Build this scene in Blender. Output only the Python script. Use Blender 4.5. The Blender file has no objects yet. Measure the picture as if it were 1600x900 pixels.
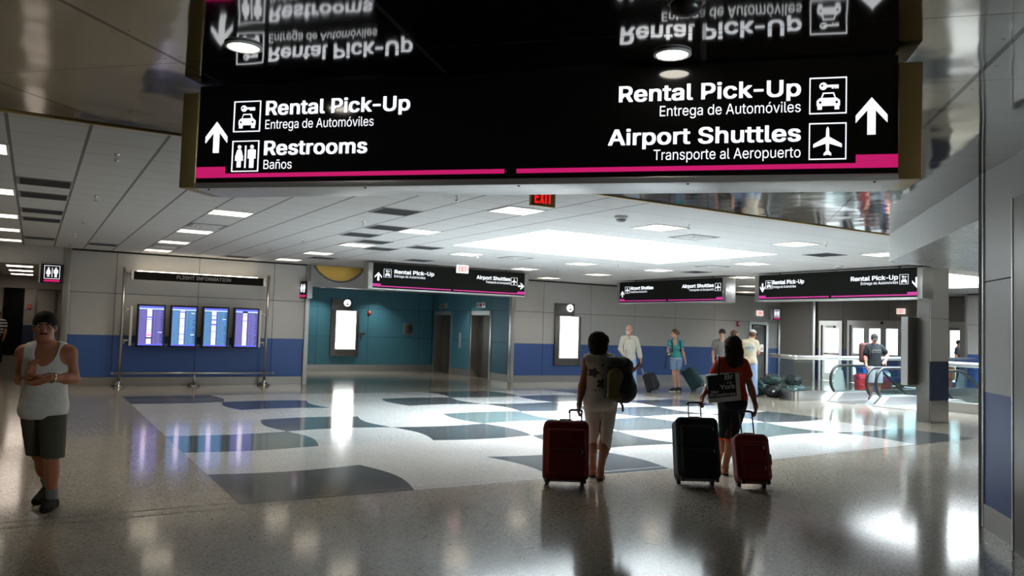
import bpy, bmesh, math, random
import numpy as np
from mathutils import Vector, Matrix

PI = math.pi
random.seed(7)
SC = bpy.context.scene
COL = SC.collection

# ------------------------------------------------------------------ camera, light, exposure
YAW, PITCH, ROLL = math.radians(30.88), math.radians(2.941), math.radians(-1.756)
EYE = 1.65
def make_camera():
    cd = bpy.data.cameras.new('camera')
    cam = bpy.data.objects.new('camera', cd)
    COL.objects.link(cam)
    cd.sensor_fit = 'HORIZONTAL'
    cd.sensor_width = 36.0
    cd.lens = 36.0 * 1246.68 / 1600.0
    cd.clip_start, cd.clip_end = 0.05, 400.0
    cy, sy, cp, sp = math.cos(YAW), math.sin(YAW), math.cos(PITCH), math.sin(PITCH)
    cr, sr = math.cos(ROLL), math.sin(ROLL)
    fwd = Vector((sy * cp, cy * cp, sp))
    r0 = Vector((cy, -sy, 0.0))
    u0 = r0.cross(fwd)
    right, up = cr * r0 - sr * u0, cr * u0 + sr * r0
    m = Matrix((right, up, -fwd)).transposed().to_4x4()
    m.translation = Vector((0, 0, EYE))
    cam.matrix_world = m
    SC.camera = cam
make_camera()

SKYLIGHT = 2.4        # daylight panels in the hall ceiling, as seen
SKY_DOWN = 920.0      # daylight falling straight down through the skylights
PANEL = 2.2           # ceiling light panels, as seen
PANEL_DOWN = 4.5      # light each panel throws down
LIGHTBOX = 4.0        # backlit poster panels
SIGN_WHITE = .80     # backlit sign lettering
DOWNLIGHT = 11.0      # downlights in the steel soffit
WINDOW_FILL = 210.0     # fill light from each of the windows added behind the viewer
WORLD = 3.2           # overcast daylight outside the doors
vs = SC.view_settings
vs.view_transform = 'Standard'
vs.look = 'None'
vs.exposure = 0.58
vs.gamma = 1.0
vs.use_curve_mapping = False
SC.cycles.use_denoising = True
SC.cycles.max_bounces = 10
SC.cycles.diffuse_bounces = 5
SC.cycles.glossy_bounces = 5
SC.cycles.transparent_max_bounces = 16
SC.cycles.caustics_reflective = False
SC.cycles.caustics_refractive = False
SC.cycles.sample_clamp_indirect = 6.0

w = bpy.data.worlds.new('world')
SC.world = w
w.use_nodes = True
bg = w.node_tree.nodes['Background']
bg.inputs[0].default_value = (0.86, 0.94, 1.0, 1)
bg.inputs[1].default_value = WORLD

# ------------------------------------------------------------------ materials
MATS = {}
def new_mat(name):
    m = bpy.data.materials.new(name)
    m.use_nodes = True
    MATS[name] = m
    nt = m.node_tree
    return m, nt, nt.nodes['Principled BSDF'], nt.links
def setp(b, **k):
    for n, v in k.items():
        n = n.replace('_', ' ')
        if n in b.inputs:
            b.inputs[n].default_value = v
def rgba(c):
    return (c[0], c[1], c[2], 1.0)
def srgb(r, g, b):
    f = lambda u: (u / 255 / 12.92) if u / 255 <= .04045 else ((u / 255 + .055) / 1.055) ** 2.4
    return (f(r), f(g), f(b))

def plain(name, col, rough=.5, metal=0.0, spec=.5, var=.06, scale=12.0, bump=0.0, bscale=60.0, coat=0.0):
    """principled surface with a little noise in its colour (and optional bump)"""
    m, nt, b, L = new_mat(name)
    tc = nt.nodes.new('ShaderNodeTexCoord')
    nz = nt.nodes.new('ShaderNodeTexNoise')
    nz.inputs['Scale'].default_value = scale
    nz.inputs['Detail'].default_value = 4
    L.new(tc.outputs['Object'], nz.inputs['Vector'])
    mx = nt.nodes.new('ShaderNodeMix')
    mx.data_type = 'RGBA'
    mx.inputs['A'].default_value = rgba([c * (1 - var) for c in col])
    mx.inputs['B'].default_value = rgba([min(1, c * (1 + var)) for c in col])
    L.new(nz.outputs['Fac'], mx.inputs['Factor'])
    L.new(mx.outputs['Result'], b.inputs['Base Color'])
    setp(b, Roughness=rough, Metallic=metal, Coat_Weight=coat)
    b.inputs['Specular IOR Level'].default_value = spec
    if bump:
        n2 = nt.nodes.new('ShaderNodeTexNoise')
        n2.inputs['Scale'].default_value = bscale
        n2.inputs['Detail'].default_value = 5
        L.new(tc.outputs['Object'], n2.inputs['Vector'])
        bp = nt.nodes.new('ShaderNodeBump')
        bp.inputs['Strength'].default_value = bump
        bp.inputs['Distance'].default_value = .01
        L.new(n2.outputs['Fac'], bp.inputs['Height'])
        L.new(bp.outputs['Normal'], b.inputs['Normal'])
    return m

def glow(name, col, strength):
    m, nt, b, L = new_mat(name)
    b.inputs['Base Color'].default_value = rgba([c * .8 for c in col])
    b.inputs['Emission Color'].default_value = rgba(col)
    b.inputs['Emission Strength'].default_value = strength
    setp(b, Roughness=.4)
    return m

def brushed(name, col, rough=.3, stretch=(1, 1, 40), metal=1.0):
    m, nt, b, L = new_mat(name)
    tc = nt.nodes.new('ShaderNodeTexCoord')
    mp = nt.nodes.new('ShaderNodeMapping')
    mp.inputs['Scale'].default_value = stretch
    nz = nt.nodes.new('ShaderNodeTexNoise')
    nz.inputs['Scale'].default_value = 6
    nz.inputs['Detail'].default_value = 6
    L.new(tc.outputs['Object'], mp.inputs['Vector'])
    L.new(mp.outputs['Vector'], nz.inputs['Vector'])
    rmp = nt.nodes.new('ShaderNodeMapRange')
    rmp.inputs['To Min'].default_value = rough * .75
    rmp.inputs['To Max'].default_value = rough * 1.3
    L.new(nz.outputs['Fac'], rmp.inputs['Value'])
    L.new(rmp.outputs['Result'], b.inputs['Roughness'])
    mx = nt.nodes.new('ShaderNodeMix')
    mx.data_type = 'RGBA'
    mx.inputs['A'].default_value = rgba([c * .9 for c in col])
    mx.inputs['B'].default_value = rgba([min(1, c * 1.1) for c in col])
    L.new(nz.outputs['Fac'], mx.inputs['Factor'])
    L.new(mx.outputs['Result'], b.inputs['Base Color'])
    setp(b, Metallic=metal)
    return m

def terrazzo(name, col, fleck_d, fleck_l, rough=.13, spec=.5):
    m, nt, b, L = new_mat(name)
    tc = nt.nodes.new('ShaderNodeTexCoord')
    vo = nt.nodes.new('ShaderNodeTexVoronoi')
    vo.inputs['Scale'].default_value = 70
    L.new(tc.outputs['Object'], vo.inputs['Vector'])
    sep = nt.nodes.new('ShaderNodeSeparateColor')
    L.new(vo.outputs['Color'], sep.inputs['Color'])
    ramp = nt.nodes.new('ShaderNodeValToRGB')
    e = ramp.color_ramp.elements
    e[0].position, e[0].color = 0.0, rgba(fleck_d)
    e[1].position, e[1].color = 1.0, rgba(fleck_l)
    a = e.new(.22); a.color = rgba([c * .93 for c in col])
    a = e.new(.8); a.color = rgba(col)
    ramp.color_ramp.interpolation = 'LINEAR'
    L.new(sep.outputs['Red'], ramp.inputs['Fac'])
    nz = nt.nodes.new('ShaderNodeTexNoise')
    nz.inputs['Scale'].default_value = .7
    nz.inputs['Detail'].default_value = 5
    L.new(tc.outputs['Object'], nz.inputs['Vector'])
    mr = nt.nodes.new('ShaderNodeMapRange')
    mr.inputs['To Min'].default_value = .86
    mr.inputs['To Max'].default_value = 1.1
    L.new(nz.outputs['Fac'], mr.inputs['Value'])
    mx = nt.nodes.new('ShaderNodeMix')
    mx.data_type = 'RGBA'
    mx.blend_type = 'MULTIPLY'
    mx.inputs['Factor'].default_value = 1
    L.new(ramp.outputs['Color'], mx.inputs['A'])
    L.new(mr.outputs['Result'], mx.inputs['B'])
    L.new(mx.outputs['Result'], b.inputs['Base Color'])
    m2 = nt.nodes.new('ShaderNodeMapRange')
    m2.inputs['To Min'].default_value = rough * .8
    m2.inputs['To Max'].default_value = rough * 1.25
    L.new(nz.outputs['Fac'], m2.inputs['Value'])
    L.new(m2.outputs['Result'], b.inputs['Roughness'])
    b.inputs['Specular IOR Level'].default_value = spec
    return m

def math_node(nt, op, a, bval=None):
    n = nt.nodes.new('ShaderNodeMath')
    n.operation = op
    for i, v in enumerate((a, bval)):
        if v is None:
            continue
        if isinstance(v, (int, float)):
            n.inputs[i].default_value = v
        else:
            nt.links.new(v, n.inputs[i])
    return n.outputs[0]

def line_mask(nt, coord, offset, step, half):
    """1 where coord lies within half of a line offset + k*step"""
    t = math_node(nt, 'SUBTRACT', coord, offset - step / 2)
    t = math_node(nt, 'FLOORED_MODULO', t, step)
    t = math_node(nt, 'SUBTRACT', t, step / 2)
    t = math_node(nt, 'ABSOLUTE', t)
    return math_node(nt, 'LESS_THAN', t, half)

def tile_ceiling_mat():
    m, nt, b, L = new_mat('ceiling_tile')
    tc = nt.nodes.new('ShaderNodeTexCoord')
    sx = nt.nodes.new('ShaderNodeSeparateXYZ')
    L.new(tc.outputs['Object'], sx.inputs['Vector'])
    strong = line_mask(nt, sx.outputs['X'], 0.33, 0.597, .014)
    faint = line_mask(nt, sx.outputs['Y'], 7.45, 0.6, .010)
    leftpart = math_node(nt, 'LESS_THAN', sx.outputs['X'], 6.7)
    strong = math_node(nt, 'MULTIPLY', strong, leftpart)
    nz = nt.nodes.new('ShaderNodeTexNoise')
    nz.inputs['Scale'].default_value = 90
    nz.inputs['Detail'].default_value = 3
    L.new(tc.outputs['Object'], nz.inputs['Vector'])
    mx0 = nt.nodes.new('ShaderNodeMix'); mx0.data_type = 'RGBA'
    mx0.inputs['A'].default_value = rgba((.56, .56, .56))
    mx0.inputs['B'].default_value = rgba((.64, .64, .64))
    L.new(nz.outputs['Fac'], mx0.inputs['Factor'])
    mx1 = nt.nodes.new('ShaderNodeMix'); mx1.data_type = 'RGBA'
    mx1.inputs['B'].default_value = rgba((.42, .42, .42))
    L.new(mx0.outputs['Result'], mx1.inputs['A'])
    L.new(faint, mx1.inputs['Factor'])
    mx2 = nt.nodes.new('ShaderNodeMix'); mx2.data_type = 'RGBA'
    mx2.inputs['B'].default_value = rgba((.20, .20, .20))
    L.new(mx1.outputs['Result'], mx2.inputs['A'])
    L.new(strong, mx2.inputs['Factor'])
    L.new(mx2.outputs['Result'], b.inputs['Base Color'])
    setp(b, Roughness=.8)
    b.inputs['Specular IOR Level'].default_value = .25
    return m

def soffit_mat():
    """polished steel sheets laid at 45 degrees, gently wavy, dark joints with rivets"""
    m, nt, b, L = new_mat('polished_steel_soffit')
    tc = nt.nodes.new('ShaderNodeTexCoord')
    sx = nt.nodes.new('ShaderNodeSeparateXYZ')
    L.new(tc.outputs['Object'], sx.inputs['Vector'])
    dif = math_node(nt, 'SUBTRACT', sx.outputs['X'], sx.outputs['Y'])
    sm = math_node(nt, 'ADD', sx.outputs['X'], sx.outputs['Y'])
    l1 = line_mask(nt, dif, -.1, 2.2, .022)
    l2 = line_mask(nt, sm, 5.9, 1.5, .006)
    l = math_node(nt, 'MAXIMUM', l1, l2)
    # rivets in pairs along the joints
    r1 = math_node(nt, 'MULTIPLY', line_mask(nt, dif, -.1 + .075, 2.2, .013), line_mask(nt, sm, .2, .62, .013))
    r2 = math_node(nt, 'MULTIPLY', line_mask(nt, dif, -.1 - .075, 2.2, .013), line_mask(nt, sm, .2, .62, .013))
    l = math_node(nt, 'MAXIMUM', l, math_node(nt, 'MAXIMUM', r1, r2))
    mx = nt.nodes.new('ShaderNodeMix'); mx.data_type = 'RGBA'
    mx.inputs['A'].default_value = rgba((.29, .285, .265))
    mx.inputs['B'].default_value = rgba((.04, .04, .04))
    L.new(l, mx.inputs['Factor'])
    L.new(mx.outputs['Result'], b.inputs['Base Color'])
    inv = math_node(nt, 'SUBTRACT', 1.0, l)
    L.new(inv, b.inputs['Metallic'])
    setp(b, Roughness=.07)
    nz = nt.nodes.new('ShaderNodeTexNoise')
    nz.inputs['Scale'].default_value = 1.6
    nz.inputs['Detail'].default_value = 1.5
    L.new(tc.outputs['Object'], nz.inputs['Vector'])
    bp = nt.nodes.new('ShaderNodeBump')
    bp.inputs['Strength'].default_value = .22
    bp.inputs['Distance'].default_value = .03
    L.new(nz.outputs['Fac'], bp.inputs['Height'])
    L.new(bp.outputs['Normal'], b.inputs['Normal'])
    return m

def glass_mat(name, tint=(.9, .97, .95), refl=.5, rough=.02):
    m, nt, b, L = new_mat(name)
    nt.nodes.remove(b)
    out = nt.nodes['Material Output']
    tr = nt.nodes.new('ShaderNodeBsdfTransparent')
    tr.inputs['Color'].default_value = rgba(tint)
    gl = nt.nodes.new('ShaderNodeBsdfGlossy')
    gl.inputs['Roughness'].default_value = rough
    gl.inputs['Color'].default_value = rgba((1, 1, 1))
    fr = nt.nodes.new('ShaderNodeLayerWeight')
    fr.inputs['Blend'].default_value = .5
    f2 = math_node(nt, 'POWER', fr.outputs['Facing'], 4.0)
    f2 = math_node(nt, 'MULTIPLY', f2, refl)
    f2 = math_node(nt, 'ADD', f2, .035)
    mix = nt.nodes.new('ShaderNodeMixShader')
    L.new(f2, mix.inputs['Fac'])
    L.new(tr.outputs[0], mix.inputs[1])
    L.new(gl.outputs[0], mix.inputs[2])
    L.new(mix.outputs[0], out.inputs['Surface'])
    return m

M = {}
M['floor'] = terrazzo('terrazzo_tan', (.36, .318, .25), (.12, .11, .09), (.46, .44, .40), .11)
M['t_white'] = terrazzo('terrazzo_white', (.52, .515, .50), (.33, .32, .31), (.62, .62, .61), .105)
M['t_pale'] = terrazzo('terrazzo_pale_pink', (.56, .535, .51), (.40, .37, .35), (.64, .62, .60), .105)
M['t_slate'] = terrazzo('terrazzo_slate', (.066, .076, .078), (.035, .04, .05), (.14, .145, .16), .10)
M['t_navy'] = terrazzo('terrazzo_navy', (.045, .06, .10), (.02, .03, .07), (.09, .11, .19), .13)
M['t_teal'] = terrazzo('terrazzo_teal', (.10, .135, .135), (.05, .07, .07), (.17, .20, .20), .10)
M['t_grey'] = terrazzo('terrazzo_blue_grey', (.12, .14, .16), (.06, .07, .09), (.20, .22, .24), .10)
M['joint'] = plain('floor_joint', (.07, .065, .055), .5)
M['tile'] = tile_ceiling_mat()
M['soffit'] = soffit_mat()
M['white_plaster'] = plain('white_plaster', (.72, .72, .71), .7)
M['wall_grey'] = plain('aluminium_panel_grey', (.54, .53, .515), .42, .15, var=.03, scale=2)
M['wall_blue'] = plain('aluminium_panel_blue', (.055, .125, .37), .42, .1, var=.04, scale=2)
M['wall_navy'] = plain('panel_navy', (.02, .03, .085), .4, .1, var=.04, scale=2)
M['wall_teal'] = plain('aluminium_panel_teal', (.07, .24, .33), .42, .1, var=.05, scale=2)
M['wall_brown'] = plain('brown_wall', (.17, .15, .125), .55, .0, var=.05, scale=2)
M['wall_dim'] = plain('dim_wall', (.30, .285, .26), .6, var=.05, scale=2)
M['seam'] = plain('panel_gap', (.03, .03, .03), .7)
M['steel'] = brushed('brushed_steel', (.52, .51, .49), .32, (1, 1, 30))
M['steel_v'] = brushed('brushed_steel_vertical', (.50, .49, .47), .3, (30, 30, 1))
M['steel_dark'] = brushed('dark_brushed_steel', (.20, .19, .175), .35, (30, 30, 1))
M['bulk_steel'] = brushed('brushed_steel_soffit', (.40, .41, .42), .26, (1, 30, 1))
M['steel_light'] = brushed('light_aluminium', (.72, .73, .74), .38, (1, 1, 20), .85)
M['bronze'] = brushed('bronze_steel', (.46, .33, .13), .34, (1, 1, 40), .5)
M['gold'] = plain('gold_plaster', (.50, .385, .12), .5, .15)
M['black'] = plain('black_satin', (.012, .012, .013), .35, var=.1)
M['signblack'] = plain('sign_black', (.006, .006, .006), .09, spec=.5, var=.05)
M['sign_far'] = plain('sign_charcoal', (.010, .011, .009), .6, spec=.12, var=.05)
M['rubber'] = plain('black_rubber', (.018, .018, .02), .45)
M['grille'] = plain('grille_grey', (.27, .28, .29), .6)
M['grille_dark'] = plain('grille_slot', (.08, .08, .085), .7)
M['white_paint'] = plain('white_paint', (.75, .75, .74), .45)
M['grey_paint'] = plain('grey_paint', (.30, .30, .29), .5)
M['red_paint'] = plain('red_paint', (.55, .03, .03), .4)
M['chrome'] = plain('chrome', (.75, .75, .76), .12, 1.0, var=.02)
M['door_grey'] = plain('door_grey', (.26, .25, .24), .45, .3, var=.03)
M['frame_beige'] = brushed('anodised_frame', (.40, .38, .35), .35, (1, 1, 25))
M['glass'] = glass_mat('balustrade_glass', (.91, .96, .955), .6)
M['doorglass'] = glass_mat('door_glass', (.90, .95, .96), .5)
M['skylight'] = glow('skylight_diffuser', (.90, .97, 1.0), SKYLIGHT)
M['panel'] = glow('light_panel', (1.0, .88, .69), PANEL)
M['panelwarm'] = glow('warm_light_panel', (1.0, .86, .66), 6.0)
M['skylight_far'] = glow('skylight_diffuser_far', (.90, .97, 1.0), SKYLIGHT * 2.4)
M['lightbox'] = glow('lightbox_panel', (.95, 1.0, .99), LIGHTBOX)
M['downlight'] = glow('downlight_lens', (1.0, .93, .80), DOWNLIGHT)
M['w_sign'] = glow('sign_lettering_white', (.90, .93, 1.0), SIGN_WHITE)
M['w_far'] = glow('sign_lettering_soft', (.86, .90, .96), .8)
M['pink'] = glow('sign_stripe_magenta', (.60, .012, .15), .55)
M['pink_far'] = glow('sign_stripe_pink', (.42, .025, .22), .7)
M['exit_red'] = glow('exit_red', (1.0, .01, .012), .8)
M['exit_white'] = glow('exit_white', (.9, .9, .86), .55)
M['strip'] = glow('fluorescent_strip', (1.0, .84, .72), 4.5)
M['ground'] = plain('outside_concrete', (.45, .45, .44), .8)

# ------------------------------------------------------------------ mesh helpers
class MB:
    """collects boxes, tubes and prisms; build() links them as ONE mesh object"""
    def __init__(s):
        s.v, s.f, s.m, s.sm = [], [], [], []
        s.mats = []
    def mi(s, mat):
        if mat not in s.mats:
            s.mats.append(mat)
        return s.mats.index(mat)
    def add(s, verts, faces, mat, smooth=False):
        o = len(s.v)
        s.v += [tuple(p) for p in verts]
        k = s.mi(mat)
        for f in faces:
            s.f.append([o + i for i in f]); s.m.append(k); s.sm.append(smooth)
        return s
    def box(s, x0, x1, y0, y1, z0, z1, mat, bev=0.0, rot=None):
        if bev > 0:
            bm = bmesh.new()
            bmesh.ops.create_cube(bm, size=1)
            for v in bm.verts:
                v.co = Vector(((x0 + x1) / 2 + v.co.x * (x1 - x0), (y0 + y1) / 2 + v.co.y * (y1 - y0), (z0 + z1) / 2 + v.co.z * (z1 - z0)))
            bmesh.ops.bevel(bm, geom=bm.edges[:], offset=bev, segments=3, profile=.5, affect='EDGES')
            s.frombm(bm, mat, True, rot)
            return s
        vs_ = [(x, y, z) for z in (z0, z1) for y in (y0, y1) for x in (x0, x1)]
        if rot is not None:
            vs_ = [tuple(rot @ Vector(p)) for p in vs_]
        s.add(vs_, [(0, 2, 3, 1), (4, 5, 7, 6), (0, 1, 5, 4), (2, 6, 7, 3), (0, 4, 6, 2), (1, 3, 7, 5)], mat)
        return s
    def frombm(s, bm, mat, smooth=False, rot=None):
        bm.verts.ensure_lookup_table()
        bm.verts.index_update()
        vs_ = [rot @ v.co if rot is not None else v.co.copy() for v in bm.verts]
        s.add(vs_, [[v.index for v in f.verts] for f in bm.faces], mat, smooth)
        bm.free()
        return s
    def prism(s, poly, y0, y1, mat):
        """poly in (x, z), extruded along y"""
        n = len(poly)
        a = sum(poly[i][0] * poly[(i + 1) % n][1] - poly[(i + 1) % n][0] * poly[i][1] for i in range(n))
        if a < 0:
            poly = poly[::-1]
        vs_ = [(x, y0, z) for x, z in poly] + [(x, y1, z) for x, z in poly]
        fs = [list(range(n)), list(range(2 * n - 1, n - 1, -1))]
        fs += [(i, i + n, (i + 1) % n + n, (i + 1) % n) for i in range(n)]
        s.add(vs_, fs, mat)
        return s
    def slab(s, poly, z0, z1, mat):
        n = len(poly)
        a = sum(poly[i][0] * poly[(i + 1) % n][1] - poly[(i + 1) % n][0] * poly[i][1] for i in range(n))
        if a < 0:
            poly = poly[::-1]
        vs_ = [(x, y, z0) for x, y in poly] + [(x, y, z1) for x, y in poly]
        fs = [list(range(n - 1, -1, -1)), list(range(n, 2 * n))]
        fs += [(i, (i + 1) % n, (i + 1) % n + n, i + n) for i in range(n)]
        s.add(vs_, fs, mat)
        return s
    def tube(s, pts, r, mat, n=10, closed=False):
        pts = [Vector(p) for p in pts]
        rr = r if isinstance(r, (list, tuple)) else [r] * len(pts)
        vs_, fs = [], []
        prev = None
        m_ = len(pts)
        for i, p in enumerate(pts):
            if closed:
                t = pts[(i + 1) % m_] - pts[i - 1]
            else:
                t = pts[min(i + 1, m_ - 1)] - pts[max(i - 1, 0)]
            t.normalize()
            if prev is None:
                a = Vector((0, 0, 1)) if abs(t.z) < .9 else Vector((1, 0, 0))
                u = t.cross(a).normalized()
            else:
                u = (prev - t * prev.dot(t)).normalized()
            prev = u
            v = t.cross(u)
            for k in range(n):
                th = 2 * PI * k / n
                vs_.append(p + (u * math.cos(th) + v * math.sin(th)) * rr[i])
        rng = m_ if closed else m_ - 1
        for i in range(rng):
            j = (i + 1) % m_
            for k in range(n):
                fs.append((i * n + k, i * n + (k + 1) % n, j * n + (k + 1) % n, j * n + k))
        if not closed:
            fs.append(list(range(n - 1, -1, -1)))
            fs.append(list(range((m_ - 1) * n, m_ * n)))
        s.add(vs_, fs, mat, True)
        return s
    def lathe(s, prof, mat, c=(0, 0, 0), n=24, smooth=True):
        """prof: (r, z) pairs about the z axis"""
        vs_, fs = [], []
        for r, z in prof:
            for k in range(n):
                th = 2 * PI * k / n
                vs_.append((c[0] + r * math.cos(th), c[1] + r * math.sin(th), c[2] + z))
        for i in range(len(prof) - 1):
            for k in range(n):
                fs.append((i * n + k, i * n + (k + 1) % n, (i + 1) * n + (k + 1) % n, (i + 1) * n + k))
        fs.append(list(range(n - 1, -1, -1)))
        fs.append(list(range((len(prof) - 1) * n, len(prof) * n)))
        s.add(vs_, fs, mat, smooth)
        return s
    def build(s, name, parent=None, loc=None, rz=None):
        me = bpy.data.meshes.new(name)
        me.from_pydata(s.v, [], s.f)
        for m_ in s.mats:
            me.materials.append(m_)
        me.polygons.foreach_set('material_index', s.m)
        me.polygons.foreach_set('use_smooth', s.sm)
        me.update()
        o = bpy.data.objects.new(name, me)
        COL.objects.link(o)
        if parent is not None:
            o.parent = parent
        if loc is not None:
            o.location = loc
        if rz is not None:
            o.rotation_euler = (0, 0, rz)
        return o

def tag(o, label=None, cat=None, group=None, kind=None):
    if label: o['label'] = label
    if cat: o['category'] = cat
    if group: o['group'] = group
    if kind: o['kind'] = kind
    return o
def thing(name, label, cat, loc=(0, 0, 0), rz=0.0, group=None):
    o = bpy.data.objects.new(name, None)
    COL.objects.link(o)
    o.empty_display_size = .1
    o.location = loc
    o.rotation_euler = (0, 0, rz)
    return tag(o, label, cat, group)
def struct(mb, name):
    o = mb.build(name)
    o['kind'] = 'structure'
    return o
def dup(root, loc, rz=None, label=None, group=None):
    r = root.copy(); COL.objects.link(r)
    r.location = loc
    if rz is not None: r.rotation_euler = (0, 0, rz)
    if label: r['label'] = label
    if group: r['group'] = group
    for ch in list(root.children):
        c = ch.copy(); COL.objects.link(c); c.parent = r
        for g in list(ch.children):
            d = g.copy(); COL.objects.link(d); d.parent = c
    return r

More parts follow.
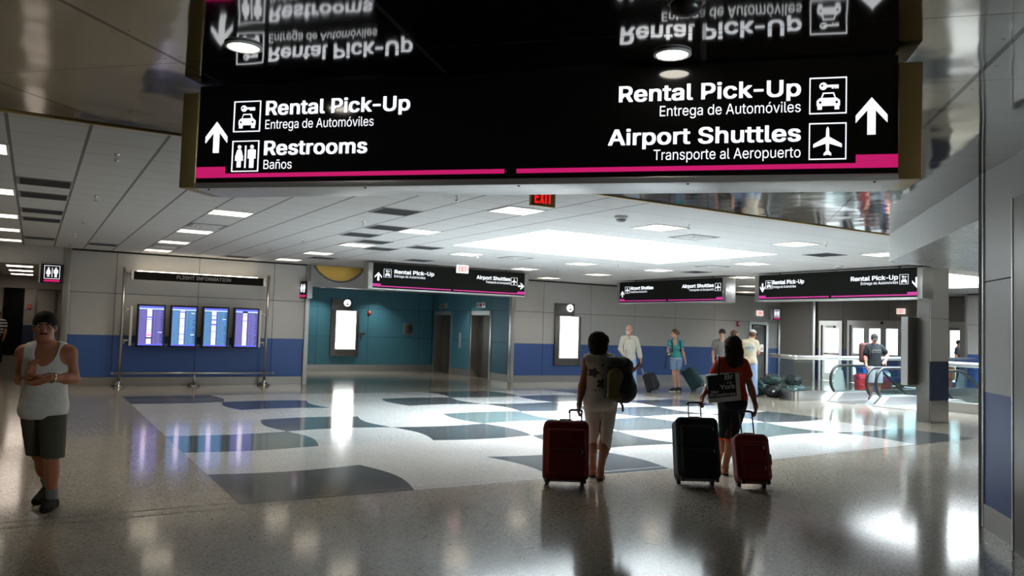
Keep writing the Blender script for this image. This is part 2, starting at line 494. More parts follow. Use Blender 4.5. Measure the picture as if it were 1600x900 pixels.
# ---- lettering: grotesque letter outlines, each "advance|spline|spline", points x,y + handle offsets
GLYPH = {
    '-': '453|337,244,-74,0,0,-18 337,188,0,19,-74,0 114,188,74,0,0,19 114,244,0,-18,74,0',
    'A': '479|16,0,23,0,62,170 201,509,-61,-170,25,0 276,509,-25,0,62,-170 463,0,-62,170,-23,0 395,0,23,0,-36,101 287,302,36,-100,-6,19 264,372,9,-28,-9,28 232,478,13,-43,4,0 245,478,-4,0,-12,-43 213,371,9,28,-9,-28 191,302,5,18,-36,-100 85,0,35,101,-23,0|110,142,87,0,0,19 110,199,0,-19,87,0 370,199,-87,0,0,-19 370,142,0,19,-87,0',
    'B': '456|60,0,62,0,0,170 60,509,0,-170,60,0 241,509,-60,0,35,0 329,491,-23,12,23,-12 381,442,-12,20,11,-20 398,374,0,25,0,-22 387,320,7,14,-8,-14 356,286,13,8,-12,-9 315,267,15,4,0,-2 315,262,0,2,16,-1 363,245,-16,10,16,-10 402,203,-10,18,11,-18 418,136,0,27,0,-25 400,67,12,20,-12,-21 344,18,26,12,-25,-12 247,0,40,0,-63,0|125,57,0,58,40,0 245,57,-40,0,39,0 330,80,-17,-15,17,15 355,137,0,-23,0,17 342,184,9,-14,-8,14 306,218,15,-9,-16,9 248,231,23,0,-41,0 125,231,41,0,0,-58|125,285,0,56,37,0 238,285,-38,0,19,0 288,296,-15,-7,15,7 323,326,-8,-13,9,13 336,372,0,-17,0,23 313,429,15,-15,-16,15 240,452,33,0,-38,0 125,452,38,0,0,-56',
    'E': '418|60,0,105,0,0,170 60,509,0,-170,104,0 372,509,-104,0,0,-19 372,452,0,19,-82,0 125,452,82,0,0,-56 125,286,0,55,77,0 355,286,-77,0,0,-19 355,229,0,19,-77,0 125,229,77,0,0,-57 125,57,0,57,83,0 375,57,-83,0,0,-19 375,0,0,19,-105,0',
    'F': '410|60,0,22,0,0,170 60,509,0,-170,103,0 369,509,-103,0,0,-19 369,452,0,19,-81,0 125,452,81,0,0,-58 125,278,0,58,73,0 346,278,-74,0,0,-19 346,221,0,19,-74,0 125,221,73,0,0,-74 125,0,0,74,-22,0',
    'G': '520|269,-7,40,0,-46,0 149,25,35,-21,-34,21 69,116,19,-39,-19,39 40,254,0,-53,0,54 69,393,-19,-39,19,39 149,484,-34,-22,34,21 265,516,-44,0,27,0 340,504,-23,8,24,-8 403,469,-18,15,19,-15 449,416,-12,21,12,-20 474,349,-4,24,-22,0 408,349,22,0,-5,16 387,393,9,-13,-8,13 356,427,12,-10,-12,9 315,448,15,-4,-15,5 265,456,18,0,-30,0 183,432,25,16,-24,-15 125,364,14,30,-14,-30 103,254,0,43,0,-43 125,145,-14,30,15,-30 184,76,-25,16,25,-15 269,53,-32,0,28,0 345,71,-22,-12,22,12 396,123,-12,-22,13,23 415,202,0,-30,6,-1 434,199,-6,1,-50,0 283,199,50,0,0,19 283,256,0,-19,65,0 478,256,-65,0,0,-19 478,200,0,19,0,-42 451,91,18,31,-18,-31 377,19,31,17,-32,-17',
    'H': '517|60,0,22,0,0,170 60,509,0,-170,22,0 125,509,-22,0,0,-74 125,289,0,73,89,0 392,289,-89,0,0,73 392,509,0,-74,22,0 457,509,-22,0,0,-170 457,0,0,170,-22,0 392,0,22,0,0,77 392,232,0,-77,-89,0 125,232,89,0,0,-77 125,0,0,77,-22,0',
    'I': '300|31,0,80,0,0,19 31,57,0,-19,29,0 118,57,-29,0,0,132 118,452,0,-132,-29,0 31,452,29,0,0,19 31,509,0,-19,80,0 269,509,-79,0,0,-19 269,452,0,19,-29,0 183,452,29,0,0,-132 183,57,0,132,29,0 269,57,-29,0,0,-19 269,0,0,19,-79,0',
    'L': '393|60,0,100,0,0,170 60,509,0,-170,22,0 125,509,-22,0,0,-151 125,57,0,151,78,0 361,57,-79,0,0,-19 361,0,0,19,-100,0',
    'M': '628|60,0,0,0,0,0 60,509,0,0,0,0 152,509,0,0,0,0 314,100,0,0,0,0 476,509,0,0,0,0 568,509,0,0,0,0 568,0,0,0,0,0 504,0,0,0,0,0 504,415,0,0,0,0 342,0,0,0,0,0 286,0,0,0,0,0 122,415,0,0,0,0 122,0,0,0,0,0',
    'N': '523|60,0,22,0,0,170 60,509,0,-170,25,0 136,509,-25,0,69,-109 343,183,-69,108,6,-9 363,151,-8,13,7,-13 388,107,-9,16,8,-17 414,55,-9,18,-3,0 405,54,3,0,-2,18 401,108,0,-18,-1,18 399,157,0,-15,0,15 399,195,0,-10,0,105 399,509,0,-105,21,0 463,509,-21,0,0,-170 463,0,0,170,-25,0 387,0,25,0,-62,97 202,290,62,-97,-8,13 177,331,9,-15,-8,14 148,381,11,-19,-11,19 108,452,15,-28,3,1 119,454,-4,-1,1,-26 122,384,-1,21,1,-22 124,328,0,16,1,-16 125,291,0,9,0,-97 125,0,0,97,-22,0',
    'O': '533|267,-7,44,0,-44,0 150,25,34,-21,-34,21 70,115,20,-39,-20,39 40,254,0,-53,0,54 70,393,-20,-39,20,39 150,484,-34,-22,34,21 267,516,-44,0,44,0 384,484,-34,21,34,-22 464,393,-20,39,19,-39 493,254,0,54,0,-53 464,115,19,39,-20,-39 384,25,34,21,-34,-21|267,53,-31,0,30,0 349,76,-24,-15,25,15 408,144,-14,-30,15,30 430,254,0,-43,0,44 408,365,15,-30,-14,30 349,433,25,-16,-24,15 267,456,30,0,-31,0 184,433,25,15,-25,-16 125,364,15,30,-14,-30 103,254,0,43,0,-43 125,144,-14,30,15,-30 184,76,-25,16,25,-15',
    'P': '444|60,0,22,0,0,170 60,509,0,-170,58,0 235,509,-58,0,39,0 332,487,-25,15,26,-14 390,430,-13,24,12,-25 409,348,0,30,0,-31 390,265,12,25,-13,-24 332,207,26,15,-25,-14 235,186,39,0,-42,0 109,186,42,0,0,19 109,242,0,-18,41,0 233,242,-42,0,26,0 297,256,-16,-9,16,9 333,294,-8,-16,8,16 344,348,0,-20,0,20 333,402,8,-16,-8,15 297,439,16,-9,-17,9 232,452,27,0,-36,0 125,452,35,0,0,-151 125,0,0,151,-22,0',
    'R': '449|60,0,22,0,0,170 60,509,0,-170,59,0 236,509,-59,0,39,0 333,489,-26,13,26,-14 390,433,-12,24,13,-23 409,352,0,30,0,-31 390,271,13,24,-12,-23 333,217,26,13,-26,-13 236,198,39,0,-47,0 96,198,47,0,0,19 96,255,0,-19,46,0 234,255,-46,0,26,0 298,267,-17,-8,16,8 334,300,-8,-14,7,15 345,352,0,-20,0,20 334,405,7,-15,-8,15 298,440,16,-9,-17,8 233,452,26,0,-36,0 125,452,36,0,0,-151 125,0,0,151,-22,0|353,0,25,0,-41,76 230,229,41,-76,24,0 303,229,-24,0,41,-76 428,0,-42,76,-25,0',
    'S': '446|224,-9,39,0,-37,0 128,9,27,-12,-28,12 64,60,15,-22,-15,22 38,137,2,-30,22,0 104,137,-22,0,2,-20 123,88,-11,13,11,-13 166,59,-17,6,18,-7 224,49,-21,0,23,0 286,60,-18,-7,18,8 329,92,-10,-14,11,13 346,139,0,-18,0,16 332,179,9,-10,-9,10 296,205,15,-7,-15,6 245,222,19,-5,-21,6 184,239,20,-5,-42,12 86,289,23,-21,-23,22 52,372,0,-33,0,29 75,448,-15,-22,15,21 138,498,-27,-12,26,12 227,516,-33,0,34,0 316,498,-26,12,26,-12 377,449,-15,20,15,-21 401,378,-1,26,-21,0 337,378,21,0,-2,25 302,437,21,-14,-21,14 225,459,31,0,-22,0 167,448,17,7,-16,-7 129,418,9,13,-9,-12 115,376,0,15,0,-18 131,334,-11,10,11,-11 169,308,-15,6,15,-6 212,293,-13,4,18,-4 264,279,-17,5,15,-4 312,264,-17,6,16,-7 359,238,-15,10,14,-11 395,198,-10,16,9,-17 408,139,0,23,0,-28 386,64,15,22,-14,-23 323,11,28,13,-27,-13',
    'T': '448|32,452,53,0,0,19 32,509,0,-19,128,0 417,509,-129,0,0,-19 417,452,0,19,-54,0 257,452,53,0,0,-151 257,0,0,151,-22,0 193,0,21,0,0,151 193,452,0,-151,-54,0',
    'U': '517|259,-8,40,0,-40,0 154,15,30,-15,-30,16 85,80,16,-27,-17,27 60,173,0,-35,0,112 60,509,0,-112,21,0 124,509,-21,0,0,-110 124,178,0,110,0,-24 141,113,-11,19,11,-19 187,68,-20,11,20,-11 259,52,-28,0,28,0 331,68,-20,-11,20,11 377,113,-11,-19,10,19 393,178,0,-24,0,110 393,509,0,-110,21,0 457,509,-21,0,0,-112 457,173,0,112,0,-35 433,80,16,27,-17,-27 363,15,30,16,-29,-15',
    'Y': '472|203,0,22,0,0,69 203,208,0,-69,-62,100 16,509,63,-100,25,0 91,509,-25,0,34,-55 192,344,-33,55,11,-18 222,292,-9,17,9,-17 250,230,-10,25,-9,0 224,230,8,0,9,25 251,293,-9,-17,9,17 280,344,-10,-17,34,55 381,509,-34,-55,25,0 455,509,-25,0,-62,-100 268,208,62,100,0,-69 268,0,0,69,-21,0',
    'a': '389|160,-9,22,0,-24,0 94,5,20,-9,-19,9 48,45,11,-18,-12,17 30,108,0,-25,0,22 43,161,-8,-14,9,14 78,193,-15,-8,14,8 125,211,-17,-4,18,4 178,220,-18,-2,23,3 234,227,-15,-2,14,1 265,235,-7,-4,7,4 276,255,0,-10,0,0 276,257,0,-1,0,15 267,297,6,-11,-6,11 240,322,12,-6,-12,6 196,331,17,0,-18,0 149,322,13,6,-13,-5 118,301,8,8,-8,-9 100,274,4,9,-20,6 41,291,20,-6,9,23 79,346,-17,-14,16,14 133,375,-20,-6,20,6 194,384,-21,0,14,0 239,379,-16,4,16,-3 286,360,-15,10,15,-9 322,320,-9,18,10,-17 337,251,0,29,0,-83 337,0,0,84,-20,0 277,0,20,0,0,17 277,52,0,-17,-2,0 272,52,2,0,-4,-9 252,25,9,9,-9,-10 215,1,15,6,-15,-6|170,45,-15,0,23,0 228,59,-16,-9,15,9 263,93,-8,-14,8,14 276,138,0,-16,0,17 276,190,0,-17,-3,-3 259,182,9,2,-8,-2 231,176,11,2,-10,-2 200,171,10,1,-10,-1 175,168,7,1,-14,-2 134,159,13,4,-13,-5 103,139,8,9,-7,-8 92,105,0,14,0,-13 102,72,-7,9,7,-9 130,52,-12,5,12,-4',
    'c': '396|207,-8,19,0,-34,0 117,16,26,-16,-26,17 56,85,15,-29,-15,29 34,187,0,-38,0,40 56,291,-15,-29,15,30 117,360,-26,-17,26,16 207,384,-34,0,19,0 260,377,-17,5,16,-5 305,356,-13,9,14,-9 340,322,-10,13,10,-13 362,277,-5,17,-20,-5 303,262,19,5,-3,10 290,289,6,-8,-5,8 270,311,8,-6,-8,6 242,325,11,-3,-10,3 207,330,13,0,-25,0 145,310,16,13,-16,-13 108,258,8,22,-8,-21 96,187,0,26,0,-25 108,117,-8,22,8,-21 145,66,-16,13,16,-13 207,46,-25,0,13,0 243,52,-11,-4,10,3 271,66,-8,-6,8,6 292,89,-6,-9,5,8 304,117,-3,-10,20,-5 363,102,-20,5,-5,-17 341,56,10,14,-9,-13 306,21,14,10,-13,-9 261,-1,16,5,-17,-5',
    'd': '424|195,-8,24,0,-31,0 111,16,25,-16,-24,16 55,84,13,-29,-14,30 34,189,0,-40,0,40 55,293,-14,-30,14,29 112,361,-24,-16,24,15 196,384,-32,0,23,0 253,373,-15,8,15,-8 287,346,-8,10,9,-10 306,319,-4,8,2,0 311,319,-2,0,0,63 311,509,0,-63,20,0 372,509,-21,0,0,-170 372,0,0,170,-20,0 313,0,19,0,0,20 313,59,0,-20,-2,0 307,59,2,0,-5,-8 287,31,8,11,-9,-10 252,4,15,8,-14,-8|205,47,-24,0,22,0 263,65,-16,-12,16,12 299,115,-8,-21,9,21 312,189,0,-28,0,28 300,263,8,-21,-8,21 263,312,16,-12,-16,12 205,330,23,0,-24,0 145,311,16,13,-16,-12 108,261,8,21,-8,-21 96,189,0,27,0,-27 109,117,-9,21,8,-22 145,66,-16,12,16,-13',
    'e': '404|212,-8,26,0,-37,0 117,16,26,-16,-27,17 56,85,14,-29,-15,29 34,187,0,-39,0,39 55,290,-14,-30,14,29 115,359,-26,-16,26,17 205,384,-34,0,21,0 266,374,-20,7,19,-7 319,341,-16,15,16,-15 357,282,-9,24,9,-24 371,194,0,34,0,-8 371,169,0,9,-99,0 75,169,99,0,0,18 75,221,0,-17,88,0 338,221,-88,0,-9,-6 310,202,9,6,0,25 298,269,8,-20,-8,19 263,314,15,-11,-16,11 205,330,23,0,-23,0 146,313,17,12,-16,-11 109,270,9,18,-9,-19 96,211,0,21,0,-11 96,178,0,11,0,-28 110,106,-9,20,10,-19 151,61,-17,11,17,-10 212,46,-23,0,16,0 254,53,-13,-5,12,4 285,73,-8,-9,9,9 306,105,-5,-12,19,-4 365,91,-20,5,-6,-20 335,39,14,15,-14,-15 283,4,20,9,-21,-8',
    'g': '425|207,-151,31,0,-28,0 134,-140,21,-7,-21,8 82,-110,14,-13,-13,12 51,-69,7,-15,16,9 101,-41,-17,-9,6,-8 122,-66,-9,9,8,-9 154,-88,-13,6,14,-6 207,-97,-21,0,31,0 282,-75,-19,-15,20,15 311,-6,0,-31,0,25 311,68,0,-24,-1,0 306,68,2,0,-5,-8 287,41,8,10,-9,-9 252,16,15,7,-14,-8 195,5,24,0,-31,0 113,27,24,-15,-25,14 55,90,14,-28,-14,28 34,191,0,-39,0,39 55,293,-14,-29,14,29 112,361,-24,-16,25,15 196,384,-31,0,24,0 253,373,-14,8,15,-8 288,346,-8,10,9,-10 308,319,-5,8,1,0 313,319,-2,0,0,20 313,379,0,-20,20,0 372,379,-19,0,0,-129 372,-9,0,130,0,-33 350,-90,15,21,-15,-21 291,-136,25,10,-25,-10|205,59,-24,0,23,0 264,75,-16,-11,16,11 300,121,-8,-20,8,20 312,193,0,-28,0,27 300,264,8,-21,-8,20 264,312,16,-11,-16,12 205,330,23,0,-24,0 145,312,16,12,-16,-13 109,262,8,21,-9,-20 96,193,0,26,0,-27 109,123,-9,20,8,-20 145,76,-16,11,17,-11',
    'h': '410|114,227,0,22,0,-76 114,0,0,76,-21,0 53,0,20,0,0,170 53,509,0,-170,20,0 114,509,-21,0,0,-74 114,287,0,74,-4,0 102,287,4,0,12,35 152,362,-21,-15,22,15 227,384,-28,0,26,0 295,369,-19,10,20,-11 341,321,-11,21,11,-22 357,240,0,33,0,-80 357,0,0,80,-20,0 296,0,20,0,0,78 296,235,0,-78,0,30 273,304,15,-16,-15,17 210,329,27,0,-18,0 161,317,14,8,-15,-8 126,283,9,15,-8,-16',
    'i': '166|53,0,20,0,0,126 53,379,0,-126,20,0 114,379,-21,0,0,-126 114,0,0,126,-21,0|84,443,11,0,-12,0 54,455,8,-8,-9,7 41,483,0,-11,0,11 54,512,-9,-8,8,8 84,524,-12,0,11,0 114,512,-8,8,8,-8 126,483,0,11,0,-11 114,455,8,7,-8,-8',
    'k': '380|110,137,22,21,0,25 110,212,0,-25,3,0 121,212,-4,0,54,56 284,379,-54,-56,26,0 360,379,-25,0,-59,-60 184,199,59,60,-2,0 177,199,2,0,-22,-21|53,0,20,0,0,170 53,509,0,-170,20,0 114,509,-21,0,0,-170 114,0,0,170,-21,0|294,0,26,0,-49,62 148,186,49,-62,14,14 191,229,-14,-15,61,-77 372,0,-60,76,-26,0',
    'l': '189|139,-2,8,0,-29,0 74,20,14,-15,-14,15 53,84,0,-27,0,142 53,509,0,-142,20,0 114,509,-21,0,0,-137 114,99,0,136,0,-18 120,62,-4,7,5,-7 146,52,-13,0,6,0 160,53,-3,-1,4,0 170,54,-3,0,3,-17 181,3,-4,17,-6,-2 162,-1,7,1,-8,-1',
    'm': '610|53,0,20,0,0,126 53,379,0,-126,19,0 112,379,-20,0,0,-28 112,295,0,28,-1,0 108,295,1,0,5,21 132,346,-11,-14,12,13 172,376,-15,-7,15,7 219,386,-16,0,28,0 287,361,-17,17,18,-17 321,295,-5,27,-3,0 312,295,3,0,5,18 337,343,-12,-14,12,14 381,375,-17,-8,17,7 437,386,-21,0,22,0 497,372,-18,9,18,-10 541,328,-11,20,10,-19 557,255,0,30,0,-85 557,0,0,85,-21,0 496,0,20,0,0,85 496,254,0,-85,0,27 473,313,15,-12,-16,12 419,330,20,0,-17,0 374,320,13,7,-12,-7 345,290,7,13,-6,-12 335,247,0,16,0,-82 335,0,0,82,-20,0 274,0,21,0,0,87 274,260,0,-87,0,21 253,311,14,-13,-14,13 199,330,22,0,-14,0 158,320,13,7,-14,-7 126,289,8,14,-8,-13 114,238,0,20,0,-79 114,0,0,79,-21,0',
    'n': '410|114,227,0,22,0,-76 114,0,0,76,-21,0 53,0,20,0,0,126 53,379,0,-126,19,0 112,379,-20,0,0,-30 112,287,0,31,-3,0 102,287,4,0,12,35 152,362,-21,-15,22,15 227,384,-28,0,26,0 295,369,-19,10,19,-11 341,321,-11,21,11,-22 357,240,0,33,0,-80 357,0,0,80,-20,0 296,0,20,0,0,78 296,235,0,-78,0,30 273,304,15,-16,-15,17 210,329,27,0,-18,0 161,317,14,8,-15,-8 126,283,9,15,-8,-16',
    'o': '415|207,-8,35,0,-34,0 117,16,26,-16,-26,17 56,85,15,-29,-15,29 34,187,0,-38,0,40 56,291,-15,-29,15,30 117,360,-26,-17,26,16 207,384,-34,0,35,0 299,360,-26,16,26,-17 359,291,-14,30,15,-29 381,187,0,40,0,-38 359,85,15,29,-14,-29 299,16,26,17,-26,-16|207,46,-25,0,26,0 270,66,-16,-13,17,13 307,117,-8,-21,8,22 319,187,0,-25,0,26 307,258,8,-22,-8,22 270,310,17,-13,-16,13 207,330,26,0,-25,0 145,310,16,13,-16,-13 108,258,8,22,-8,-21 96,187,0,26,0,-25 108,117,-8,22,8,-21 145,66,-16,13,16,-13',
    'p': '424|53,-143,20,0,0,174 53,379,0,-174,19,0 112,379,-20,0,0,-20 112,319,0,20,2,0 118,319,-2,0,5,8 137,346,-8,-10,8,10 171,373,-14,-8,15,8 229,384,-24,0,32,0 313,361,-24,15,24,-16 370,293,-14,29,13,-30 390,189,0,40,0,-40 370,84,13,30,-14,-29 313,16,24,16,-24,-16 229,-8,32,0,-23,0 173,4,14,-8,-15,8 138,31,8,-10,-8,11 118,59,5,-8,-1,0 114,59,1,0,0,-67 114,-143,0,67,-21,0|220,47,-23,0,24,0 279,66,-16,-13,16,12 316,117,-8,-22,8,21 328,189,0,-27,0,27 316,261,8,-21,-8,21 280,311,16,-12,-16,13 220,330,24,0,-23,0 161,312,16,12,-16,-12 125,263,8,21,-8,-21 113,189,0,28,0,-28 125,115,-8,21,8,-21 162,65,-16,12,16,-12',
    'r': '259|53,0,20,0,0,126 53,379,0,-126,19,0 112,379,-20,0,0,-19 112,321,0,19,1,0 115,321,-1,0,7,19 152,367,-17,-12,18,12 213,385,-23,0,5,0 229,384,-6,1,6,0 243,384,-3,0,0,-21 243,322,0,21,-1,1 230,324,7,-1,-7,1 207,326,8,0,-18,0 159,315,14,7,-14,-8 126,284,8,13,-8,-14 114,237,0,18,0,-79 114,0,0,79,-21,0',
    's': '365|182,-8,29,0,-26,0 112,3,21,-7,-20,8 62,38,13,-15,-13,15 36,94,4,-22,19,4 94,107,-20,-5,5,-21 124,60,-15,10,15,-10 181,45,-23,0,27,0 244,62,-15,-11,16,12 268,103,0,-16,0,13 254,136,9,-9,-9,8 212,155,19,-4,-21,5 149,170,21,-5,-34,8 72,208,17,-17,-17,17 47,274,0,-27,0,22 65,332,-12,-17,12,16 115,370,-21,-9,21,10 187,384,-27,0,26,0 254,372,-19,8,18,-7 299,339,-12,14,11,-14 324,290,-5,19,-19,-4 268,277,19,4,-5,15 243,316,12,-12,-13,11 187,333,25,0,-22,0 131,317,15,10,-15,-11 109,277,0,16,0,-14 124,243,-10,9,10,-8 172,223,-22,5,19,-5 229,209,-19,5,35,-8 306,171,-16,17,17,-17 331,107,0,26,0,-23 312,47,13,17,-12,-17 260,6,22,10,-23,-9',
    't': '227|204,379,-66,0,0,-17 204,327,0,17,-66,0 6,327,66,0,0,17 6,379,0,-17,66,0|65,471,0,-126,20,0 126,471,-20,0,0,-124 126,98,0,124,0,-17 136,61,-7,8,7,-7 170,50,-16,0,4,0 185,51,-6,-1,6,1 202,54,-5,-1,4,-18 213,2,-4,17,-6,-2 192,-3,8,1,-8,-1 168,-4,8,0,-32,0 92,21,18,-17,-18,17 65,93,0,-31,0,126',
    'u': '410|182,-5,29,0,-25,0 115,11,19,-11,-20,10 69,59,11,-22,-11,21 53,139,0,-32,0,80 53,379,0,-80,20,0 114,379,-21,0,0,-78 114,144,0,78,0,-30 137,75,-16,16,15,-17 200,50,-27,0,18,0 249,62,-14,-8,15,8 283,97,-8,-16,9,15 296,153,0,-22,0,75 296,379,0,-75,20,0 357,379,-20,0,0,-126 357,0,0,126,-20,0 298,0,20,0,0,31 298,92,0,-31,3,0 307,92,-3,0,-12,-35 257,17,22,15,-22,-15',
    'v': '389|163,0,21,0,-49,126 17,379,49,-126,23,0 84,379,-22,0,27,-74 165,155,-27,75,9,-23 187,87,-6,23,6,-23 206,21,-7,21,-8,0 184,21,7,0,7,21 203,87,-6,-23,6,23 224,155,-8,-23,27,75 305,379,-27,-74,22,0 371,379,-22,0,-48,-126 226,0,49,126,-21,0',
    'w': '567|138,0,20,0,-39,126 23,379,38,-126,21,0 87,379,-21,0,16,-55 133,214,-15,55,7,-23 154,137,-7,28,7,-29 175,41,-7,35,-3,0 165,41,3,0,7,34 186,135,-7,-29,7,28 206,214,-7,-24,15,55 252,379,-15,-55,21,0 316,379,-21,0,16,-55 362,214,-15,55,6,-24 382,136,-7,28,6,-29 402,41,-7,35,-3,0 391,41,4,0,8,34 413,135,-7,-28,7,29 434,214,-7,-24,15,55 480,379,-15,-55,22,0 545,379,-22,0,-39,-126 429,0,39,126,-20,0 368,0,21,0,-16,57 319,172,16,-58,-5,17 305,225,4,-18,-5,18 291,280,4,-19,-5,19 277,338,4,-20,4,0 291,338,-5,0,-5,-19 277,280,4,19,-5,-19 263,225,4,18,-5,-19 248,172,5,17,-17,-58 199,0,16,57,-21,0',
    'y': '389|47,-139,4,-1,5,18 61,-86,-4,-17,4,0 71,-87,-3,0,12,-3 104,-89,-10,-2,10,2 130,-74,-8,-8,8,8 151,-36,-6,-17,4,12 163,-1,-4,-12,-49,127 17,379,49,-127,23,0 84,379,-22,0,27,-74 165,155,-27,75,9,-23 187,87,-6,22,6,-23 206,21,-7,21,-8,0 184,21,7,0,6,21 202,87,-6,-23,7,23 224,155,-8,-23,27,75 305,379,-27,-74,22,0 371,379,-22,0,-55,-145 204,-58,56,146,-8,-20 177,-107,10,13,-11,-13 139,-136,14,7,-14,-6 91,-145,18,0,-10,0 65,-143,7,-1,-8,1',
    'z': '380|42,0,99,0,0,15 42,46,0,-16,70,91 254,320,-71,-92,0,1 254,323,0,-1,-69,0 48,323,69,0,0,19 48,379,0,-18,95,0 333,379,-95,0,0,-16 333,331,0,16,-69,-90 126,60,69,90,0,-1 126,56,0,2,71,0 339,56,-71,0,0,-18 339,0,0,19,-99,0',
    'ñ': '410|114,227,0,22,0,-76 114,0,0,76,-21,0 53,0,20,0,0,126 53,379,0,-126,19,0 112,379,-20,0,0,-30 112,287,0,31,-3,0 102,287,4,0,12,35 152,362,-21,-15,22,15 227,384,-28,0,26,0 295,369,-19,10,19,-11 341,321,-11,21,11,-22 357,240,0,33,0,-80 357,0,0,80,-20,0 296,0,20,0,0,78 296,235,0,-78,0,30 273,304,15,-16,-15,17 210,329,27,0,-18,0 161,317,14,8,-15,-8 126,283,9,15,-8,-16|250,446,16,0,-9,0 225,450,8,-2,-8,3 202,460,7,-3,-7,4 182,470,6,-3,-6,3 167,475,4,0,-6,0 153,466,3,6,-2,-6 149,448,0,6,-15,0 106,448,14,0,1,20 120,498,-9,-13,9,14 161,518,-18,0,9,0 185,514,-7,3,8,-3 207,504,-7,4,6,-4 226,494,-7,3,6,-3 243,490,-6,0,6,0 256,496,-3,-4,3,4 262,517,-1,-10,14,0 304,517,-14,0,-1,-21 289,466,9,13,-9,-13',
    'ó': '415|207,-8,35,0,-34,0 117,16,26,-16,-26,17 56,85,15,-29,-15,29 34,187,0,-38,0,40 56,291,-15,-29,15,30 117,360,-26,-17,26,16 207,384,-34,0,35,0 299,360,-26,16,26,-17 359,291,-14,30,15,-29 381,187,0,40,0,-38 359,85,15,29,-14,-29 299,16,26,17,-26,-16|207,46,-25,0,26,0 270,66,-16,-13,17,13 307,117,-8,-21,8,22 319,187,0,-25,0,26 307,258,8,-22,-8,22 270,310,17,-13,-16,13 207,330,26,0,-25,0 145,310,16,13,-16,-13 108,258,8,22,-8,-21 96,187,0,26,0,-25 108,117,-8,22,8,-21 145,66,-16,13,16,-13|181,429,16,0,16,33 228,529,-16,-33,23,0 297,529,-23,0,-22,-33 231,429,22,33,-17,0',
}
_H, _G = {}, {}
def glyph_mesh(ch, bold):
    if (ch, bold) in _G:
        return _G[(ch, bold)]
    parts_ = GLYPH[ch].split('|')
    spl = [[[int(v) / 1000 for v in p.split(',')] for p in sp_.split()] for sp_ in parts_[1:]]
    area = lambda q: sum(q[i][0] * q[(i + 1) % len(q)][1] - q[(i + 1) % len(q)][0] * q[i][1] for i in range(len(q)))
    ar = [area(q) for q in spl]
    sgn = 1 if max(ar, key=abs) > 0 else -1
    outer = [q for q, a_ in zip(spl, ar) if a_ * sgn > 0]
    holes = [q for q, a_ in zip(spl, ar) if a_ * sgn <= 0]
    vs_, fs = [], []
    for q in outer:                                     # every stroke outline is filled on its own, with the counters inside it
        bx = (min(p[0] for p in q), max(p[0] for p in q), min(p[1] for p in q), max(p[1] for p in q))
        mine = [h for h in holes if bx[0] < sum(p[0] for p in h) / len(h) < bx[1] and bx[2] < sum(p[1] for p in h) / len(h) < bx[3]]
        cu = bpy.data.curves.new('lettering', 'CURVE')
        cu.dimensions = '2D'
        cu.fill_mode = 'FRONT'
        cu.resolution_u = 4
        for pts in [q] + mine:
            s_ = cu.splines.new('BEZIER')
            s_.bezier_points.add(len(pts) - 1)
            s_.use_cyclic_u = True
            for bp, p in zip(s_.bezier_points, pts):
                bp.handle_left_type = bp.handle_right_type = 'FREE'
                bp.co = (p[0], p[1], 0)
                bp.handle_left = (p[0] + p[2], p[1] + p[3], 0)
                bp.handle_right = (p[0] + p[4], p[1] + p[5], 0)
        o = bpy.data.objects.new('lettering', cu)
        COL.objects.link(o)
        bpy.context.view_layer.update()
        dg = bpy.context.evaluated_depsgraph_get()
        me = bpy.data.meshes.new_from_object(o.evaluated_get(dg))
        k = len(vs_)
        vs_ += [tuple(v.co) for v in me.vertices]
        fs += [[k + i for i in p.vertices] for p in me.polygons]
        bpy.data.objects.remove(o)
        bpy.data.curves.remove(cu)
        bpy.data.meshes.remove(me)
    if bold:                                            # heavier strokes: the outline spread evenly in eight directions
        v0_, f0_ = vs_, fs
        vs_, fs = [], []
        for i in range(8):
            k = len(vs_)
            cx_, sx_ = max(-1, min(1, 1.5 * math.cos(i * PI / 4))), max(-1, min(1, 1.5 * math.sin(i * PI / 4)))
            vs_ += [(p[0] + .021 * cx_, p[1] + .013 * sx_, -.0004 * i) for p in v0_]
            fs += [[k + a_ for a_ in q] for q in f0_]
    r = (vs_, fs, int(parts_[0]) / 1000 + (.010 if bold else -.004))
    _G[(ch, bold)] = r
    return r
def text_mesh(txt, bold):
    vs_, fs, x = [], [], 0.0
    for ch in txt:
        if ch == ' ':
            x += .19
            continue
        v, f, adv = glyph_mesh(ch, bold)
        if ch == '-': x, adv = x - .06, adv - .06
        o = len(vs_)
        vs_ += [(p[0] + x, p[1], p[2]) for p in v]
        fs += [[o + i for i in q] for q in f]
        x += adv
    return vs_, fs
def cap_height(bold):
    if bold not in _H:
        v, _ = text_mesh('H', bold)
        _H[bold] = (min(p[1] for p in v), max(p[1] for p in v))
    return _H[bold]
def put_text(mb, txt, x0, x1, base, cap, y, mat, bold=False):
    v, f = text_mesh(txt, bold)
    lo, hi = min(p[0] for p in v), max(p[0] for p in v)
    b0, b1 = cap_height(bold)
    sx, sz = (x1 - x0) / (hi - lo), cap / (b1 - b0)
    mb.add([(x0 + (p[0] - lo) * sx, y + p[2], base + (p[1] - b0) * sz) for p in v], f, mat)
    return mb

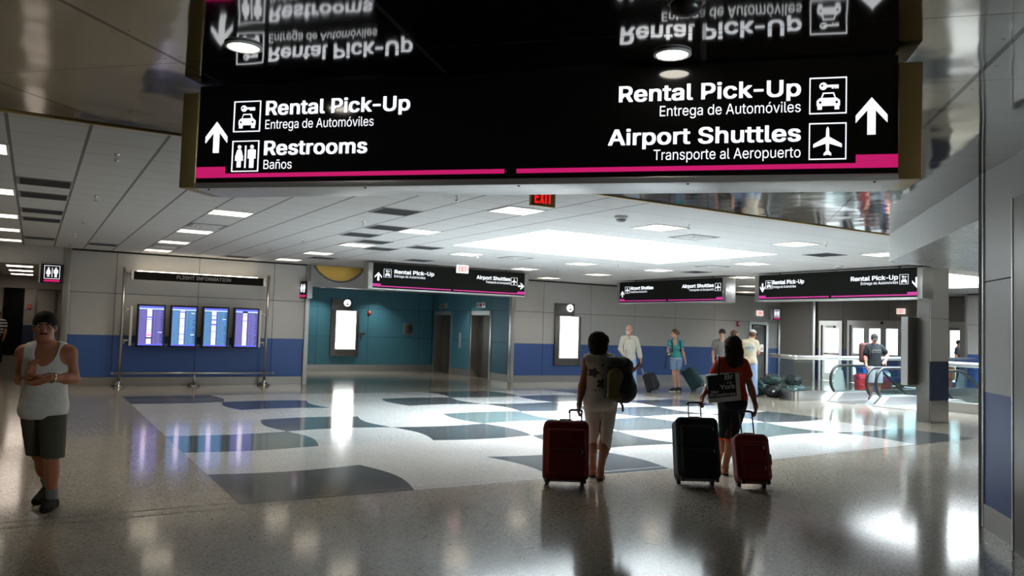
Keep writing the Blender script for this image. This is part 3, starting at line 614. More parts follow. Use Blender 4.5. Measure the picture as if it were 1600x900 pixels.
# ---- pictograms, in a unit square
def circ(cx, cz, r, n=16, rz=None):
    rz = rz or r
    return [(cx + r * math.cos(2 * PI * i / n), cz + rz * math.sin(2 * PI * i / n)) for i in range(n)]
def rect(x0, x1, z0, z1):
    return [(x0, z0), (x1, z0), (x1, z1), (x0, z1)]
def fr_border(t=.03):
    return [rect(0, 1, 0, t), rect(0, 1, 1 - t, 1), rect(0, t, t, 1 - t), rect(1 - t, 1, t, 1 - t)]
PICT = {}
PICT['car'] = ([circ(.37, .76, .105, 16, .10), rect(.44, .78, .73, .79), rect(.60, .65, .69, .73), rect(.68, .72, .69, .73), rect(.74, .78, .69, .73),
                [(.30, .40), (.36, .58), (.66, .58), (.72, .40)], [(.20, .22), (.82, .22), (.82, .36), (.74, .43), (.27, .43), (.20, .36)],
                rect(.22, .34, .12, .23), rect(.68, .80, .12, .23)],
               [circ(.34, .77, .03), [(.345, .43), (.39, .54), (.63, .54), (.675, .43)], circ(.29, .31, .035), circ(.73, .31, .035)])
PICT['plane'] = ([[(.50, .90), (.465, .84), (.455, .62), (.12, .42), (.12, .33), (.455, .44), (.465, .24), (.40, .17), (.40, .11), (.50, .14),
                   (.60, .11), (.60, .17), (.535, .24), (.545, .44), (.88, .33), (.88, .42), (.545, .62), (.535, .84)]], [])
PICT['restroom'] = ([circ(.27, .80, .06), [(.22, .72), (.32, .72), (.42, .36), (.12, .36)], rect(.20, .255, .14, .36), rect(.285, .34, .14, .36),
                     [(.20, .70), (.12, .46), (.16, .44), (.24, .66)], [(.34, .70), (.42, .46), (.38, .44), (.30, .66)],
                     rect(.485, .525, .12, .84),
                     circ(.74, .80, .06), rect(.66, .82, .42, .72), rect(.665, .73, .12, .42), rect(.75, .815, .12, .42),
                     rect(.60, .65, .42, .70), rect(.83, .88, .42, .70)], [])
def arrow_poly(kind):
    p = [(.5, 1), (1, .52), (1, .32), (.63, .66), (.63, 0), (.37, 0), (.37, .66), (0, .32), (0, .52)]
    if kind == 'down': p = [(x, 1 - z) for x, z in p]
    if kind == 'right': p = [(z, x) for x, z in p]
    return p
def put_polys(mb, polys, x0, x1, z0, z1, ya, yb, mat):
    for p in polys:
        mb.prism([(x0 + a * (x1 - x0), z0 + c * (z1 - z0)) for a, c in p], ya, yb, mat)
# ------------------------------------------------------------------ the room shell
CEIL = 3.22
WY = 21.25            # plane of the long back wall
def grid_with_holes(x0, x1, y0, y1, holes, z, mat, mb, up):
    xs = sorted({x0, x1, *[h[0] for h in holes], *[h[1] for h in holes]})
    ys = sorted({y0, y1, *[h[2] for h in holes], *[h[3] for h in holes]})
    for i in range(len(xs) - 1):
        for j in range(len(ys) - 1):
            cx, cy = (xs[i] + xs[i + 1]) / 2, (ys[j] + ys[j + 1]) / 2
            if any(h[0] < cx < h[1] and h[2] < cy < h[3] for h in holes):
                continue
            q = [(xs[i], ys[j], z), (xs[i + 1], ys[j], z), (xs[i + 1], ys[j + 1], z), (xs[i], ys[j + 1], z)]
            mb.add(q, [(0, 1, 2, 3) if up else (3, 2, 1, 0)], mat)

# floor: tan terrazzo with the wavy chequered inlay, and the escalator well
WELL = (20.1, 26.0, 11.35, 13.95)
fl = MB()
grid_with_holes(-9, 30, -7, 40, [WELL], 0.0, M['floor'], fl, True)
def warp(x, y):
    k = max(0.0, x - 8.0)
    return x + .085 * k * (1 if x > 10 else .6), y + .062 * k * max(0, 1 - (y - 7.45) / 9)
PX, PY, CX, CY = 1.68, 7.45, 1.70, 1.571
def lat(x, y, hor, n):
    pass
def cell_poly(c, r):
    N = 10
    ns = 7.999
    def hx(i, t, row):                                  # along a row line, t in 0..1
        x = PX + (c + t) * CX
        amp = 0.0 if row in (0, 7) else .12
        return x, PY + row * CY - amp * math.sin(PI * (c + t))
    def vy(col, t):
        amp = 0.0 if col in (0,) else .14
        return PX + col * CX + amp * math.sin(PI * (r + t)), PY + (r + t) * CY
    pts = []
    pts += [hx(0, i / N, r) for i in range(N)]
    pts += [vy(c + 1, i / N) for i in range(N)]
    pts += [hx(0, 1 - i / N, r + 1) for i in range(N)]
    pts += [vy(c, 1 - i / N) for i in range(N)]
    return [warp(*p) for p in pts]
DARK = {(0, 0): 't_slate', (0, 2): 't_teal', (0, 6): 't_slate', (1, 5): 't_navy', (1, 3): 't_slate', (2, 2): 't_slate', (3, 5): 't_slate',
        (4, 6): 't_slate', (3, 3): 't_teal', (5, 5): 't_slate', (4, 4): 't_slate', (2, 0): 't_grey', (3, 1): 't_slate', (4, 2): 't_slate',
        (6, 4): 't_slate', (5, 1): 't_teal', (6, 2): 't_slate', (6, 0): 't_slate', (5, 3): 't_slate', (6, 6): 't_slate'}
for c in range(7):
    for r in range(7):
        k = DARK.get((c, r)) or ('t_pale' if (c * 2 + r * 3) % 5 in (0, 2) else 't_white')
        p = cell_poly(c, r)
        fl.add([(x, y, .0012) for x, y in p], [list(range(len(p)))], M[k])
for y in (7.43, 7.19):
    fl.add([(-9, y - .008, .0014), (14.8, y + .25 - .008 if y > 7.3 else y + .35 - .008, .0014), (14.8, y + .25 + .008 if y > 7.3 else y + .35 + .008, .0014), (-9, y + .008, .0014)], [(0, 1, 2, 3)], M['joint'])
# walls of the escalator well
x0, x1, y0, y1 = WELL
for a, b_ in (((x0, y0), (x1, y0)), ((x1, y0), (x1, y1)), ((x1, y1), (x0, y1)), ((x0, y1), (x0, y0))):
    fl.add([(a[0], a[1], 0), (b_[0], b_[1], 0), (b_[0], b_[1], -3.5), (a[0], a[1], -3.5)], [(0, 1, 2, 3)], M['wall_dim'])
fl.add([(x0, y0, -3.5), (x1, y0, -3.5), (x1, y1, -3.5), (x0, y1, -3.5)], [(0, 1, 2, 3)], M['floor'])
struct(fl, 'floor')

# tile ceiling with two skylight openings
SKY1 = (6.78, 12.06, 10.33, 13.70)
SKY2 = (17.55, 22.8, 10.45, 13.70)
ce = MB()
grid_with_holes(-9, 30, 7.29, WY + .1, [SKY1, SKY2], CEIL, M['tile'], ce, False)
grid_with_holes(24.7, 30, WY + .1, WY + 3.5, [], CEIL, M['tile'], ce, False)
grid_with_holes(-9, 30, -7, -4.5, [], CEIL, M['tile'], ce, False)
ce.box(-9, 30, 7.26, 7.30, CEIL - .012, CEIL + .01, M['bronze'])
struct(ce, 'ceiling')
# polished steel soffit over the near part of the hall
so = MB()
so.add([(-9, -4.5, CEIL), (12, -4.5, CEIL), (12, 7.27, CEIL), (-9, 7.27, CEIL)], [(3, 2, 1, 0)], M['soffit'])
struct(so, 'ceiling_soffit')

def skylight(rect_, label, power, lens):
    x0, x1, y0, y1 = rect_
    t = thing('skylight', label, 'skylight', ((x0 + x1) / 2, (y0 + y1) / 2, CEIL))
    a, b_ = (x1 - x0) / 2, (y1 - y0) / 2
    m = MB()
    for sx in (-1, 1):
        m.box(sx * a - .03 * (sx > 0), sx * a + .03 * (sx < 0), -b_, b_, -.004, .16, M['steel_light'])
        m.box(-a + .03, a - .03, sx * b_ - .03 * (sx > 0), sx * b_ + .03 * (sx < 0), -.004, .16, M['steel_light'])
    m.build('frame', t)
    m = MB()
    m.box(-a + .03, a - .03, -b_ + .03, b_ - .03, .10, .13, lens)
    m.build('diffuser', t)
    ld = bpy.data.lights.new('skylight_daylight', 'AREA')
    ld.shape = 'RECTANGLE'; ld.size = 2 * a - .1; ld.size_y = 2 * b_ - .1
    ld.spread = math.radians(140); ld.energy = power; ld.color = (.80, .92, 1.0)
    lo = bpy.data.objects.new('skylight_daylight', ld); COL.objects.link(lo)
    lo.location = ((x0 + x1) / 2, (y0 + y1) / 2, CEIL + .09)
skylight(SKY1, 'large glowing daylight panel in the tiled ceiling above the chequered floor', SKY_DOWN, M['skylight'])
skylight(SKY2, 'second glowing daylight panel over the escalators, partly hidden by the grey pillar', SKY_DOWN * .38, M['skylight_far'])

# ---- panelled walls: grey over blue over steel base, with open joints
def panel_wall(mb, x0, x1, y, xs, upper, lower, base=True, thick=.12, zt=CEIL, zs=(1.21, 2.21), horiz=True, zb=.21):
    """wall facing -y between x0 and x1; xs = vertical joints"""
    mb.box(x0, x1, y + .012, y + thick, 0, zt, M['seam'])
    g = .006
    edges = [x0] + [x for x in xs if x0 + .05 < x < x1 - .05] + [x1]
    for i in range(len(edges) - 1):
        a, b_ = edges[i] + (g if i else 0), edges[i + 1] - (g if i < len(edges) - 2 else 0)
        zz = [zb, zs[0], zs[1], zt]
        for j in range(3):
            mb.box(a, b_, y, y + .013, zz[j] + (g if j > 1 else .002), zz[j + 1] - (g if j == 1 else 0), lower if j == 0 else upper)
    mb.box(x0, x1, y - .008, y + .012, 0, zb, M['steel'])
def turned(mb_fn, name, loc, rz):
    m = MB(); mb_fn(m)
    o = m.build(name, None, loc, rz)
    o['kind'] = 'structure'
    return o

m = MB()
panel_wall(m, .70, 6.24, WY, [1.66, 3.53, 5.40], M['wall_grey'], M['wall_blue'])
m.box(.70, 6.24, WY - .02, WY, CEIL - .04, CEIL, M['black'])
struct(m, 'wall_back_left')
m = MB()
m.box(.55, .70, WY - .06, WY + .12, 0, CEIL, M['steel_v'], .006)
struct(m, 'trim_1')
m = MB()
m.box(6.24, 6.36, WY - .05, WY + .12, 0, CEIL, M['steel_v'], .006)
struct(m, 'trim_2')
m = MB()
DX0, DX1 = 23.22, 24.16
panel_wall(m, 12.82, DX0, WY, [13.9, 15.77, 17.64, 19.5, 21.37], M['wall_grey'], M['wall_blue'])
panel_wall(m, DX1, 24.75, WY, [], M['wall_grey'], M['wall_blue'])
m.box(DX0, DX1, WY, WY + .12, 2.22, CEIL, M['wall_grey'])
m.box(12.82, 24.75, WY - .02, WY, CEIL - .04, CEIL, M['black'])
struct(m, 'wall_back_right')
m = MB()
m.box(12.70, 12.82, WY - .05, WY + .12, 0, CEIL, M['steel_v'], .006)
struct(m, 'trim_3')
m = MB()
m.box(24.75, 24.85, WY - .05, WY + .3, 0, CEIL, M['steel_v'], .006)
struct(m, 'trim_4')

# steel service door in the back wall
t = thing('door_1', None, None, ((DX0 + DX1) / 2, WY, 0)); t['kind'] = 'structure'
m = MB()
for s_ in (-1, 1):
    m.box(s_ * .46 - .055, s_ * .46 + .055, -.03, .12, 0, 2.22, M['steel_v'])
m.box(-.405, .405, -.03, .12, 2.11, 2.22, M['steel_v'])
m.build('door_frame', t)
m = MB(); m.box(-.40, .40, .03, .08, .01, 2.105, M['door_grey'], .004)
m.build('door_leaf', t)
m = MB(); m.tube([(.30, .02, 1.0), (.30, -.04, 1.0), (.18, -.04, 1.0)], .011, M['chrome'])
m.build('door_handle', t)
m = MB(); m.box(-.30, .0, -.02, .03, 2.0, 2.07, M['steel_dark']); m.tube([(-.1, 0, 2.06), (-.2, -.16, 2.075), (.2, .02, 2.1)], .01, M['steel_dark'])
m.build('door_closer', t)

# ---- teal elevator alcove
AY = 26.97
m = MB()
TE = [(6.36, 8.37), (8.37, 10.21), (10.21, 12.19), (12.19, 12.72)]
m.box(6.24, 12.9, AY + .012, AY + .12, 0, CEIL, M['seam'])
for i, (a, b_) in enumerate(TE):
    for z0, z1 in ((.23, 1.205), (1.217, 2.22), (2.232, CEIL)):
        m.box(a + .005, b_ - .005, AY, AY + .013, z0, z1, M['wall_teal'])
m.box(6.36, 12.72, AY - .008, AY + .012, 0, .23, M['steel'])
struct(m, 'wall_alcove_back')
m = MB()
m.box(6.24, 6.36, WY + .12, AY, 0, CEIL, M['wall_teal'])
struct(m, 'wall_alcove_left')
# right side wall with two elevator openings (faces -x)
EX = 12.74
EL = [(22.50, 23.98), (25.35, 26.83)]
m = MB()
ys = [WY + .12, EL[0][0], EL[0][1], EL[1][0], EL[1][1], AY]
for i in range(5):
    a, b_ = ys[i], ys[i + 1]
    zz = [(.23, 1.205), (1.217, 2.22), (2.232, CEIL)] if i % 2 == 0 else [(2.232, CEIL)]
    for z0, z1 in zz:
        m.box(EX, EX + .013, a + .004, b_ - .004, z0, z1, M['wall_teal'])
        m.box(EX + .012, EX + .08, a, b_, z0 - .02, z1, M['seam'])
    if i % 2 == 0:
        m.box(EX - .008, EX + .02, a, b_, 0, .23, M['steel'])
struct(m, 'wall_alcove_right')
def elevator(ya, yb, label):
    t = thing('elevator', label, 'elevator', (EX, (ya + yb) / 2, 0))
    h = (yb - ya) / 2
    m = MB()
    for s_ in (-1, 1):
        m.box(-.03, .35, s_ * h - (.12 if s_ > 0 else 0), s_ * h + (.12 if s_ < 0 else 0), 0, 2.22, M['steel_v'], .004)
    m.box(-.03, .35, -h + .12, h - .12, 2.08, 2.22, M['steel_light'])
    m.build('door_frame', t)
    for s_ in (-1, 1):
        m = MB(); m.box(.28, .32, min(s_ * .005, s_ * (h - .12)), max(s_ * .005, s_ * (h - .12)), .01, 2.08, M['steel_dark'])
        m.build('door_panel', t)
    m = MB(); m.box(-.03, 0, -.30, .30, 2.32, 2.50, M['steel_light'], .004)
    d = m.build('floor_indicator', t)
    m = MB(); m.box(-.034, -.028, -.07, .07, 2.36, 2.46, M['red_paint']); m.build('display', d)
    for s_ in (-1, 1):
        m = MB(); m.tube([(-.036, s_ * .2, 2.41), (-.028, s_ * .2, 2.41)], .035, M['black'], 14); m.build('arrow_lamp', d)
elevator(*EL[0], 'front steel elevator nearest the grey wall, below the hanging sign')
elevator(*EL[1], 'rear steel elevator at the back corner of the teal alcove')
t = thing('call_button_panel', 'narrow steel call button plate on teal wall between the elevators', 'call button panel', (EX - .014, 24.72, 1.2))
m = MB(); m.box(0, .014, -.08, .08, -.27, .27, M['steel_light'], .004); m.build('plate', t)
for z in (.05, -.07):
    m = MB(); m.tube([(-.008, 0, z), (.002, 0, z)], .022, M['black'], 14); m.build('button', t)

m = MB(); m.box(13.3, 13.4, WY + .12, AY + .2, 0, CEIL, M['steel_dark']); m.box(6.1, 13.4, AY + .12, AY + .2, 0, CEIL + .5, M['seam']); m.box(6.0, 13.4, WY + .1, AY + .2, CEIL + .4, CEIL + .5, M['seam']); m.box(6.0, 13.4, WY + .05, WY + .1, CEIL, CEIL + .5, M['seam']); m.box(6.0, 6.1, WY + .05, AY + .2, 0, CEIL + .5, M['seam']); struct(m, 'wall_light_block')  # unseen backing, lid and sides added to keep outside light off the alcove
# alcove ceiling and the steel fascia with its curved cut-out in front of a gold bowl
m = MB(); m.box(6.36, 12.74, WY + .9, AY, 2.86, 2.92, M['grille'])
struct(m, 'ceiling_alcove')
m = MB()
cx, cz, R_ = 7.18, 3.62, .80
pts = [(6.36, 2.64), (9.0, 2.64), (12.7, 2.64), (12.7, CEIL), (7.18 + math.sqrt(R_ ** 2 - (cz - CEIL) ** 2), CEIL)]
a0 = math.asin((CEIL - cz) / R_)
aa = [a0 + (-PI - 2 * a0) * i / 24 for i in range(25)]
pts += [(cx + R_ * math.cos(t_), cz + R_ * math.sin(t_)) for t_ in aa[1:-1]]
pts += [(cx - math.sqrt(R_ ** 2 - (cz - CEIL) ** 2), CEIL), (6.36, CEIL)]
m.prism(pts, WY + .05, WY + .17, M['steel'])
# dark lip following the cut-out
N = len(aa)
lip_o = [(cx + (R_ + .05) * math.cos(t_), cz + (R_ + .05) * math.sin(t_)) for t_ in aa]
lip_i = [(cx + R_ * math.cos(t_), cz + R_ * math.sin(t_)) for t_ in aa]
for i in range(N - 1):
    m.prism([lip_i[i], lip_i[i + 1], lip_o[i + 1], lip_o[i]], WY + .02, WY + .2, M['steel_dark'])
struct(m, 'trim_5')
m = MB()
vs_, fs = [], []
NU, NV = 20, 8
for j in range(NV + 1):
    ph = PI / 2 * j / NV
    for i in range(NU + 1):
        th = PI * i / NU
        vs_.append((7.18 + 1.15 * math.cos(th) * math.cos(ph * .8), WY + .2 + .95 * math.sin(th) * math.cos(ph * .8), 3.5 - .72 * math.sin(ph)))
for j in range(NV):
    for i in range(NU):
        a = j * (NU + 1) + i
        fs.append((a, a + 1, a + NU + 2, a + NU + 1))
m.add(vs_, fs, M['gold'], True)
o = m.build('gold_ceiling_bowl')
tag(o, 'gold painted bowl lit behind the curved steel cut-out above the teal alcove', 'ceiling bowl')
ld = bpy.data.lights.new('cove_lamp', 'AREA'); ld.energy = 2.2; ld.size = .9; ld.color = (1, .86, .55)
lo = bpy.data.objects.new('cove_lamp', ld); COL.objects.link(lo)
lo.location = (7.2, WY + .45, 3.42)

# ---- corridor to the left of the back wall
m = MB()
m.box(-9, .55, WY - .02, WY + .12, 2.80, CEIL, M['wall_grey'])
m.box(-9, -3.2, WY - .02, WY + .12, 0, 2.80, M['wall_grey'])
struct(m, 'wall_corridor_header')
m = MB(); m.box(-3.4, -3.2, WY + .12, 37.6, 0, 2.86, M['wall_dim']); struct(m, 'wall_corridor_left')
m = MB(); m.box(.95, 1.1, WY + .12, 37.6, 0, 2.86, M['wall_dim'])
m.box(.94, .95, WY + .12, 37.6, .27, 1.21, M['wall_navy']); struct(m, 'wall_corridor_right')
m = MB(); m.box(-3.4, 1.1, WY + .12, 37.7, 2.82, 2.90, M['tile']); struct(m, 'ceiling_corridor')
m = MB()
m.box(-3.2, -1.05, 37.6, 37.7, 0, 2.86, M['wall_dim'])
m.box(-.33, .05, 37.6, 37.7, 1.21, 2.86, M['wall_dim']); m.box(-.33, .05, 37.6, 37.7, 0, 1.21, M['wall_navy'])
m.box(.78, .95, 37.6, 37.7, 0, 2.86, M['wall_dim']); m.box(.05, .78, 37.6, 37.7, 2.70, 2.86, M['wall_dim'])
m.box(-3.2, -1.05, 37.59, 37.6, 0, .27, M['steel']); m.box(-.33, .05, 37.59, 37.6, 0, .27, M['steel'])
m.box(-3.4, 1.1, 37.75, 37.8, 0, 2.9, M['wall_dim'])  # unseen backing added to stop outside light at the door gaps
struct(m, 'wall_corridor_back')
t = thing('door_2', None, None, (.415, 37.6, 0)); t['kind'] = 'structure'
m = MB()
for s_ in (-1, 1): m.box(s_ * .34 - .035, s_ * .34 + .035, -.04, .1, 0, 2.70, M['steel_dark'])
m.box(-.305, .305, -.04, .1, 2.62, 2.70, M['steel_dark']); m.build('door_frame', t)
m = MB(); m.box(-.30, .30, 0, .05, .01, 2.15, M['wall_dim']); m.box(-.30, .30, .0, .05, 2.17, 2.61, M['wall_dim']); m.build('door_leaf', t)
m = MB(); m.box(-3.2, .95, 28.6, 28.8, 2.44, 2.83, M['wall_dim']); struct(m, 'trim_10')
t = thing('accordion_door', 'dark pleated folding door closing the end of the dim corridor', 'folding door', (-.69, 37.6, 0))
m = MB()
n = 14
for i in range(n):
    a = -.35 + .7 * i / n
    m.slab([(a, -.02), (a + .025, -.07), (a + .05, -.02), (a + .05, .03), (a, .03)], .02, 2.82, M['rubber'])
m.build('pleats', t)
m = MB(); m.box(-.37, .37, -.06, .06, 2.82, 2.86, M['steel_dark']); m.build('track', t)

# ---- right: restroom passage, door wall, side wall
m = MB()
m.box(24.6, 27.2, 23.3, 23.4, 1.21, CEIL, M['wall_brown']); m.box(24.6, 27.2, 23.29, 23.4, 0, 1.21, M['wall_navy'])
struct(m, 'wall_passage_back')
# wall x = 27 with door openings, faces -x
m = MB()
FX = 27.0
OPEN = [(15.26, 16.00, 2.36), (16.83, 19.79, 2.38), (20.02, 21.08, 2.36)]
y = 14.3
for a, b_, h in OPEN + [(21.36, 21.36, 0)]:
    if a > y:
        m.box(FX, FX + .15, y, a, 1.28, CEIL, M['wall_brown']); m.box(FX - .002, FX + .15, y, a, 0, 1.28, M['wall_navy'])
    if b_ > a:
        m.box(FX, FX + .15, a, b_, h, CEIL, M['wall_brown'])
    y = b_
m.box(FX, FX + .15, 21.3, 23.3, 0, CEIL, M['wall_brown'])
for y in (18.07, 20.0):
    m.box(FX - .003, FX, y - .006, y + .006, 2.4, CEIL, M['seam'])
m.box(FX - .012, FX + .0, 14.3, 21.3, CEIL - .04, CEIL, M['black'])
struct(m, 'wall_entrance')
m = MB(); m.box(FX - .09, FX + .02, 21.22, 21.36, 0, CEIL, M['steel_v'], .006); struct(m, 'trim_6')
m = MB()
m.box(25.72, 25.9, -7, 14.5, 2.235, CEIL, M['wall_grey']); m.box(25.72, 25.9, -7, 14.5, 1.29, 2.225, M['wall_grey'])
m.box(25.72, 25.9, -7, 14.5, .21, 1.28, M['wall_blue']); m.box(25.73, 25.9, -7, 14.5, 0, CEIL, M['seam'])
m.box(25.9, 27.1, 14.3, 14.5, 0, CEIL, M['wall_grey'])
m.box(25.71, 25.73, -7, 14.5, 0, .21, M['steel'])
m.box(25.70, 25.72, -7, 14.5, CEIL - .04, CEIL, M['black'])
struct(m, 'wall_right')
m = MB(); m.box(25.68, 25.76, 14.46, 14.54, 0, CEIL, M['steel_v'], .005); struct(m, 'trim_7')
# glazed doors; local x runs along -y of the hall (left to right as seen), facing -x
def glazed_door(name, ya, yb, h, leaves):
    t = thing(name, None, None, (FX, (ya + yb) / 2, 0), -PI / 2); t['kind'] = 'structure'
    a = (yb - ya) / 2
    m = MB()
    for s_ in (-1, 1): m.box(s_ * a - .09 * (s_ > 0), s_ * a + .09 * (s_ < 0), -.04, .15, 0, h, M['frame_beige'])
    m.box(-a + .09, a - .09, -.04, .15, h - .18, h, M['frame_beige'])
    m.build('door_frame', t)
    for i in range(leaves):
        w_ = (2 * a - .18) / leaves
        p, q = -a + .09 + i * w_, -a + .09 + (i + 1) * w_
        m = MB()
        for xa, xb in ((p, p + .11), (q - .11, q)): m.box(xa, xb, .02, .08, .01, h - .18, M['frame_beige'])
        m.box(p + .11, q - .11, .02, .08, h - .30, h - .18, M['frame_beige'])
        m.box(p + .11, q - .11, .02, .08, 1.0, 1.12, M['frame_beige']); m.box(p + .11, q - .11, .02, .08, .01, .30, M['frame_beige'])
        lf = m.build('door_leaf', t)
        m = MB()
        for za, zb in ((.30, 1.0), (1.12, h - .30)): m.box(p + .11, q - .11, .045, .055, za, zb, M['doorglass'])
        m.build('pane', lf)
    if leaves == 1:
        m = MB(); m.tube([(-a + .2, -.02, 1.06), (a - .2, -.02, 1.06)], .02, M['steel_light']); m.build('push_bar', t)
        m = MB(); m.box(-.2, .15, -.05, .02, h - .27, h - .2, M['steel_dark']); m.build('door_closer', t)
    else:
        m = MB(); m.tube([(.0, -.09, h - .09), (.0, -.03, h - .09)], .05, M['black'], 14); m.build('motion_sensor', t)
    return t
glazed_door('door_3', 20.02, 21.08, 2.36, 1)
glazed_door('door_4', 16.83, 19.79, 2.38, 4)
glazed_door('door_5', 15.26, 16.00, 2.36, 1)
# outside the doors: pavement and a low pale building across the road
m = MB(); m.add([(27.15, -30, -.02), (140, -30, -.02), (140, 90, -.02), (27.15, 90, -.02)], [(0, 1, 2, 3)], M['ground']); struct(m, 'ground_outside')

# ---- bulkhead and 45 degree wall at the right
B0, B1 = (10.79, 7.22), (7.45, 4.05)
m = MB()
m.slab([B0, B1, (12, 4.05), (25.7, 4.05), (25.7, 7.22)], 2.812, CEIL - .001, M['white_plaster'])
m.slab([(B0[0] - .0, B0[1] - .01), (B1[0] + .01, B1[1]), (12, 4.06), (25.7, 4.06), (25.7, 7.21)], 2.806, 2.812, M['bulk_steel'])
struct(m, 'trim_8')
PLOC, PANG = (7.47, 4.06, 0), math.atan2(-.63, -.61)
def pw(mb):                                             # local x runs from the far corner towards the camera
    panel_wall(mb, .04, .87, 0, [], M['wall_grey'], M['wall_blue'], thick=.3)
o = turned(pw, 'wall_pillar', PLOC, PANG)
m = MB()
m.box(0, .04, -.012, .3, 0, CEIL, M['steel_light'], .004)
o = m.build('trim_9', None, PLOC, PANG); o['kind'] = 'structure'
m = MB()
m.box(.87, 4.2, -.06, .3, 0, 2.84, M['steel_dark']); m.box(.87, 4.2, -.02, .3, 2.84, CEIL, M['wall_grey'])
m.box(.866, .90, -.066, .3, 0, 2.84, M['steel_light'], .004)
o = m.build('wall_near_right', None, PLOC, PANG); o['kind'] = 'structure'
m = MB(); m.box(7.47, 25.7, 3.98, 4.10, 0, CEIL, M['wall_grey']); struct(m, 'wall_behind_pillar')

# ---- free-standing column with a display board on it
m = MB()
m.box(15.74, 16.38, 9.62, 9.88, .46, 2.2, M['seam'])
for za, zb in ((0, .45), (.46, 2.13), (2.14, CEIL)):
    m.box(15.72, 15.735, 9.615, 9.885, za, zb, M['steel_dark'])
for za, zb, mt in ((0, .45, 'steel_v'), (.455, 1.245, 'wall_navy'), (1.25, 2.13, 'wall_grey'), (2.14, CEIL, 'wall_grey')):
    m.box(15.735, 16.38, 9.60, 9.62, za, zb, M[mt])
m.box(15.735, 16.40, 9.62, 9.885, 0, CEIL, M['steel_dark'])
struct(m, 'pillar_column')
t = thing('display_board', 'flat steel display box fixed to the side of the free-standing column', 'display board', (15.74, 9.99, .75))
m = MB(); m.box(-.32, .30, -.105, .04, 0, 1.40, M['steel_dark'], .006); m.build('case', t)
m = MB(); m.box(-.335, -.32, -.105, .04, 0, 1.40, M['steel_v']); m.build('edge_trim', t)

# ---- the hall behind and beside the camera
WX = [(6.5, 9.0), (9.5, 12.0), (12.5, 15.0), (15.5, 18.0)]  # windows added out of view to light the backs of the near figures
m = MB()
m.box(-9, 30, -7.1, -7, 0, .5, M['wall_dim']); m.box(-9, 30, -7.1, -7, 2.9, CEIL, M['wall_dim'])
e_ = [-9] + [v for p in WX for v in p] + [30]
for i in range(0, len(e_), 2): m.box(e_[i], e_[i + 1], -7.1, -7, .5, 2.9, M['wall_dim'])
struct(m, 'wall_front')
for k, (a, b_) in enumerate(WX):
    t = thing('window_%d' % (k + 1), None, None, ((a + b_) / 2, -7.05, .5)); t['kind'] = 'structure'
    h = (b_ - a) / 2
    m = MB()
    for x in (-h, -.03, h - .06): m.box(x, x + .06, -.06, .06, 0, 2.4, M['frame_beige'])
    m.box(-h, h, -.06, .06, 0, .06, M['frame_beige']); m.box(-h, h, -.06, .06, 2.34, 2.4, M['frame_beige'])
    m.build('window_frame', t)
    m = MB(); m.box(-h + .06, h - .06, -.005, .005, .06, 2.34, M['doorglass']); m.build('pane', t)
    ld = bpy.data.lights.new('window_fill_light', 'AREA')  # fill lamp outside the added glazing
    ld.shape = 'RECTANGLE'; ld.size = 2.3; ld.size_y = 2.2; ld.energy = WINDOW_FILL; ld.color = (.95, .97, 1.0)
    lo = bpy.data.objects.new('window_fill_light', ld); COL.objects.link(lo)
    lo.location = ((a + b_) / 2, -7.3, 1.7); lo.rotation_euler = (PI / 2, 0, 0)

m = MB(); m.box(-9.1, -9, -7, 37, 0, CEIL, M['wall_dim']); struct(m, 'wall_left')
m = MB(); m.box(30, 30.1, -7, 3.9, 0, CEIL, M['wall_dim']); struct(m, 'wall_far_right')
# ------------------------------------------------------------------ hanging signs
SZ = .625             # sign height, local z = 0 at the bottom of the face
def sign_side(parent, side, rows, arrow, W, far):
    """rows: (icon, title, subtitle, x0, x1title, x1sub, z_base); side 'l' or 'r'"""
    wm = M['w_far'] if far else M['w_sign']
    for (icon, title, sub, ix, t0, t1, s0, s1, zb) in rows:
        m = MB()
        z0, z1 = zb - .105, zb + .10
        put_polys(m, fr_border(.028), ix, ix + .195, z0, z1, -.008, -.002, wm)
        pos, neg = PICT[icon]
        put_polys(m, pos, ix, ix + .195, z0, z1, -.008, -.002, wm)
        if neg: put_polys(m, neg, ix, ix + .195, z0, z1, -.010, -.0085, M['signblack'])
        m.build('pictogram', parent)
        m = MB(); put_text(m, title, t0, t1, zb, .095, -.006, wm, True); m.build('lettering', parent)
        m = MB(); put_text(m, sub, s0, s1, zb - .09, .060, -.006, wm, False); m.build('lettering', parent)
    kind, ax0, ax1, az0, az1 = arrow
    m = MB(); put_polys(m, [arrow_poly(kind)], ax0, ax1, az0, az1, -.008, -.002, wm); m.build('arrow', parent)
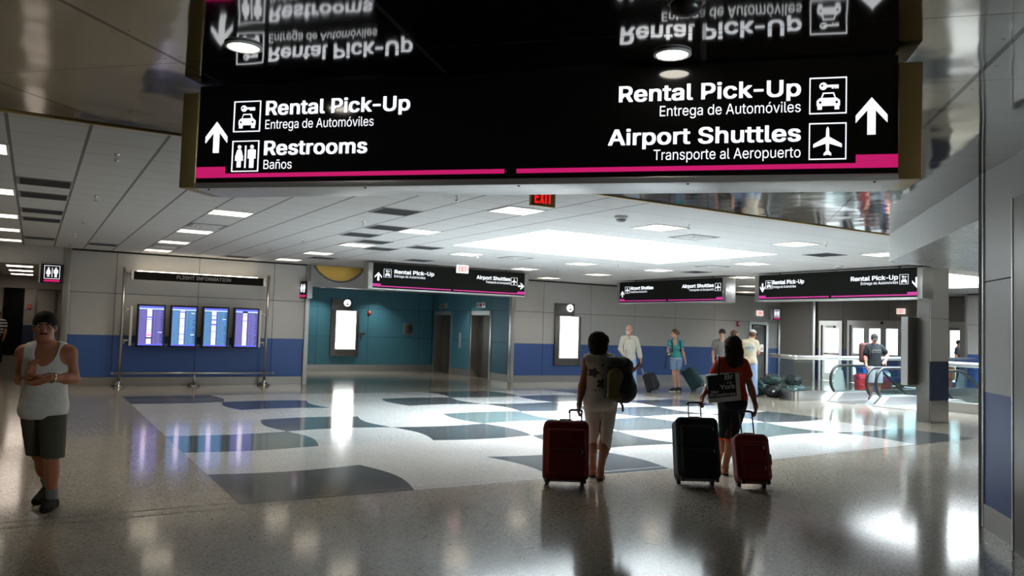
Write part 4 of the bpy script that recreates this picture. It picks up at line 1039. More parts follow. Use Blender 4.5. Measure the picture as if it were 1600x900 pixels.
def hanging_sign(label, loc, rz, left, arl, right, arr, far=True, W=4.31, hang=.05, depth=.34, rise=0.0):
    t = thing('overhead_sign', label, 'sign', loc, rz, 'black overhead direction signs')
    m = MB(); m.box(0, W, .006, depth, 0, SZ + rise, M['sign_far'] if far else M['black']); m.build('cabinet', t)
    m = MB(); m.box(.0, W, -.002, .006, .02, SZ + rise, M['sign_far'] if far else M['signblack']); m.build('face_panel', t)
    m = MB(); m.box(-.02, W + .02, -.012, depth + .01, -.025, .012, M['steel_light'], .004)
    for x in (.08, 1.2, 2.2, 3.2, 4.2): m.tube([(x, .03, -.03), (x, .03, -.02)], .008, M['black'], 8)
    m.build('bottom_trim', t)
    for s_ in (0, 1):
        m = MB(); m.box(-.12 if not s_ else W, 0 if not s_ else W + .12, -.014, depth + .014, -.02, SZ - .005, M['bronze'] if not far else M['steel_v'], .006)
        m.build('end_cap', t)
    pk = M['pink_far'] if far else M['pink']
    m = MB()
    m.box(.0, .215, -.006, -.002, .045, .118, pk); m.box(.215, W / 2 - .04, -.006, -.002, .045, .072, pk); m.build('stripe', t)
    m = MB()
    m.box(W - .213, W, -.006, -.002, .045, .118, pk); m.box(W / 2 + .035, W - .213, -.006, -.002, .045, .072, pk); m.build('stripe', t)
    sign_side(t, 'l', left, arl, W, far)
    sign_side(t, 'r', right, arr, W, far)
    for x in (.5, W - .5):
        m = MB(); m.tube([(x, depth / 2, SZ - .01), (x, depth / 2, SZ + hang)], .018, M['steel_dark'], 10); m.build('hanger', t)
    return t
E1, E2 = 'Entrega de Automóviles', 'Transporte al Aeropuerto'
hanging_sign('large black hanging sign with Restrooms and Airport Shuttles, under the steel soffit', (.883, 5.617, 2.543), math.atan2(-3.005, 3.091),
    [('car', 'Rental Pick-Up', E1, .262, .496, 1.495, .496, 1.254, .452), ('restroom', 'Restrooms', 'Baños', .262, .496, 1.218, .496, .698, .188)],
    ('up', .060, .220, .212, .420),
    [('car', 'Rental Pick-Up', E1, 3.853, 2.795, 3.808, 3.034, 3.808, .455), ('plane', 'Airport Shuttles', E2, 3.853, 2.738, 3.810, 3.003, 3.810, .199)],
    ('up', 4.095, 4.256, .228, .434), far=False, rise=.038)
hanging_sign('long black hanging sign with an arrow to the right, in front of teal alcove', (7.05, 18.42, 2.545), math.radians(-1.0),
    [('car', 'Rental Pick-Up', E1, .28, .555, 1.63, .555, 1.39, .385)], ('up', .05, .235, .19, .395),
    [('plane', 'Airport Shuttles', E2, 3.885, 2.845, 3.865, 3.12, 3.865, .385)], ('right', 4.11, 4.295, .18, .35))
hanging_sign('black hanging sign reading Airport Shuttles twice with up arrows, before grey wall', (15.26, 19.12, 2.54), math.radians(-87.5),
    [('plane', 'Airport Shuttles', E2, .245, .465, 1.46, .465, 1.20, .385)], ('up', .05, .20, .17, .36),
    [('plane', 'Airport Shuttles', E2, 3.80, 2.60, 3.755, 2.86, 3.755, .385)], ('up', 4.05, 4.27, .16, .37), W=4.06)
hanging_sign('black hanging sign reading Rental Pick-Up twice with down arrows, above the escalators', (15.45, 13.86, 2.545), math.radians(-90.2),
    [('car', 'Rental Pick-Up', E1, .215, .43, 1.36, .43, 1.13, .385)], ('down', .04, .19, .20, .42),
    [('car', 'Rental Pick-Up', E1, 3.77, 2.61, 3.735, 2.86, 3.735, .385)], ('down', 4.05, 4.25, .20, .42), W=4.16)

# ------------------------------------------------------------------ ceiling fixtures
def ceiling_panel():
    t = thing('ceiling_light', 'square recessed light panel glowing in the white tiled ceiling', 'ceiling light', (0, 0, CEIL), 0, 'square light panels in the tiled ceiling')
    m = MB()
    for s_ in (-1, 1):
        m.box(s_ * .28 - .012, s_ * .28 + .012, -.292, .292, -.010, .01, M['white_paint'])
        m.box(-.268, .268, s_ * .28 - .012, s_ * .28 + .012, -.010, .01, M['white_paint'])
    m.build('frame', t)
    m = MB(); m.box(-.268, .268, -.268, .268, -.006, .004, M['panel']); m.build('diffuser', t)
    ld = bpy.data.lights.new('panel_light', 'AREA')
    ld.shape = 'SQUARE'; ld.size = .5; ld.energy = PANEL_DOWN; ld.color = (1.0, .88, .70); ld.spread = math.radians(112)
    lo = bpy.data.objects.new('panel_light', ld); COL.objects.link(lo)
    lo.parent = t; lo.location = (0, 0, -.012)
    return t
LX = {0: -.57, 1: 2.40, 2: 5.42, 3: 7.88, 4: 10.89, 5: 13.27, 6: 16.21, 7: 19.2, 8: 21.68}
LY = {0: 9.0, 1: 12.12, 2: 15.12, 3: 17.6, 4: 20.05}
HAVE = [(0, 0), (0, 1), (0, 2), (0, 3), (0, 4), (1, 0), (1, 1), (1, 2), (1, 3), (1, 4), (2, 0), (2, 1), (2, 2), (2, 3), (2, 4), (3, 0), (3, 2), (4, 0), (4, 2), (4, 3),
        (5, 0), (5, 1), (5, 2), (5, 3), (5, 4), (6, 2), (7, 3), (8, 4)]
REGION = ['row nearest the steel soffit', 'row level with the skylight', 'row just past the skylight', 'second row from the back wall', 'row closest to the back wall']
COLS = ['over the corridor side', 'over the flight screens', 'between flight screens and alcove', 'left of the skylight', 'over the chequered floor', 'right of the skylight', 'beyond the middle sign', 'over the bags', 'by the passage']
cl = ceiling_panel()
first = True
for i, j in HAVE:
    o = cl if first else dup(cl, (0, 0, 0))
    o.location = (LX[i], LY[j], CEIL)
    o['label'] = 'square ceiling light ' + COLS[i] + ', ' + REGION[j]
    first = False
# unseen panels added behind the camera as fill light
for x in (-5, -2.5, 0, 2.5, 5, 7.5, 10, 12.5, 15):
    dup(cl, (x, -5.2, CEIL), None, 'square ceiling light added as fill in the hall behind the viewer')
for x, y in ((-3.4, 9.0), (-3.4, 15.1), (-6.4, 12.1), (-6.4, 18)):
    dup(cl, (x, y, CEIL), None, 'square glowing ceiling light far to the side over the left hall')

def vent(kind):
    t = thing('ceiling_vent', 'square grey air vent flush in the white tiled ceiling', 'vent', (0, 0, CEIL), 0, 'grey air vents in the tiled ceiling')
    m = MB()
    for s_ in (-1, 1):
        m.box(s_ * .275 - .014, s_ * .275 + .014, -.289, .289, -.008, .01, M['grille'])
        m.box(-.261, .261, s_ * .275 - .014, s_ * .275 + .014, -.008, .01, M['grille'])
    m.build('frame', t)
    m = MB()
    if kind == 0:
        m.box(-.261, .261, -.261, .261, .0, .006, M['grille'])
        for k in range(13): m.box(-.26, .26, -.25 + k * .04, -.235 + k * .04, -.005, .001, M['grille_dark'])
        m.build('grille', t)
    else:
        for k in range(4):
            a = .261 - k * .06
            for s_ in (-1, 1):
                m.box(s_ * a - .02, s_ * a + .02, -a, a, -.004 - .006 * k, .004, M['white_paint'] if k else M['grille'])
                m.box(-a, a, s_ * a - .02, s_ * a + .02, -.004 - .006 * k, .004, M['white_paint'] if k else M['grille'])
        m.box(-.06, .06, -.06, .06, -.03, .004, M['white_paint'])
        m.build('diffuser', t)
    return t
VG = [(.04, 10.97), (.04, 12.2), (.04, 14.05), (.04, 15.3), (.03, 19.05), (1.22, 19.5), (4.22, 10.25), (4.83, 12.05), (4.85, 13.36), (5.46, 14.3), (6.08, 15.5),
      (6.64, 14.55), (7.84, 17.5), (5.9, 18.8), (4.24, 20.3), (12.66, 9.8), (14.2, 14.79)]
VD = [(2.42, 14.05), (2.40, 18.85), (9.06, 15.05), (9.07, 9.5), (13.28, 13.3), (2.34, 9.72)]
def spot(x, y):
    xs = 'near the corridor' if x < 1.6 else 'between flight screens and alcove' if x < 5.6 else 'beside the skylight' if x < 10 else 'right of the skylight'
    return xs
v0, v1 = vent(0), vent(1)
ORD = ['first', 'second', 'third', 'fourth', 'fifth', 'sixth', 'seventh', 'eighth', 'ninth', 'tenth']
seen = {}
for lst, src, nm in ((VG, v0, 'grey slotted return vent'), (VD, v1, 'white stepped air diffuser')):
    for k, (x, y) in enumerate(lst):
        o = src if k == 0 else dup(src, (0, 0, 0))
        o.location = (x, y, CEIL)
        key = nm + spot(x, y)
        seen[key] = seen.get(key, 0) + 1
        o['label'] = nm + ' ' + spot(x, y) + ', ' + ORD[seen[key] - 1] + ' from the soffit edge'
def sprinkler():
    t = thing('sprinkler', 'small pendant sprinkler head below the white tiled ceiling', 'sprinkler', (0, 0, CEIL), 0, 'sprinkler heads in the ceiling')
    m = MB(); m.lathe([(.03, 0), (.03, -.004), (.009, -.008), (.008, -.040), (.011, -.045), (.010, -.055)], M['chrome'], n=14); m.build('escutcheon', t)
    m = MB(); m.lathe([(.004, -.058), (.024, -.064), (.024, -.067), (.004, -.072)], M['chrome'], n=14)
    m.tube([(-.014, 0, -.045), (-.02, 0, -.058), (-.004, 0, -.068)], .004, M['chrome'], 6); m.tube([(.014, 0, -.045), (.02, 0, -.058), (.004, 0, -.068)], .004, M['chrome'], 6)
    m.build('deflector', t)
    return t
SP = [(.61, 8.54), (.62, 11.69), (.62, 14.88), (.61, 17.4), (.61, 19.8), (4.27, 8.48), (4.25, 11.59), (4.26, 14.81), (4.23, 17.2), (11.06, 8.53), (7.98, 8.47), (11.54, 14.54), (11.53, 17.03), (8.12, 15.04)]
sp = sprinkler()
for k, (x, y) in enumerate(SP):
    o = sp if k == 0 else dup(sp, (0, 0, 0))
    o.location = (x, y, CEIL)
    row = 'the left sprinkler row' if x < 1 else 'the sprinkler row over the flight screens' if x < 5 else 'the sprinklers around the skylight'
    seen[row] = seen.get(row, 0) + 1
    o['label'] = 'small sprinkler head, ' + ORD[seen[row] - 1] + ' from the soffit of ' + row
def dome(x, y, label):
    t = thing('dome_camera', label, 'dome camera', (x, y, CEIL))
    m = MB(); m.lathe([(.09, 0), (.09, -.03), (.075, -.04)], M['white_paint']); m.build('base', t)
    m = MB(); m.lathe([(.07, -.04), (.062, -.06), (.04, -.075), (.012, -.08)], M['grille']); m.build('dome', t)
dome(6.76, 8.48, 'round ceiling dome camera near the skylight')
dome(14.73, 11.04, 'round ceiling dome camera above the right hanging sign')

def soffit_light(x, y, label, lens='downlight'):
    t = thing('downlight', label, 'downlight', (x, y, CEIL), 0, 'downlights in the steel soffit')
    m = MB(); m.lathe([(.095, 0), (.105, -.004), (.105, -.012), (.09, -.016), (.085, -.004)], M['white_paint'], n=32); m.build('trim_ring', t)
    m = MB(); m.lathe([(.086, -.004), (.086, -.009), (.05, -.012), (.001, -.013)], M[lens], n=32); m.build('lens', t)
    return t
soffit_light(.95, 4.66, 'round bright downlight in the steel soffit above the Restrooms lettering')
soffit_light(2.99, 3.33, 'round bright downlight in the steel soffit above the right-hand Rental Pick-Up lettering')
for k_, (x, y) in enumerate(((5.2, .6), (3.4, -1.6), (.2, -.9), (-2.2, 1.6))):  # unseen downlights added to lift the foreground light
    soffit_light(x, y, 'round downlight added as fill in the soffit behind the viewer, ' + ORD[k_] + ' from the pillar')
for k_, (x, y) in enumerate(((8.3, 26.3), (10.4, 26.3), (12.0, 23.6))):
    o = soffit_light(x, y, 'round downlight in the alcove ceiling, ' + ORD[k_] + ' from the poster box side', 'panel')
    o.location.z = 2.86; o['group'] = 'downlights in the alcove ceiling'
    ld = bpy.data.lights.new('alcove_light', 'AREA'); ld.shape = 'DISK'; ld.size = .16; ld.energy = 9; ld.spread = math.radians(115); ld.color = (1, .95, .85)
    lo = bpy.data.objects.new('alcove_light', ld); COL.objects.link(lo); lo.parent = o; lo.location = (0, 0, -.02)
t = thing('dome_camera', 'dark round dome in the steel soffit at the top edge of the picture', 'dome camera', (2.54, 2.74, CEIL))
m = MB(); m.lathe([(.09, 0), (.09, -.02), (.08, -.03)], M['steel_dark']); m.build('base', t)
m = MB(); m.lathe([(.075, -.03), (.06, -.07), (.03, -.085), (.005, -.09)], M['black']); m.build('dome', t)

# ------------------------------------------------------------------ exit signs
def exit_sign(label, loc, rz, case, letters, arrow=False, side_mat=None, hang=.0):
    t = thing('exit_sign', label, 'exit sign', loc, rz, 'lit exit signs')
    m = MB(); m.box(-.16, .16, -.02, .03, 0, .20, case, .004); m.build('case', t)
    m = MB()
    e = .034; z0, z1 = .035, .165
    def bar(a, b_, c, d): m.box(a, b_, -.026, -.019, c, d, letters)
    x = -.115
    bar(x, x + .014, z0, z1)
    for c in (z0, (z0 + z1) / 2 - .008, z1 - .016): bar(x, x + .05, c, c + .016)
    for q in (((-.05, z0), (-.034, z0), (.006, z1), (-.010, z1)), ((-.010, z0), (.006, z0), (-.034, z1), (-.05, z1))):
        m.prism(list(q), -.026, -.019, letters)
    bar(.022, .037, z0, z1)
    bar(.052, .105, z1 - .016, z1); bar(.071, .086, z0, z1)
    if arrow: m.prism([(.115, .07), (.115, .13), (.145, .10)], -.026, -.019, letters)
    m.build('lettering', t)
    if hang:
        m = MB(); m.lathe([(.012, .195), (.012, .2 + hang - .006), (.05, .2 + hang - .006), (.05, .2 + hang)], M['white_paint'], (0, .005, 0), 14); m.build('mount', t)
    return t
exit_sign('dark exit sign with red letters, half hidden behind the large hanging sign', (4.80, 7.42, 3.02), 0, M['bronze'], M['exit_red'])
exit_sign('white exit sign with red letters and arrow, before the sign at the teal alcove', (9.0, 17.45, 2.985), 0, M['exit_white'], M['exit_red'], True, hang=.035)
exit_sign('white exit sign on the grey wall above the service door', (23.73, WY - .03, 2.44), 0, M['exit_white'], M['exit_red'])
exit_sign('exit sign hanging before the glass entrance doors', (26.93, 17.55, 2.62), -PI / 2, M['exit_white'], M['exit_red'])

# ------------------------------------------------------------------ small projecting restroom signs
def rest_sign(label, loc, rz, w_=.46):
    t = thing('restroom_sign', label, 'sign', loc, rz, 'projecting restroom signs')
    h = .43
    m = MB(); m.box(0, w_, 0, .14, 0, h, M['black'], .006); m.build('case', t)
    m = MB(); m.box(-.03, 0, -.004, .145, -.004, h + .004, M['steel_light'], .003); m.build('end_cap', t)
    m = MB()
    put_polys(m, fr_border(.03), w_ * .16, w_ * .84, h * .22, h * .92, -.006, .001, M['w_sign'])
    put_polys(m, PICT['restroom'][0], w_ * .16, w_ * .84, h * .22, h * .92, -.006, .001, M['w_sign'])
    m.build('pictogram', t)
    m = MB(); m.box(w_ * .16, w_ * .84, -.006, .001, h * .06, h * .17, M['pink']); m.build('stripe', t)
    return t
rest_sign('lit restroom sign on the corner post at the dark corridor', (.09, 21.05, 2.38), 0)
rest_sign('lit restroom sign at the corner beyond the service door', (24.28, 21.09, 2.31), 0)
t = thing('restroom_sign', 'narrow edge-on sign with white lettering on the post left of teal alcove', 'sign', (6.2, 21.1, 2.30), math.radians(-76))
m = MB(); m.box(-.25, .2, -.07, .07, 0, .45, M['black'], .006); m.build('case', t)
m = MB(); put_polys(m, PICT['restroom'][0], -.18, .14, .12, .42, -.076, -.069, M['w_sign']); m.build('pictogram', t)
m = MB(); m.box(-.18, .14, -.076, -.069, .03, .09, M['pink']); m.build('stripe', t)
m = MB(); m.box(.2, .23, -.074, .074, -.004, .454, M['steel_light'], .003); m.build('end_cap', t)

# ------------------------------------------------------------------ backlit poster boxes
def poster_box(label, x, y):
    t = thing('poster_lightbox', label, 'lightbox', (x, y, 0), 0, 'backlit poster boxes with information discs')
    m = MB(); m.box(-.20, .82, -.07, 0, .53, 2.12, M['steel_dark'], .006)
    m.box(-.20, .55, -.065, 0, 2.12, 2.52, M['steel_dark'], .006); m.build('case', t)
    m = MB(); m.box(-.02, .69, -.082, -.068, .78, 2.10, M['lightbox']); m.build('poster_panel', t)
    m = MB()
    for a, b_, c, d in ((-.06, -.02, .74, 2.13), (.69, .73, .74, 2.13), (-.02, .69, .74, .78), (-.02, .69, 2.10, 2.13)):
        m.box(a, b_, -.09, -.066, c, d, M['steel'])
    m.build('frame', t)
    m = MB()
    m.prism(circ(.36, 2.38, .115, 28), -.085, -.065, M['lightbox'])
    d = m.build('information_disc', t)
    m = MB()
    m.prism(circ(.36, 2.425, .028, 14), -.09, -.086, M['black'])
    m.prism([(.30, 2.31), (.42, 2.31), (.40, 2.37), (.32, 2.37)], -.09, -.086, M['black'])
    m.build('symbol', d)
    m = MB()
    for k in range(3): m.box(.02, .45, -.073, -.068, .60 + k * .04, .612 + k * .04, M['grille_dark'])
    m.build('louvre', t)
poster_box('bright backlit poster box on the teal alcove wall', 9.04, AY)
poster_box('bright backlit poster box on the grey and blue wall', 14.52, WY)

t = thing('fire_strobe', 'small red alarm strobe on the teal alcove wall beside the poster box', 'fire alarm', (10.24, AY, 2.08))
m = MB(); m.box(-.055, .055, -.05, 0, -.065, .065, M['red_paint'], .006); m.build('case', t)
m = MB(); m.box(-.03, .03, -.07, -.048, -.01, .04, M['white_paint'], .004); m.build('lens', t)
t = thing('fire_strobe', 'red alarm strobe on the grey wall left of the service door', 'fire alarm', (22.57, WY, 2.10))
m = MB(); m.box(-.06, .06, -.05, 0, -.09, .09, M['red_paint'], .006); m.build('case', t)
m = MB(); m.box(-.03, .03, -.07, -.048, -.02, .05, M['white_paint'], .004); m.build('lens', t)
t = thing('wall_plaque', 'small brown room plaque on the teal wall right of the poster box', 'plaque', (9.97, AY, 1.30))
m = MB(); m.box(-.13, .13, -.02, 0, 0, .06, M['steel_dark'], .003); m.build('plate', t)
m = MB(); m.box(-.03, .03, -.02, 0, -.14, -.02, M['steel_dark'], .003); m.build('lower_tab', t)
t = thing('access_panel', 'square grey steel access plate on the teal wall near the elevators', 'access panel', (11.76, AY, 1.52))
m = MB(); m.box(-.20, .20, -.02, 0, -.20, .20, M['grille'], .004); m.build('plate', t)
m = MB(); m.box(-.16, .16, -.026, -.018, -.16, .16, M['steel_dark'], .003); m.build('hatch', t)
t = thing('framed_picture', 'small framed picture on the dark passage wall above the glass rail', 'picture', (26.35, 23.29, 1.12))
m = MB(); m.box(-.22, .22, -.03, 0, -.2, .25, M['frame_beige']); m.build('frame', t)
m = MB(); m.box(-.18, .18, -.035, -.028, -.16, .21, M['wall_brown']); m.prism(circ(.0, .03, .09, 16, .13), -.04, -.035, M['red_paint']); m.build('print', t)
t = thing('fire_alarm_pull', 'small red alarm box on the corridor end wall', 'fire alarm', (-.14, 37.6, 1.95))
m = MB(); m.box(-.07, .07, -.05, 0, -.09, .09, M['red_paint'], .006); m.build('case', t)
m = MB(); m.box(-.04, .04, -.06, -.049, -.03, .0, M['white_paint']); m.build('pull_bar', t)

for k, y in enumerate((22.75, 25.05, 27.35, 30.2, 32.2, 34.6, 36.6)):  # panels past the header are out of view, added to brighten the corridor
    t = thing('corridor_light', 'glowing light panel in the dark corridor ceiling, ' + ORD[k] + ' from the entrance', 'ceiling light', (-.34, y, 2.82), 0, 'light panels in the corridor ceiling')
    m = MB(); m.box(-.30, .30, -.30, .30, -.012, .0, M['white_paint']); m.build('frame', t)
    m = MB(); m.box(-.27, .27, -.27, .27, -.018, -.011, M['strip']); m.build('diffuser', t)

# ------------------------------------------------------------------ flight information board
FY = 20.95
t = thing('flight_information_stand', 'steel tube stand with a FLIGHT INFORMATION header in front of blue wall', 'flight information stand', (3.5, FY, 0))
def ft(m, x):
    m.lathe([(.10, 0), (.10, .012), (.045, .02), (.04, .12), (.036, .14)], M['steel'], (x, 0, 0), 18)
    for th in (.5, 2.64, 3.9, 5.6):
        m.tube([(x, 0, .12), (x + .16 * math.cos(th), .12 * math.sin(th), .012)], .016, M['steel_dark'], 8)
for x in (-1.69, 1.68):
    m = MB(); m.tube([(x, 0, .02), (x, 0, 2.82)], .036, M['steel_v'], 14); m.lathe([(.036, 0), (.03, .02), (.005, .03)], M['steel_v'], (x, 0, 2.82), 14)
    p = m.build('post', t)
    m = MB(); ft(m, x); m.build('foot', p)
m = MB(); m.tube([(-1.85, -.06, .325), (1.88, -.06, .325)], .026, M['steel'], 12)
for x in (-1.85, 1.88): m.lathe([(.03, -.02), (.03, .02)], M['steel'], (x, -.06, .325), 12)
m.build('bumper_rail', t)
m = MB(); m.tube([(-.02, -.02, .02), (-.02, -.03, .32)], .03, M['steel_v'], 12); ft(m, -.02); m.build('middle_foot', t)
m = MB(); m.box(-1.50, 1.55, -.10, .06, 2.56, 2.75, plain('header_black', (.012, .012, .011), .85, spec=.1), .004); hd = m.build('header', t)
for s_ in (-1.53, 1.555):
    m = MB(); m.box(s_ - .03, s_ + .03, -.11, .07, 2.55, 2.76, M['white_paint'], .006); m.build('end_cap', hd)
m = MB(); put_text(m, 'FLIGHT INFORMATION', -.55, .72, 2.615, .085, -.104, plain('header_lettering', (.42, .41, .38), .6), True); m.build('lettering', hd)
m = MB(); m.box(-1.42, 1.40, .0, .055, 2.752, 2.772, M['panelwarm']); m.build('light_strip', hd)
m = MB(); m.box(-1.5, 1.5, .03, .06, 1.92, 1.95, M['steel']); m.box(-1.5, 1.5, .03, .06, 1.0, 1.03, M['steel']); m.build('mounting_rack', t)
for x, s_ in ((-1.69, 1), (1.68, -1)):
    for z in (2.70, 1.83, 1.10):
        m = MB(); m.tube([(x, 0, z), (x + s_ * .2, 0, z)], .02, M['steel'], 10); m.tube([(x, 0, z - .12), (x + s_ * .10, 0, z - .01)], .012, M['steel'], 8)
        m.build('bracket', t)
for x in (-1.50, -.78, -.04, .72, 1.50):
    m = MB(); m.box(x - .028, x + .028, -.06, .03, .98, 1.92, M['white_paint'] if abs(x) > 1.4 else M['grey_paint'], .006); m.build('upright', t)

SCR = {}
def scr(n, c, s_):
    SCR[n] = glow('screen_' + n, c, s_)
scr('bar', (.10, .12, 1.0), 1.0); scr('head', (.45, .62, 1.0), 1.0); scr('white', (.80, .74, 1.0), 1.0)
scr('purple', (.10, .09, .36), .5); scr('purple2', (.30, .28, .66), .65); scr('cyan', (.06, .17, .40), .55); scr('cyan2', (.22, .45, .75), .65)
scr('red', (.85, .1, .3), 1.0); scr('dark', (.02, .02, .10), .5); scr('lite', (.75, .8, 1.0), .9); scr('blue', (.05, .15, .9), .9)
def monitor(label, x, tone, gaps, marks, seed):
    rnd = random.Random(seed)
    t = thing('flight_monitor', label, 'monitor', (x, FY - .07, .955), 0, 'portrait flight information monitors')
    W_, H_ = .63, 1.02
    m = MB(); m.box(-W_ / 2, W_ / 2, -.12, .0, 0, H_, M['black'], .008); m.build('bezel', t)
    m = MB()
    a, b_ = -W_ / 2 + .045, W_ / 2 - .045
    z0, z1 = .045, H_ - .045
    base, line = (SCR['purple'], SCR['purple2']) if tone == 'p' else (SCR['cyan'], SCR['cyan2'])
    m.box(a, b_, -.124, -.119, z0, z1, base)
    m.box(a, b_, -.126, -.1235, z0, z0 + .03, SCR['bar']); m.box(a, b_, -.126, -.1235, z1 - .05, z1, SCR['bar'])
    m.box(a, b_, -.126, -.1235, z1 - .075, z1 - .05, SCR['head'])
    Wd = b_ - a
    rows = 24
    for r in range(rows):
        zz = z0 + .045 + (z1 - z0 - .13) * r / rows
        m.box(a + .01, a + Wd * .29, -.1255, -.1235, zz, zz + .011, line)
        m.box(a + Wd * .60, a + Wd * (.66 + .02 * rnd.random()), -.1255, -.1235, zz, zz + .014, line)
        m.box(a + Wd * .70, a + Wd * (.86 + .11 * rnd.random()), -.1255, -.1235, zz, zz + .010, line)
    m.box(a + Wd * .33, a + Wd * .52, -.1262, -.1235, z0 + .032, z1 - .077, SCR['white'])
    for f, h, k in gaps:
        zz = z0 + (z1 - z0) * f
        m.box(a + Wd * .31, a + Wd * .54, -.127, -.1235, zz, zz + h, SCR[k])
    for f, u, v, k in marks:
        zz = z0 + (z1 - z0) * f
        m.box(a + Wd * u, a + Wd * v, -.127, -.1235, zz, zz + .016, SCR[k])
    m.build('screen', t)
    m = MB(); m.box(W_ / 2 - .012, W_ / 2 + .004, -.10, -.08, H_ - .16, H_ - .13, plain('yellow_tag', (.5, .45, .05), .5) if 'yellow_tag' not in MATS else MATS['yellow_tag']); m.build('service_tag', t)
monitor('flight monitor with a red status cell, first on the stand from the corridor', 2.42, 'p', [(.70, .035, 'bar'), (.64, .018, 'bar'), (.39, .015, 'bar'), (.30, .012, 'red'), (.245, .03, 'red'), (.17, .035, 'dark')], [(.33, .80, .95, 'lite')], 1)
monitor('blue-toned flight monitor, second on the stand from the corridor', 3.15, 'c', [(.86, .03, 'bar'), (.70, .018, 'bar'), (.5, .012, 'bar'), (.29, .02, 'bar'), (.15, .015, 'bar')], [(.84, .80, .95, 'lite'), (.28, .80, .95, 'lite'), (.40, .65, .8, 'blue')], 2)
monitor('blue-toned flight monitor, third on the stand from the corridor', 3.885, 'c', [(.79, .02, 'bar'), (.68, .035, 'bar'), (.55, .04, 'bar'), (.38, .018, 'bar'), (.2, .012, 'bar')], [(.71, .80, .95, 'lite'), (.67, .8, .95, 'blue'), (.16, .7, .85, 'blue')], 3)
monitor('purple-toned flight monitor, last on the stand beside the alcove', 4.63, 'p', [(.90, .05, 'dark'), (.83, .015, 'bar'), (.68, .02, 'bar'), (.46, .01, 'red'), (.09, .015, 'bar')], [(.36, .68, .8, 'blue')], 4)
